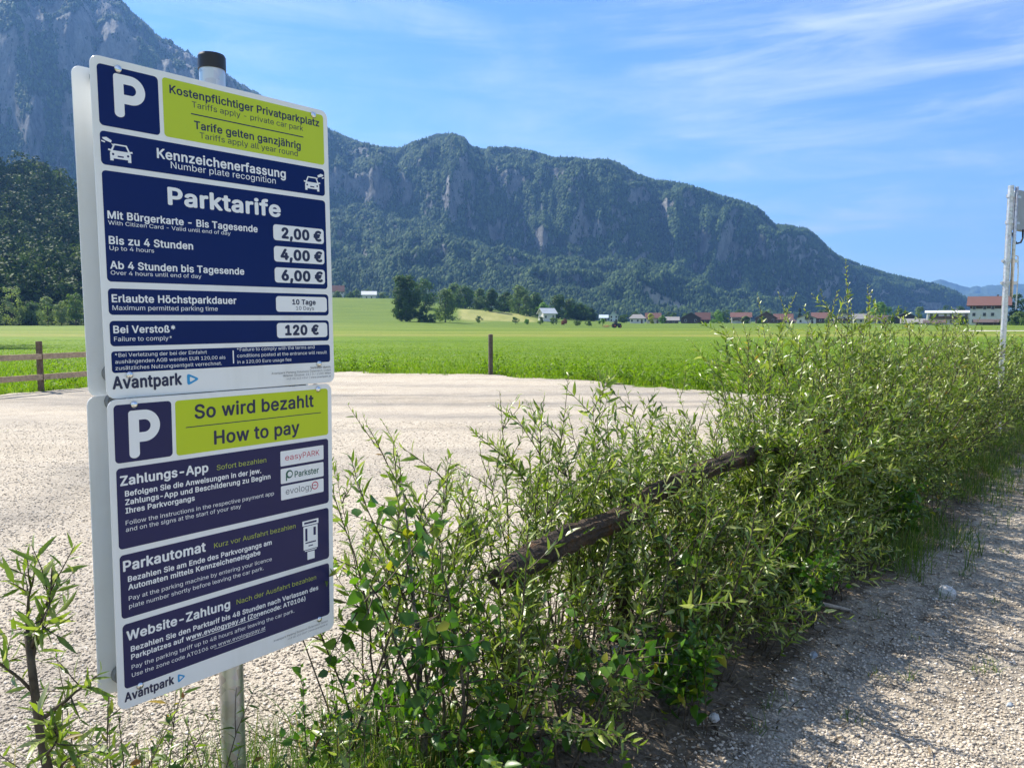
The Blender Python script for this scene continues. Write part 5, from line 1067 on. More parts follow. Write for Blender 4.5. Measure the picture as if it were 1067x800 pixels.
# ------------------------------------------------------------------ log rail fence in the hedge
def logbark():
    m, nt, out = nodes_of('weathered_log')
    f = noise(nt, 60, 6, .75, None, (.10, .10, 1)) ; g = noise(nt, 7, 5, .7); h = noise(nt, 90, 4, .7)
    c = ramp(nt, g, [(.25, (.042, .034, .028)), (.45, (.115, .092, .073)), (.58, (.16, .112, .075)), (.64, (.20, .10, .045)), (.72, (.15, .13, .11)), (.85, (.30, .27, .235))])
    c = mixc(nt, .6, c, ramp(nt, h, [(.3, (.35, .33, .3)), (.7, (1.2, 1.2, 1.2))]), 'MULTIPLY')
    ad = N(nt, 'ShaderNodeMath', operation='ADD'); L(nt, h, ad.inputs[0]); L(nt, g, ad.inputs[1])
    princ(nt, out, c, .9, 0, .2, bump(nt, ad.outputs[0], 1.0, .05)); return m
M_log = logbark()
def rowpt(t, s, z): 
    p = ROW0 + RD * t + RM * s; return (p[0], p[1], z)
fr = empty('log_fence', rowpt(2.0, .02, 0)); tag(fr, 'weathered dark log rail fence running through the willow hedge', 'fence')
fo = Vector(fr.location)
def lg(name, a, b, r0, r1, n=26, wob=.22, curve=.02):
    mb = MB(); A, B_ = Vector(a) - fo, Vector(b) - fo
    pts = []; rr_ = []
    for i in range(n + 1):
        f = i / n; p = A.lerp(B_, f); p.z += curve * math.sin(f * PI * 1.5); pts.append(p); rr_.append((r0 + (r1 - r0) * f) * (1 + .22 * (rnd.random() - .5)))
    rr_[0] *= .72; rr_[-1] *= .8
    m_ = 22; mb.tube(pts, rr_, m_, 0, True, 0)
    sd_ = rnd.random() * 50                       # lengthwise splits and knots
    for i in range(n + 1):
        for j in range(m_):
            k = i * m_ + j; p = Vector(mb.v[k]); c_ = pts[i]
            g = .74 + .42 * float(vnoise(j * 1.1 + sd_, i * .16 + sd_)) + .14 * float(vnoise(j * .35 + sd_, i * .9 + 7)) - .09 * (float(vnoise(j * 2.7, i * .08 + sd_)) > .70)
            mb.v[k] = tuple(c_ + (p - c_) * g + Vector((0, 0, 0)))
    return mb.build(name, M_log, fr)
lg('rail', rowpt(.93, .06, .705), rowpt(1.98, .03, .775), .049, .040)
lg('rail', rowpt(1.93, .02, .80), rowpt(4.15, .06, .865), .040, .05, 40)
lg('post', rowpt(2.02, -.12, -.1), rowpt(2.02, -.10, .79), .038, .034, 14)
lg('post', rowpt(4.02, .12, -.1), rowpt(4.02, .11, .93), .066, .06, 14)

# stones and sticks on the path
M_rock = flat('pale_limestone', (.52, .51, .49), .85, 0, .2, 25, .2, .5)
M_rockb = flat('blue_grey_stone', (.30, .34, .38), .8, 0, .25, 25, .2, .5)
def stone(label, x, y, s, flatz, seed, mat):
    rg = np.random.default_rng(seed); mb = MB(); n = 9; m_ = 6; vs = []
    for i in range(m_ + 1):
        ph = PI * i / m_
        for j in range(n):
            a = 2 * PI * j / n; r = 1 + .28 * (rg.random() - .5)
            vs.append((s * r * math.sin(ph) * math.cos(a), s * .72 * r * math.sin(ph) * math.sin(a), s * flatz * r * math.cos(ph)))
    mb.add(vs, [(i * n + j, (i + 1) * n + j, (i + 1) * n + (j + 1) % n, i * n + (j + 1) % n) for i in range(m_) for j in range(n)])
    o = mb.build('stone', mat); o.location = (x, y, float(znear(x, y)) + s * flatz * .35); o.rotation_euler = (rg.normal() * .25, rg.normal() * .25, rg.random() * 6)
    tag(o, label, 'stone', 'stones on the path'); return o
stone('flat whitish stone lying alone in the sun on the gravel path', 2.52, 4.28, .058, .6, 1, M_rock)
stone('blue grey stone in the shade at the hedge foot', .645, 3.05, .046, .8, 2, M_rockb)
stone('small white pebble just below the blue grey stone', .80, 2.88, .030, .6, 3, M_rock)
stone('pale stone half hidden under the hedge left of the blue grey stone', .47, 3.30, .035, .6, 4, M_rock)
stone('small grey stone in the middle of the path shadow', 1.42, 3.45, .026, .6, 5, M_rockb)
stone('dark pebble on sunny gravel at the lower right', 2.05, 3.00, .016, .6, 6, M_rockb)
mb = MB(); mb.tube([(-.12, .05, .02), (-.05, .03, .028), (.03, -.01, .022), (.13, -.05, .012)], [.007, .009, .011, .006], 7, 0, True, .3)
o = mb.build('stick', flat('bleached_wood', (.38, .35, .31), .85, 0, .3, 30)); o.location = (1.70, 4.02, float(znear(1.70, 4.02))); tag(o, 'bleached stick lying on the shaded path edge', 'stick')
mb = MB(); mb.tube([(-.10, .02, .02), (0, .01, .02), (.11, -.03, .015)], [.004, .006, .005], 6, 0, True, .3)
o = mb.build('stick', M_twig); o.location = (1.42, 3.98, float(znear(1.42, 3.98))); tag(o, 'thin brown stick under the hedge edge beside the bleached stick', 'stick')

# ------------------------------------------------------------------ grass of the meadow near the lot
n = 130000
d = 13 / (1 - R.random(n) * .80)
px = R.uniform(-40, 1110, n); xs = (px - 533.5) / FPX * d
wv = 1.2 * (fbm(xs * .8, d * .8, 3, 21) - .5)
fr_ = inside(xs, d) & ~inside(xs, d + .55) & (fbm(xs * 1.3, d * 1.3, 3, 63) > .56)
m_ = ((~inside(xs + wv * .6, d + wv * .6) & ~inside(xs, d)) | fr_) & ((px < 110) | (px > 325))
xs, d = xs[m_], d[m_]
edge = np.min(np.hypot(xs[:, None] - LOT[None, 1:20, 0], d[:, None] - LOT[None, 1:20, 1]), 1)
near = inside(xs, d - 1.3)
h = (.09 + .13 * R.random(len(xs))) * (1 + .45 * near) * (.7 + .8 * fbm(xs * .35, d * .35, 3, 61)) * (1 - .55 * sstep(23, 30, d)) * (1 - .5 * sstep(30, 62, d)) * .62
blades('meadow_blades', np.c_[xs, d, zmeadow(xs, d)], h, M_mgrass, .004 + .00045 * d, .5, 4, .05, dryp=.03)
# taller weeds along the lot edge
n = 700
px = np.r_[R.uniform(345, 760, n), R.uniform(-10, 95, 120)]; ed = np.interp(px, [-20, 100, 345, 420, 511, 600, 680, 760], [13.8, 19.2, 23.6, 23.2, 22.2, 20.4, 18.4, 16.6])
d = ed + .25 + np.abs(R.normal(0, .55, len(px))); xs = (px - 533.5) / FPX * d
cl = fbm(px * .03, d * .6, 3, 71); kk = cl > np.where((px > 540), .40, .50); xs, d, px = xs[kk], d[kk], px[kk]
m_ = ~inside(xs, d); xs, d = xs[m_], d[m_]
pl = Plant(np.random.default_rng(5))
for x, y in zip(xs, d):
    hh = .30 + .55 * rnd.random()**1.6; q = bend((x, y, float(zmeadow(x, y))), unit(np.array([rnd.gauss(0, .2), rnd.gauss(0, .2), 1])), hh, 4, pl.rng, .02, .08)
    pl.leafy(q, .1, 1, .045, .10, .045, ang=60, tint=(.0, .8))
V, F, k = leaves(np.concatenate(pl.B), np.concatenate(pl.D), np.concatenate(pl.U), np.concatenate(pl.Ln), np.concatenate(pl.W), .3, .25, True)
tag(npmesh('edge_weeds', V, F, M_mgrass, attrs={'tint': np.repeat(np.concatenate(pl.T), k)}), kind='stuff')

# ------------------------------------------------------------------ wooden fence left, lone post, sign pole right
M_wood = flat('fence_wood', (.44, .32, .215), .8, 0, .3, 14, .2, .3)
M_woodd = flat('dark_post_wood', (.15, .108, .078), .85, 0, .35, 14, .2, .3)
M_woodg = flat('grey_post_wood', (.10, .085, .07), .85, 0, .35, 14, .2, .3)
fe = empty('wooden_fence', (-10.6, 17.0, 0)); tag(fe, 'brown two-rail wooden fence along the meadow edge at left', 'fence')
fd = Vector((.41, 1.0, 0)).normalized(); fz = math.atan2(fd.y, fd.x)
for k in (-1, 0, 1):
    mb = MB(); p = fd * 3.2 * k; mb.box((p.x, p.y, .52), (.10, .10, 1.24), fz); mb.build('post', M_woodd, fe, bevel=.012)
for z in (.80, .34):
    for k in (-1, 0):
        mb = MB(); p = fd * (3.2 * k + 1.6) + Vector((.070, -.029, 0)); mb.box((p.x, p.y, z), (3.17, .035, .125), fz + .004 * k); mb.build('rail', M_wood, fe, bevel=.006)
fp = empty('fence_post', (-.63, 22.3, 0)); tag(fp, 'single dark square wooden post standing at the gravel edge', 'post')
mb = MB(); mb.box((0, 0, .52), (.115, .115, 1.34), .3); mb.build('post', M_woodg, fp, bevel=.012)
mb = MB(); mb.box((0, 0, 1.195), (.10, .10, .02), .3); mb.build('post_top', M_wood, fp)

M_alu = galv('aluminium_pole', (.62, .63, .64), .4)
sp_ = empty('sign_pole', (6.35, 9.82, 0)); tag(sp_, 'tall grey metal pole with a sign box seen from behind', 'sign pole')
mb = MB(); mb.cyl((0, 0, -.1), (0, 0, 3.31), .035, 20); mb.build('pole', M_alu, sp_, smooth=True).modifiers.new('split', 'EDGE_SPLIT')
mb = MB(); mb.tube([(.062, -.02, 1.9), (.062, -.02, 3.29)], [.020, .020], 12); mb.build('conduit', M_alu, sp_, smooth=True)
Mb = Matrix.Rotation(.62, 4, 'Z')
mb = MB(); mb.prism([(x, z) for x, z in rrect(.16, 1.0, 2.76, 3.27, .03)], -.03, .03, Mb @ Matrix.Rotation(PI / 2, 4, 'X')); mb.build('sign_box', flat('grey_sign_back', (.30, .31, .32), .5, .3, .1, 6), sp_, bevel=.006)
for z in (2.85, 3.18):
    mb = MB(); mb.tube([(0, 0, z - .02), (0, 0, z + .02)], [.047, .047], 18); mb.box((.10, .05, z), (.24, .03, .03), .62); mb.build('bracket', M_alu, sp_)
for z in (2.08, 2.36):
    mb = MB(); mb.tube([(0, 0, z - .025), (0, 0, z + .025)], [.048, .048], 18); mb.box((.075, 0, z), (.10, .05, .04)); mb.box((-.05, 0, z), (.03, .03, .03)); mb.build('clamp', M_galv, sp_)
mb = MB(); mb.tube([(.145, .0, 1.75), (.15, .0, 2.2), (.135, .0, 2.42), (.06, 0, 2.44)], [.008] * 4, 8); mb.build('rod', M_galv, sp_)
mb = MB(); mb.tube([(.05, 0, 2.72), (.07, 0, 2.63), (.13, .03, 2.585), (.20, .06, 2.60), (.25, .10, 2.66), (.26, .12, 2.77)], [.012] * 6, 8); mb.build('cable', M_cap, sp_, smooth=True)
# ------------------------------------------------------------------ trees of the middle distance
def tree_mat(name, a, b, c):
    g = lambda q: tuple(x * 1.45 for x in q)
    return leafmat(name, [(0, g(a)), (.55, g(b)), (1, g(c))], .38, .6, .2, 1.1)
M_t1 = tree_mat('broadleaf', (.022, .048, .010), (.040, .080, .014), (.075, .125, .022))
M_t2 = tree_mat('broadleaf_pale', (.045, .080, .022), (.080, .125, .034), (.13, .175, .06))
M_t3 = tree_mat('broadleaf_bright', (.05, .12, .014), (.085, .17, .02), (.13, .22, .03))
M_t4 = tree_mat('yellow_leaf', (.18, .20, .02), (.30, .30, .03), (.40, .36, .05))
M_t5 = tree_mat('red_leaf', (.06, .02, .015), (.12, .035, .02), (.18, .06, .03))
M_t6 = tree_mat('grey_green_leaf', (.10, .14, .05), (.16, .20, .08), (.24, .27, .13))
M_con = tree_mat('conifer_needles', (.010, .026, .010), (.018, .042, .014), (.030, .060, .020))
M_trunk = flat('tree_bark', (.075, .058, .043), .9, 0, .3, 3, .2)
def crown_cards(rng, cl, per, cs, size, flatn=.8):
    """leaf clumps at cl (n,3) of radius cs (n,)"""
    n = len(cl); P = np.repeat(cl, per, 0); r = np.repeat(cs, per)
    q = unit(rng.normal(0, 1, (n * per, 3))) * (rng.random((n * per, 1))**.4); q[:, 2] *= flatn
    B = P + q * r[:, None]
    ctr = cl.mean(0); ctr[2] -= .1 * np.ptp(cl[:, 2])
    o_ = unit(q + .9 * unit(np.repeat(cl - ctr, per, 0)) + rng.normal(0, .35, B.shape))
    d = unit(np.cross(o_, rng.normal(0, 1, B.shape))); u = o_
    t = np.clip(np.repeat(rng.uniform(.15, .75, n), per) + rng.normal(0, .14, n * per), 0, 1)
    V, F, k = leaves(B, d, u, size * rng.uniform(.6, 1.3, len(B)), size * rng.uniform(.45, .9, len(B)), .3, .2, True)
    return V, F, np.repeat(t, k)
def far_tree(name, label, px, Y, hpx, wpx, seed, mat=None, base=.16, shape='round', group=None, cards=1400, dz=0.0, cat='tree', X=None, lean=0.0):
    rng = np.random.default_rng(seed)
    X = PX(px, Y) if X is None else X
    z = float(zmeadow(X, Y)) + dz
    H = hpx * Y / FPX; Wd = wpx * Y / FPX / 2
    root = empty(name, (X, Y, z)); tag(root, label, cat, group)
    cl = []; cr = []
    ncl = max(14, int(cards / 34))
    while len(cl) < ncl:
        f = rng.random()
        if shape == 'cone': rr_ = (1 - f) * 1.0 + .05
        elif shape == 'tall': rr_ = (math.sin(PI * min(1, .14 + f * .76))**.42)
        elif shape == 'bush': rr_ = math.sqrt(max(0, 1 - (f * .98)**2))
        else: rr_ = math.sqrt(max(0.02, 1 - (2 * (f - .44) / 1.12)**2))
        a = rng.random() * 2 * PI; q = rng.random()**.45 * rr_
        lump = .80 + .38 * float(vnoise(math.cos(a) * 1.6 + f * 3, math.sin(a) * 1.6 + seed * .37, 4))
        c = np.array([math.cos(a) * q * Wd * .86 * lump + lean * H * f, math.sin(a) * q * Wd * .86 * lump, H * (base + (1 - base) * .93 * f)])
        cl.append(c); cr.append(min(Wd, H * .5) * (rng.uniform(.24, .42) if cards < 2600 else rng.uniform(.17, .34)) * (.6 if shape == 'cone' else 1))
    cl = np.array(cl); cr = np.array(cr)
    V, F, t = crown_cards(rng, cl, max(8, cards // ncl), cr, max(.5, 2.3 * Y / FPX) * (.85 if cards > 1000 else .62))
    npmesh('crown', V, F, mat or M_t1, root, attrs={'tint': t})
    mb = MB(); tr = max(.07, H * .022)
    mb.tube([(0, 0, -.4), (0, 0, H * base), (lean * H * .3, .02 * H, H * .55), (lean * H * .6, 0, H * .82)], [tr * 1.25, tr, tr * .6, tr * .15], 7)
    for k in range(5):
        c = cl[rng.integers(len(cl))]; z0 = H * rng.uniform(base, .5)
        mb.tube([(0, 0, z0), tuple(c * np.array([.5, .5, 0]) + np.array([0, 0, (z0 + c[2]) / 2 - .02 * H])), tuple(c)], [tr * .5, tr * .3, tr * .08], 5)
    mb.build('trunk', M_trunk, root)
    return root

# the meadow knoll
far_tree('broadleaf_tree', 'tallest dark tree standing alone on the meadow slope right of the sign', 424, 330, 49, 31, 301, M_t1, .05, 'tall', cards=8500, lean=-.03)
far_tree('bush', 'small rounded bush at the foot of the tall lone tree', 441, 328, 17, 14, 302, M_t1, .02, 'bush', cards=1200, cat='bush')
far_tree('bush', 'low bush between the lone tree and the tree with the slanting shadow', 451, 327, 9, 15, 303, M_t2, .0, 'bush', cards=900, cat='bush')
far_tree('broadleaf_tree', 'mid height tree on the slope next right of the lone tree', 464, 338, 35, 27, 304, M_t2, .04, 'bush', cards=2500)
G_ = 'trees in a belt behind the knoll'
belt = [(443, 440, 30, 30, 0, 'rounded dark tree of the belt directly behind the lone tree'), (474, 470, 25, 20, 1, 'pale tree of the belt behind the mid height slope tree'),
        (485, 455, 25, 26, 0, 'broad dark tree of the belt above the dry bank'), (500, 470, 22, 18, 1, 'lighter slim tree of the belt above the dry bank'),
        (512, 428, 23, 17, 0, 'tree at the top edge of the dry bank casting a slanting shadow'), (526, 455, 21, 22, 0, 'round tree of the belt behind the right end of the dry bank'),
        (541, 440, 30, 24, 1, 'highest tree of the belt right of the dry bank'), (549, 425, 22, 15, 1, 'pale narrow tree of the belt in front of the highest one'),
        (558, 452, 24, 20, 0, 'dark tree of the belt left of the white roofed barn'), (566, 430, 15, 16, 2, 'bright green low tree touching the white roofed barn at left'),
        (582, 450, 25, 22, 0, 'dark tree rising right behind the white roofed barn'), (594, 455, 21, 20, 0, 'dark tree of the belt right of the white roofed barn'),
        (604, 460, 18, 20, 0, 'lower dark tree towards the right end of the belt'), (614, 465, 13, 18, 0, 'smallest dark tree at the right end of the belt')]
for k, (px, Y, h, wd, mt_, lb) in enumerate(belt):
    far_tree('broadleaf_tree', lb, px, Y, h, wd, 320 + k, (M_t1, M_t2, M_t3)[mt_], .02, 'bush' if k % 3 else 'round', group=G_, cards=1900)
G_ = 'small orchard trees in a row'
orch = [(499, 345, 8, 9, 'small orchard tree standing alone below the dry bank'), (537, 345, 8, 7.5, 'first small round tree of the orchard row from the left'), (549, 350, 5, 6, 'tiny pale tree, second of the orchard row from the left'),
        (563, 345, 8, 10, 'orchard tree in front of the left gable of the white roofed barn'), (577, 345, 8, 10, 'orchard tree in front of the right side of the white roofed barn'), (588, 348, 7, 8, 'orchard tree with a reddish top'),
        (602, 345, 6, 9, 'flat crowned orchard tree right of the reddish one'), (614, 345, 6, 9, 'flat crowned orchard tree, last but one of the row'), (628, 350, 7, 9, 'rightmost orchard tree, near the tractor')]
for k, (px, Y, h, wd, lb) in enumerate(orch):
    far_tree('orchard_tree', lb, px, Y, h, wd, 350 + k, M_t5 if 'with a reddish' in lb else (M_t3 if k % 3 == 2 else M_t2), .22, group=G_, cards=300)
# left, in front of the wooded hill
G_ = 'bushy trees in front of the wooded hill'
for k, (px, h, wd, lb) in enumerate([(-8, 36, 30, 'bushy tree cut by the left edge of the picture'), (13, 44, 26, 'grey green pointed tree, tallest of the bush row at left'), (33, 25, 26, 'low round bush right of the pointed grey green tree'),
        (50, 31, 19, 'upright bushy tree in the middle of the bush row'), (64, 25, 18, 'low bush between two upright bushy trees'), (79, 35, 24, 'bushy tree half hidden by the left edge of the sign'), (97, 33, 26, 'bushy tree seen through the gap behind the sign edge')]):
    far_tree('bushy_tree', lb, px, 235 + 6 * (k % 3), h, wd, 370 + k, (M_t6, M_t6, M_t2)[k % 3], .03, 'bush' if h < 30 else 'round', group=G_, cards=1300)
far_tree('broadleaf_tree', 'tree just beyond the left edge that throws its shadow on the meadow', 0, 52, 18 * FPX / 52, 9.5 * FPX / 52, 390, M_t1, .25, cards=3000, X=-41.0)

# ------------------------------------------------------------------ village
def ms(c, r=.8): 
    key = 'paint_%d_%d_%d' % tuple(int(x * 99) for x in c)
    return bpy.data.materials.get(key) or flat(key, c, r, 0, .06, .8)
WHT = (.66, .65, .62); CRM = (.55, .50, .42); PBL = (.52, .60, .66); GRY = (.42, .42, .41)
RED = (.115, .050, .040); BRN = (.080, .055, .045); DRK = (.045, .035, .03); GRR = (.22, .21, .20); WRF = (.52, .54, .56); WOODC = (.10, .06, .038)
M_pane = flat('window_pane', (.03, .04, .05), .15, 0, .1, 2)
def house(name, label, x0, x1, ytop, ybase, Y, roof, wall, rfrac=.42, gable=False, hip=False, depth=None, yaw=0.0, wins=(3, 1), over=.9, upper=None, chimney=True, balcony=False, cat='house', group='houses of the village', dark_gable=False, door=True):
    s = Y / FPX; Wd = (x1 - x0) * s; Ht = (ybase - ytop) * s; px = (x0 + x1) / 2; X = PX(px, Y)
    zb = float(zmeadow(X, Y)); want = CH + (HOR - ybase) * s
    zb = min(zb, want) if want < zb + 2 else zb
    Ht = CH + (HOR - ytop) * s - zb
    dp = depth or Wd * .8; rh = Ht * rfrac; wh_ = Ht - rh
    az_ = math.atan2(X, Y)      # the row of houses faces the meadow
    root = empty(name, (X + math.sin(az_) * dp / 2, Y + math.cos(az_) * dp / 2, zb), yaw - .92 * az_); tag(root, label, cat, group)
    ww = Wd - 2 * over if Wd > 5 * over else Wd * .86; dd = dp - 2 * over
    hw, hd = ww / 2, dd / 2
    mb = MB()
    if gable:
        f_ = wh_ + rh * (hw / (Wd / 2)) * 0
        mb.prism([(-hw, -.5), (hw, -.5), (hw, wh_), (0, wh_ + rh * .92), (-hw, wh_)], -hd, hd, Matrix.Rotation(PI / 2, 4, 'X'))
    elif hip:
        mb.box((0, 0, wh_ / 2 - .25), (ww, dd, wh_ + .5))
    else:
        mb.prism([(-hd, -.5), (hd, -.5), (hd, wh_), (0, wh_ + rh * .92), (-hd, wh_)], -hw, hw, Matrix.Rotation(PI / 2, 4, 'Z') @ Matrix.Rotation(PI / 2, 4, 'X'))
    mb.build('wall', ms(wall), root)
    mb = MB(); e = .22
    a, b = Wd / 2, dp / 2
    if hip:
        i = min(a, b) * .62; vs_ = [(-a, -b, wh_), (a, -b, wh_), (a, b, wh_), (-a, b, wh_), (-a + i, 0, wh_ + rh), (a - i, 0, wh_ + rh)]
        vs_ += [(x, y, z - e) for x, y, z in vs_[:4]]
        mb.add(vs_, [(0, 1, 5, 4), (1, 2, 5), (2, 3, 4, 5), (3, 0, 4), (0, 6, 7, 1), (1, 7, 8, 2), (2, 8, 9, 3), (3, 9, 6, 0), (6, 9, 8, 7)])
    else:
        p, q = (a, b) if gable else (b, a)
        Mx = Matrix.Identity(4) if gable else Matrix.Rotation(PI / 2, 4, 'Z')
        dz_ = rh * (p - (hw if gable else hd)) / p
        prof = [(-p, wh_ - dz_ * .5), (0, wh_ + rh), (p, wh_ - dz_ * .5), (p, wh_ - dz_ * .5 - e), (0, wh_ + rh - e), (-p, wh_ - dz_ * .5 - e)]
        mb.add([tuple(Mx @ Vector((x, y, z))) for y in (-q, q) for x, z in prof],
               [(0, 1, 7, 6), (1, 2, 8, 7), (2, 3, 9, 8), (3, 4, 10, 9), (4, 5, 11, 10), (5, 0, 6, 11), (0, 5, 4, 1), (1, 4, 3, 2), (6, 7, 10, 11), (7, 8, 9, 10)])
    rf = mb.build('roof', ms(roof), root)
    if chimney:
        mb = MB(); mb.box((Wd * .18, dp * .08, wh_ + rh * .95), (.7, .7, 1.7)); mb.build('chimney', ms(GRR), rf)
    if upper is not None:
        z1 = wh_ * upper
        mb = MB(); mb.box((0, -hd - .06, (z1 + wh_) / 2), (ww * .998, .12, wh_ - z1 - .02))
        if gable: mb.prism([(-hw * .97, wh_ + .01), (hw * .97, wh_ + .01), (0, wh_ + rh * .84)], hd + .002, hd + .12, Matrix.Rotation(PI / 2, 4, 'X'))
        mb.build('timber_front', ms(WOODC), root)
    yf = -hd - (.12 if upper is not None else 0)
    nx, ny = wins
    for iy in range(ny):
        for ix in range(nx):
            wx = -hw + ww * (ix + .5 + .12 * math.sin(ix * 3 + px)) / nx; wz = wh_ * (iy + .55) / ny
            f = MB(); f.box((wx, yf - .03, wz), (1.25, .06, 1.5)); fo_ = f.build('window', ms((.58, .56, .52)), root)
            f = MB(); f.box((wx, yf - .065, wz), (1.0, .02, 1.26)); f.build('pane', M_pane, fo_)
    if dark_gable:
        f = MB(); f.prism([(-hw * .15, wh_ * .75), (hw * .72, wh_ * .75), (hw * .72, wh_ * 1.02), (hw * .1, wh_ + rh * .62), (-hw * .15, wh_ + rh * .5)], hd + .02, hd + .14, Matrix.Rotation(PI / 2, 4, 'X')); f.build('glazed_gable', M_pane, root)
    if balcony:
        f = MB(); f.box((0, -hd - .75, wh_ * .52), (ww * .9, 1.3, .18)); f.box((0, -hd - 1.37, wh_ * .52 + .55), (ww * .9, .08, .95)); f.build('balcony', ms(WOODC), root)
    if door:
        f = MB(); f.box((hw * .62, yf - .04, .98), (1.1, .08, 2.0)); f.build('door', ms(WOODC), root)
    return root
H = house
H('house', 'small white house with red roof touching the right edge of the sign', 343, 359.5, 297.5, 307.5, 585, RED, WHT, .38, wins=(4, 2))
H('barn', 'low white barn on the slope left of the tall lone tree', 377, 393, 303.5, 309.5, 585, WRF, WHT, .35, wins=(2, 1), cat='barn', chimney=False)
H('barn', 'white barn with pale roof behind the orchard trees', 561, 579, 321, 333, 400, WRF, WHT, .36, gable=False, yaw=.5, wins=(2, 1), cat='barn', chimney=False, group=None)
H('house', 'pale blue gabled house right of the tree belt, behind the tractor', 634, 645, 325, 333.5, 505, PBL, PBL, .35, gable=True, wins=(2, 2), group='houses of the village')
H('annex', 'low pale blue annex left of the pale blue gabled house', 624, 634, 328, 333.5, 507, PBL, WHT, .4, wins=(2, 1), cat='house', chimney=False)
H('house', 'low white house with wide grey hipped roof', 655, 673, 327.5, 336.5, 470, GRR, WHT, .45, hip=True, wins=(3, 1))
H('house', 'red roofed house behind the yellow bush', 672, 689, 326, 335.5, 490, RED, CRM, .45, wins=(3, 1))
H('shed', 'low grey sheds between the yellow bush and the dark barn', 690, 708, 330, 336, 500, GRR, BRN, .5, wins=(2, 1), cat='shed', chimney=False)
H('barn', 'dark timber barn with its gable to the meadow', 708, 731, 325.5, 337, 455, BRN, DRK, .52, gable=True, depth=16, wins=(2, 1), cat='barn', chimney=False)
H('barn', 'long red roof adjoining the dark timber barn at right', 724, 740, 325.5, 336, 476, RED, DRK, .6, wins=(2, 1), cat='barn', chimney=False)
H('house', 'white house with flat red roof right of the round light green tree', 761, 783, 325.5, 337, 470, RED, WHT, .40, wins=(4, 1), balcony=True)
H('house', 'wide brown roofed chalet with timber front', 786, 810, 324.5, 337, 455, BRN, WOODC, .55, gable=True, wins=(3, 1), upper=.5)
H('house', 'red roofed house just right of the timber chalet', 806, 826, 327, 337, 480, RED, BRN, .55, wins=(3, 1))
H('house', 'low white annex with brown hipped roof', 815, 830.5, 332, 338.5, 425, BRN, WHT, .42, hip=True, wins=(3, 1), chimney=False)
H('house', 'white gabled house with large dark glazed gable', 829, 851, 327.5, 338.5, 420, BRN, WHT, .36, gable=True, wins=(2, 1), dark_gable=True)
H('house', 'red roofed house rising behind the white gabled house', 845, 864, 325.5, 337, 460, RED, BRN, .5, wins=(3, 1), depth=12)
H('house', 'pale rendered house behind the thin willow sprigs', 868, 889, 325.5, 338, 420, BRN, CRM, .36, gable=True, wins=(3, 2), balcony=True)
H('house', 'grey white house with brown roof right of the pale rendered house', 888, 905, 327, 338, 430, GRR, WHT, .42, wins=(3, 1))
H('house', 'brown roofed house below the big round tree', 904, 927, 328.5, 338.5, 410, BRN, CRM, .5, wins=(3, 1))
H('barn', 'black roofed barn with low pointed gable', 931, 957, 325, 338, 400, DRK, DRK, .5, gable=True, wins=(1, 1), cat='barn', chimney=False)
H('shed', 'low grey roofed shed in front of the black barn', 939, 963, 332, 340, 345, GRR, BRN, .55, wins=(3, 1), cat='shed', chimney=False)
H('house', 'long white two storey house with flat pale roof', 966, 1009, 323.5, 339, 325, WRF, WHT, .14, wins=(6, 2), depth=10, balcony=True)
H('shed', 'white walled garage before the long two storey house', 963, 984, 333.5, 340, 312, BRN, WHT, .4, wins=(1, 1), cat='shed', chimney=False)
H('house', 'largest white house with broad red brown roof beside the grey pole', 1010, 1050, 308.5, 338, 300, RED, WHT, .30, hip=False, wins=(4, 3), depth=13, upper=.80, yaw=-.06, over=1.2)
H('shed', 'brown lean-to shed at the foot of the largest white house', 1016, 1042, 332.5, 340, 288, BRN, BRN, .4, wins=(2, 1), cat='shed', chimney=False)
G_ = 'trees among the village houses'
vt = [(748, 440, 14, 15, M_t3, 'round', 'round light green tree between the red roof and the white house'), (678, 440, 11, 9, M_t4, 'round', 'yellow leaved bush tree in the village'),
      (690, 445, 9, 9, M_t3, 'round', 'green bush right of the yellow one'), (650, 480, 10, 12, M_t1, 'round', 'dark tree behind the pale blue house'), (662, 520, 12, 16, M_t1, 'round', 'dark tree behind the grey hipped roof'),
      (702, 520, 11, 13, M_t1, 'round', 'dark tree behind the low grey sheds'), (777, 440, 8, 10, M_t1, 'round', 'bush at the right corner of the flat red roofed house'), (795, 430, 7, 13, M_t1, 'bush', 'bush in front of the timber chalet'),
      (833, 500, 17, 7, M_con, 'cone', 'dark pointed conifer behind the white gabled house'), (842, 505, 13, 9, M_t1, 'round', 'round dark tree right of the pointed conifer'), (863, 410, 9, 8, M_t2, 'round', 'pale bush right of the white gabled house'),
      (918, 445, 22, 24, M_t3, 'round', 'big round tree above the brown roofed house'), (944, 470, 14, 12, M_t1, 'round', 'dark tree behind the black roofed barn'), (929, 390, 9, 9, M_t1, 'round', 'bush left of the black roofed barn'),
      (1003, 300, 11, 11, M_t1, 'round', 'dark bush between the long house and the largest house'), (1046, 285, 15, 9, M_t1, 'round', 'dark bush at the right corner of the largest house'),
      (1059, 300, 33, 20, M_t1, 'round', 'tall dark tree right behind the grey pole'), (1078, 305, 38, 28, M_t1, 'round', 'tall dark tree cut by the right edge of the picture'), (1062, 270, 15, 22, M_t2, 'bush', 'lower lighter bush in front of the tall dark trees at right'),
      (352, 560, 9, 10, M_t2, 'round', 'bush beside the small red roofed house at the sign edge'), (366, 575, 9, 12, M_t1, 'round', 'dark bush left of the low white barn'), (400, 590, 10, 10, M_t2, 'round', 'pale bush right of the low white barn'), (372, 600, 13, 9, M_t2, 'round', 'pale tree behind the low white barn'), (383, 605, 13, 10, M_t1, 'round', 'dark tree above the roof of the low white barn')]
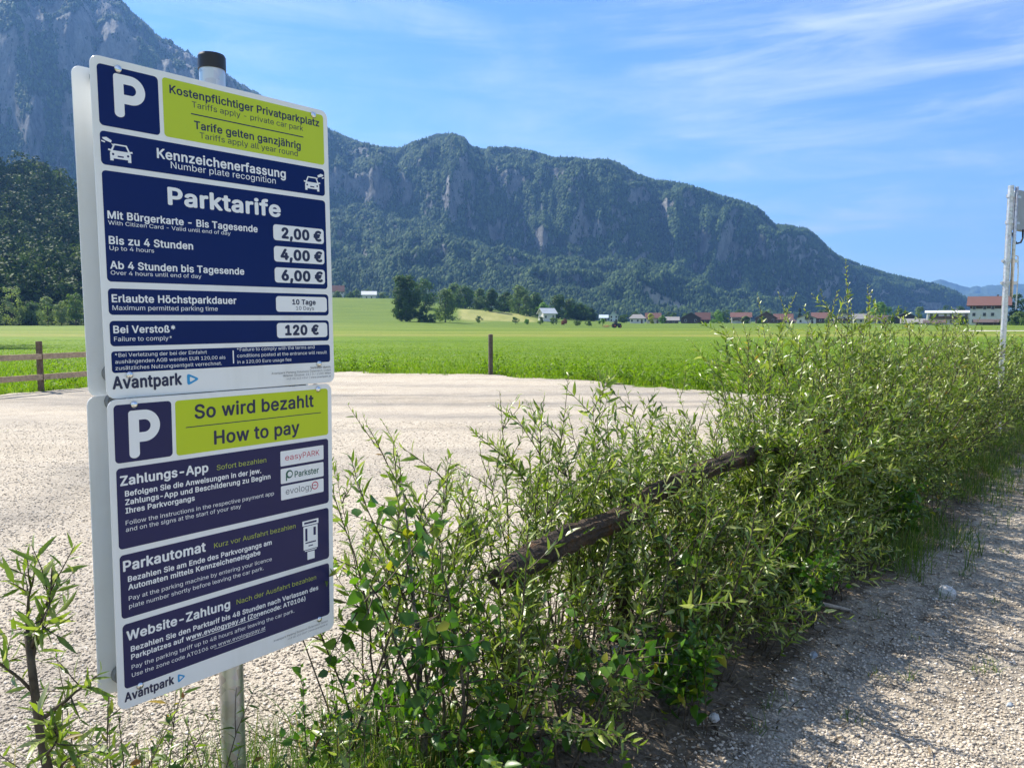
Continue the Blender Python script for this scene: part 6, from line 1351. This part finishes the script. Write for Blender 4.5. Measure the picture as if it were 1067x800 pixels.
for k_, (px, h, wd) in enumerate([(640, 9, 14), (697, 12, 13), (716, 13, 16), (744, 12, 14), (757, 14, 13), (771, 15, 15), (800, 15, 16), (818, 14, 14), (856, 15, 15), (878, 16, 16), (898, 14, 16), (936, 16, 15), (958, 18, 14), (985, 19, 18), (1000, 18, 14)]):
    vt.append((px, 560, h, wd, M_t1 if k_ % 3 else M_t2, 'round', 'dark tree rising behind the roofs of the village'))
for k, (px, Y, h, wd, mt_, shp, lb) in enumerate(vt):
    far_tree('conifer' if shp == 'cone' else 'village_tree', lb, px, Y, h, wd, 400 + k, mt_, .06, shp, group='trees behind the village roofs' if 'rising behind the roofs' in lb else G_, cards=1600 if wd > 18 else 700, dz=-.3)

# tractor with a hay tedder
tx, ty = PX(642.5, 312), 312
tz = float(zmeadow(tx, ty)); tr = empty('tractor', (tx, ty, tz), rad(8)); tag(tr, 'small dark tractor working on the meadow', 'tractor')
M_tr = flat('tractor_paint', (.02, .035, .03), .4, 0, .1, 3); M_ty = flat('tyre', (.018, .018, .018), .9, 0, .2, 8); M_rim = flat('wheel_rim', (.30, .05, .03), .5, 0, .1, 4)
mb = MB(); mb.box((0, 0, .95), (3.2, .62, .5)); mb.build('chassis', M_tr, tr, bevel=.05)
mb = MB(); mb.prism([(.25, 1.1), (1.95, 1.1), (1.98, 1.62), (1.7, 1.78), (.25, 1.85)], -.42, .42, Matrix.Rotation(PI / 2, 4, 'X')); mb.build('hood', M_tr, tr, bevel=.05)
mb = MB(); mb.prism([(-1.15, 1.3), (.25, 1.3), (.15, 2.62), (-1.05, 2.62)], -.72, .72, Matrix.Rotation(PI / 2, 4, 'X')); cb = mb.build('cab', M_pane, tr)
mb = MB(); mb.box((-.45, 0, 2.68), (1.5, 1.6, .14)); mb.build('cab_roof', M_tr, cb, bevel=.04)
mb = MB(); mb.cyl((.9, -.36, 1.7), (.9, -.36, 2.5), .05, 8); mb.build('exhaust', M_ty, tr)
for x, r, wd in ((-.95, .86, .46), (1.35, .60, .36)):
    for sgn in (-1, 1):
        y = sgn * .85; mb = MB(); mb.tube([(x, y - wd / 2, r), (x, y - wd / 2 + .06, r), (x, y + wd / 2 - .06, r), (x, y + wd / 2, r)], [r * .86, r, r, r * .86], 24); wl = mb.build('wheel', M_ty, tr)
        mb = MB(); mb.cyl((x, y + sgn * (wd / 2 - .02), r), (x, y + sgn * (wd / 2 + .03), r), r * .5, 16); mb.build('rim', M_rim, wl)
    if x < 0:
        for sgn in (-1, 1):
            mb = MB(); mb.tube([(x + .95 * math.cos(a), sgn * .85, .86 + .95 * math.sin(a)) for a in np.linspace(.3, 2.7, 8)], [.06] * 8, 6); mb.build('fender', M_tr, tr)
te = empty('hay_tedder', (tx - 4.2, ty - .3, tz), rad(8)); tag(te, 'red hay tedder drawn behind the tractor', 'hay tedder')
M_te = flat('tedder_red', (.36, .09, .05), .5, 0, .15, 4)
mb = MB(); mb.tube([(2.6, 0, .8), (0, 0, .85)], [.08, .08], 8); mb.tube([(0, -3.6, .95), (0, 3.6, .95)], [.09, .09], 8); mb.tube([(-.3, -3, .9), (-1.2, 0, 1.0), (-.3, 3, .9)], [.06] * 3, 8); mb.build('beam', M_te, te)
for y in (-2.9, -1.0, 1.0, 2.9):
    mb = MB(); mb.tube([(-.2, y, .45), (-.2, y, .6)], [.26, .2], 14)
    for k in range(6):
        a = 2 * PI * k / 6; mb.tube([(-.2, y, .5), (-.2 + .8 * math.cos(a), y + .8 * math.sin(a), .42), (-.2 + .86 * math.cos(a), y + .86 * math.sin(a), .05)], [.03, .025, .015], 5)
    mb.build('rotor', M_te, te)
# farm track at right
mb = MB(); tk = []
for k in range(25):
    f = k / 24; px = 1008 + 140 * f; Y = 118 + 8 * math.sin(f * 2) - 10 * f; tk.append((PX(px, Y), Y))
v_ = []
for (x, y) in tk:
    v_ += [(x, y - 2.6, float(zmeadow(x, y - 2.6)) + .04), (x, y + 3.6, float(zmeadow(x, y + 3.6)) + .04)]
mb.add(v_, [(2 * i, 2 * i + 2, 2 * i + 3, 2 * i + 1) for i in range(24)])
tag(mb.build('farm_track', flat('track_gravel', (.50, .46, .38), .9, 0, .15, .6)), kind='structure')

# ------------------------------------------------------------------ mountains
def az_el(px, py):
    d = ray(px, py); return math.atan2(d[0], d[1]), d[2] / math.hypot(d[0], d[1])
crest = [(-300,-60),(-200,-70),(-120,-60),(-60,-50),(0,-34),(30,-22),(60,-14),(84,-10),(92,-4),(97,4),(101,-3),(106,-9),(115,-7),(124,0),(137,15),(150,26),(157,32),(165,41),(180,45),(206,62),(222,68),(236,77),(262,96),(285,110),(310,124),(343,137),
         (362,146),(381,153),(400,156),(418,157),(432,150),(442,147),(454,143),(466,142),(476,143),(484,147),(491,156),(510,156),(531,156),(545,158),(558,161),(578,167),(596,167),(612,169),(633,169),(645,173),(653,178),(674,188),(700,192),(721,196),(749,206),(770,212),(790,219),(807,236),
         (825,238),(841,241),(852,249),(862,259),(871,268),(887,274),(905,281),(930,288),(953,293),(974,297),(994,304),(1011,314),(1022,326),(1032,336),(1300,337)]
cz = np.array([az_el(*c) for c in crest]); order = np.argsort(cz[:, 0]); cz = cz[order]
def mountain(name, az0, az1, nA, nT, mat, kn, seed, cz, prof, ribs, jag, kind='structure'):
    pass
kp = np.array([az_el(p, 334)[0] for p in (-300, 100, 250, 420, 600, 800, 950, 1015, 1100)])
rc_k = np.array([2120, 2120, 2150, 2150, 2150, 2300, 2700, 2900, 2900]); rb_k = np.array([1000, 1000, 1000, 960, 930, 1250, 1950, 2450, 2500])
foot_k = np.array([.26, .30, .34, .40, .26, .15, .16, .2, .2])
nA, nT = 1150, 190
azs = np.linspace(az_el(-290, 334)[0], az_el(1040, 334)[0], nA)
tv = np.concatenate([np.linspace(0, 1, nT - 12), 1 + np.linspace(.02, .45, 12)])
A_, T2 = np.meshgrid(azs, tv, indexing='ij')
el = np.interp(azs, cz[:, 0], cz[:, 1])
rc = np.interp(azs, kp, rc_k); rb = np.interp(azs, kp, rb_k); ft = np.interp(azs, kp, foot_k)
arc = A_ * 2000
w1 = fbm(arc / 420, T2 * 1.3, 3, 81); w2 = ridged(arc / 260 + 1.2 * w1, T2 * .9, 4, 85); w3 = ridged(arc / 90 + .8 * w1, T2 * 9.0, 4, 92); w4 = fbm(arc / 30, T2 * 16, 3, 97)
tb = .46 + .16 * (w1 - .5) - .12 * sstep(650, 850, 533.5 + FPX * np.tan(A_))          # where the cliffs start
tcl = tb + .24 + .18 * (fbm(arc / 300, arc * 0, 3, 77) - .4)
F1 = ft[:, None]
u = np.clip(T2, 0, 1)
s1 = F1 * (u / tb)**1.15
s2 = F1 + (.80 - F1) * sstep(0, 1, (u - tb) / (tcl - tb))**.9
s3 = .80 + .20 * (1 - (1 - np.clip((u - tcl) / (1 - tcl), 0, 1))**1.7)
S = np.where(u < tb, s1, np.where(u < tcl, s2, s3))
env = sstep(.02, .35, u) * (1 - .85 * sstep(.80, 1.0, u))
Rr = rb[:, None] + (rc - rb)[:, None] * T2
Rr = Rr - (w2 - .45) * 330 * env * (rc - rb)[:, None] / 1400 - (w3 - .5) * 80 * env - (w4 - .5) * 26 * env
Hc = (el * rc)[:, None]
Zm = Hc * S + ((w3 - .5) * 30 + (w4 - .5) * 14) * env
Zm = np.where(T2 > 1, Hc * (1 - (T2 - 1) * .8), Zm)
pxm = 533.5 + FPX * np.tan(A_)
# a bare landslide spur
spur = np.exp(-((pxm - 668) / np.where(pxm > 664, 55, 24))**2 - ((T2 - .30) / .20)**2)
Zm = Zm + 34 * spur
tanv = (Zm - CH) / Rr
mx = tanv[:, :nT - 12 + 1].max(1)
sc = np.where(el > .005, el / np.maximum(mx, 1e-4), 1.0)
Zm = Zm * sc[:, None]
Zm = Zm - 8 * (T2 < .004)
Xm = Rr * np.sin(A_); Ym = Rr * np.cos(A_)
Pm = np.stack([Xm, Ym, Zm], -1)
du = np.gradient(Pm, axis=0); dv = np.gradient(Pm, axis=1)
nm = unit(np.cross(du, dv)); nz = np.abs(nm[..., 2])
nzn = nz + .16 * (fbm(arc / 60, T2 * 9, 4, 103) - .5) + .10 * (fbm(arc / 300, T2 * 2.5, 3, 107) - .5)
rock = 1 - sstep(.36, .52, nzn + .22 * (fbm(arc / 130, T2 * 6, 4, 109) - .5))
left = sstep(0, 1, (330 - pxm) / 120)
rock = np.maximum(rock * sstep(.18, .34, T2), left * sstep(.50, .68, T2 + .42 * (fbm(arc / 70, T2 * 7, 4, 111) - .5)))
mott = sstep(.40, .56, fbm(arc / 26, T2 * 30, 4, 113))
rock = rock * (.12 + .88 * mott) * np.where(left > .5, 1, 1)
pym = 334 - FPX * Zm / np.maximum(Ym, 1)
nz_ = 9 * (fbm(arc / 22, T2 * 22, 4, 119) - .5)
xl = 651 + (pym - 287) * .85; xr = 654 + (pym - 287) * 1.95
sl_ = sstep(-2, 3, pxm - xl + nz_) * sstep(-2, 5, xr - pxm + nz_) * sstep(285, 290, pym) * (1 - sstep(318, 328, pym))
sl_ = sl_ * (.45 + .75 * fbm(arc / 14, T2 * 9, 3, 121))
def mountain_mat():
    m, nt, out = nodes_of('mountain_slope')
    tcn = N(nt, 'ShaderNodeTexCoord').outputs['Object']
    ar = N(nt, 'ShaderNodeAttribute', attribute_name='rock'); as_ = N(nt, 'ShaderNodeAttribute', attribute_name='scree')
    f = noise(nt, .035, 6, .7, tcn); g = noise(nt, .012, 6, .65, tcn); h = noise(nt, .034, 9, .76, tcn, (1, 1, .6))
    forest = ramp(nt, f, [(.3, (.009, .024, .010)), (.55, (.018, .044, .015)), (.75, (.038, .070, .022))])
    rk = ramp(nt, h, [(.30, (.05, .052, .05)), (.45, (.17, .17, .162)), (.60, (.29, .285, .27)), (.78, (.42, .41, .385))])
    c = mixc(nt, ar.outputs['Fac'], forest, rk)
    c = mixc(nt, as_.outputs['Fac'], c, ramp(nt, h, [(.3, (.30, .28, .18)), (.7, (.58, .54, .43))]))
    ad = N(nt, 'ShaderNodeMath', operation='ADD'); L(nt, f, ad.inputs[0]); L(nt, h, ad.inputs[1])
    princ(nt, out, c, .95, 0, .1, bump(nt, ad.outputs[0], 1.0, 14)); return m
M_mtn = mountain_mat()
im = np.arange(A_.size).reshape(A_.shape)
Fm = np.stack([im[:-1, :-1], im[1:, :-1], im[1:, 1:], im[:-1, 1:]], -1).reshape(-1, 4)
tag(npmesh('mountain', Pm.reshape(-1, 3), Fm, M_mtn, attrs={'rock': np.clip(rock, 0, 1).ravel(), 'scree': np.clip(sl_, 0, 1).ravel()}, smooth=True), kind='structure')

# mountain forest: thousands of trees, one mass
def forest(name, P, H, seed, mat, con=.7, card=False):
    rng = np.random.default_rng(seed); n = len(P)
    isc = rng.random(n) < con
    Vs = []; Fs = []; ts = []; off = 0
    pc = P[isc]; hc = H[isc]; k = len(pc)
    tiers = []
    for (z0, z1, r) in ((.05, .55, .21), (.32, .80, .155), (.60, 1.0, .10)):
        a = np.linspace(0, 2 * PI, 7)[:-1]; ring = np.stack([np.cos(a) * r, np.sin(a) * r, np.full(6, z0)], -1)
        tiers.append(np.r_[ring, [[0, 0, z1]]])
    tmpl = np.concatenate(tiers); tf = np.concatenate([np.array([(j, (j + 1) % 6, 6) for j in range(6)]) + 7 * q for q in range(3)])
    V = tmpl[None] * (1 + rng.normal(0, .12, (k, len(tmpl), 3))) * hc[:, None, None] * np.array([1, 1, 1.0]) + pc[:, None]
    Vs.append(V.reshape(-1, 3)); Fs.append((tf[None] + (np.arange(k) * len(tmpl))[:, None, None]).reshape(-1, 3)); ts.append(np.repeat(np.clip(rng.normal(.30, .16, k), 0, 1), len(tmpl))); off = len(Vs[0])
    pd = P[~isc]; hd = H[~isc] * .8; k = len(pd)
    g = (1 + 5**.5) / 2
    ico = unit(np.array([(-1,g,0),(1,g,0),(-1,-g,0),(1,-g,0),(0,-1,g),(0,1,g),(0,-1,-g),(0,1,-g),(g,0,-1),(g,0,1),(-g,0,-1),(-g,0,1)], float))
    icf = np.array([(0,11,5),(0,5,1),(0,1,7),(0,7,10),(0,10,11),(1,5,9),(5,11,4),(11,10,2),(10,7,6),(7,1,8),(3,9,4),(3,4,2),(3,2,6),(3,6,8),(3,8,9),(4,9,5),(2,4,11),(6,2,10),(8,6,7),(9,8,1)])
    V = ico[None] * (1 + rng.normal(0, .22, (k, 12, 3))) * np.array([.36, .36, .52]) * hd[:, None, None] + np.array([0, 0, .5]) * hd[:, None, None] + pd[:, None]
    Vs.append(V.reshape(-1, 3)); Fs.append((icf[None] + (np.arange(k) * 12)[:, None, None]).reshape(-1, 3) + off); ts.append(np.repeat(np.clip(rng.normal(.62, .2, k), 0, 1), 12))
    return tag(npmesh(name, np.concatenate(Vs), np.concatenate(Fs), mat, attrs={'tint': np.concatenate(ts)}), kind='stuff')
M_for = leafmat('forest_tree', [(0, (.010, .026, .009)), (.35, (.022, .050, .014)), (.65, (.045, .082, .020)), (1, (.085, .125, .032))], .08, .8, .1, 1.0)
nF = 420000
rg = np.random.default_rng(9)
fi = rg.random(nF) * (nA - 2); fj = rg.random(nF)**.85 * (nT - 13)
ii = fi.astype(int); jj = fj.astype(int); a = (fi - ii)[:, None]; b = (fj - jj)[:, None]
Pf = (Pm[ii, jj] * (1 - a) + Pm[ii + 1, jj] * a) * (1 - b) + (Pm[ii, jj + 1] * (1 - a) + Pm[ii + 1, jj + 1] * a) * b
rk = rock[ii, jj]; sf = sl_[ii, jj]
ppx = pxm[ii, jj]
area = np.linalg.norm(np.cross(du[ii, jj], dv[ii, jj]), axis=1)
vis = (ppx > -40) & (ppx < 1040) & ((ppx < 105) | (ppx > 180) | (jj > 100)) & (Pf[:, 2] > 4)
dens = fbm(Pf[:, 0] / 45, Pf[:, 1] / 45 + Pf[:, 2] / 30, 3, 131)
pr = np.clip(area / np.percentile(area, 70), 0, 1) * np.where(rk > .5, .16 * (dens > .50), 1.0) * np.where(sf > .35, .10, 1) * (dens > .30)
kf = vis & (rg.random(nF) < pr)
Pf = Pf[kf]; T_f = T2[ii, jj][kf]
Hf = rg.uniform(7.5, 15, len(Pf)) * np.interp(T_f, [0, .5, 1], [.95, .9, .75])
Hf = Hf * np.where(rk[kf] > .5, .55, 1)
print('forest trees', len(Pf))
forest('mountain_forest', Pf - np.array([0, 0, 1.0]), Hf, 17, M_for, .55)

# pale far range at the right end of the valley
def range_(name, pts, rdist, depth, mat, seed):
    c = np.array([az_el(*p) for p in pts]); az = np.linspace(c[0, 0], c[-1, 0], 240); t_ = np.linspace(0, 1.4, 30)
    A, T = np.meshgrid(az, t_, indexing='ij'); e_ = np.interp(az, c[:, 0], c[:, 1]) + (fbm(az * 160, az * 0, 3, seed) - .5) * .004
    Rg = rdist - depth * (1 - T) - (ridged(A * 40, T * 2, 3, seed) - .5) * depth * .25 * sstep(0, .4, T) * (1 - sstep(.7, 1, T))
    Zr = (e_ * rdist)[:, None] * np.where(T <= 1, T**.9, 1 - (T - 1)) - 10 * (T < .01)
    i_ = np.arange(A.size).reshape(A.shape); Fq = np.stack([i_[:-1, :-1], i_[1:, :-1], i_[1:, 1:], i_[:-1, 1:]], -1).reshape(-1, 4)
    return tag(npmesh(name, np.stack([Rg * np.sin(A), Rg * np.cos(A), Zr], -1).reshape(-1, 3), Fq, mat, smooth=True), kind='structure')
M_far = flat('far_slope', (.045, .070, .045), .95, 0, .35, .004, .1)
range_('distant_mountains', [(940, 334), (958, 300), (972, 292), (981, 290), (996, 295), (1010, 299), (1030, 296), (1060, 295), (1110, 290), (1180, 280), (1300, 275)], 6600, 1300, M_far, 141)
range_('distant_hills', [(960, 336), (985, 309), (1015, 305), (1040, 308), (1070, 305), (1120, 300), (1200, 296), (1320, 300)], 5200, 900, M_far, 147)

# wooded hill at left
hp = [(-300, 150), (-120, 160), (-40, 192), (0, 196), (20, 195), (40, 198), (60, 205), (80, 218), (110, 228), (150, 262), (190, 296), (230, 325), (250, 338)]
hc_ = np.array([az_el(*p) for p in hp]); az = np.linspace(hc_[0, 0], hc_[-1, 0], 200); t_ = np.linspace(0, 1.5, 50)
A, T = np.meshgrid(az, t_, indexing='ij'); e_ = np.interp(az, hc_[:, 0], hc_[:, 1])
Rh = 305 + 215 * T; Zh = np.where(T <= 1, np.maximum(e_, 0)[:, None] * 520 * (.10 + .90 * T) * (T**.75), np.maximum(e_, 0)[:, None] * 520 * (1 - .5 * (T - 1))) + 4 * (fbm(A * 30, T * 4, 3, 151) - .5) * sstep(0, .2, T)
Ph = np.stack([Rh * np.sin(A), Rh * np.cos(A), Zh - 3 * (T < .01)], -1)
i_ = np.arange(A.size).reshape(A.shape); Fq = np.stack([i_[:-1, :-1], i_[1:, :-1], i_[1:, 1:], i_[:-1, 1:]], -1).reshape(-1, 4)
tag(npmesh('wooded_hill', Ph.reshape(-1, 3), Fq, flat('forest_floor', (.022, .035, .014), .95, 0, .3, .1, .1), smooth=True), kind='structure')
rg = np.random.default_rng(19); cl = []; cr = []; nt_ = 0
Vs = []; Fs = []; ts = []; off = 0
while nt_ < 520:
    i = rg.integers(0, 199); j = rg.integers(0, 36); p = Ph[i, j] + np.array([rg.normal() * 2, rg.normal() * 2, 0]); px = 533.5 + FPX * p[0] / p[1]
    if not (-90 < px < 245): continue
    nt_ += 1
    hh = rg.uniform(14, 23); nc = 24
    f = rg.random(nc); a = rg.random(nc) * 2 * PI; q = rg.random(nc)**.5 * np.sqrt(np.clip(1 - (2 * (f - .45) / 1.15)**2, .05, 1)) * hh * .36
    c = np.stack([np.cos(a) * q, np.sin(a) * q, hh * (.12 + .86 * f)], -1) + p
    tone = rg.normal(.05, .22)
    V, F, t = crown_cards(rg, c, 15, np.full(nc, hh * .13), 1.7)
    Vs.append(V); Fs.append(F + off); ts.append(np.clip(t + tone, 0, 1)); off += len(V)
M_hill = leafmat('hill_wood_leaf', [(0, (.014, .034, .007)), (.5, (.036, .070, .012)), (1, (.14, .19, .03))], .16, .7, .1, 1.0)
tag(npmesh('hill_woodland', np.concatenate(Vs), np.concatenate(Fs), M_hill, attrs={'tint': np.concatenate(ts)}), kind='stuff')
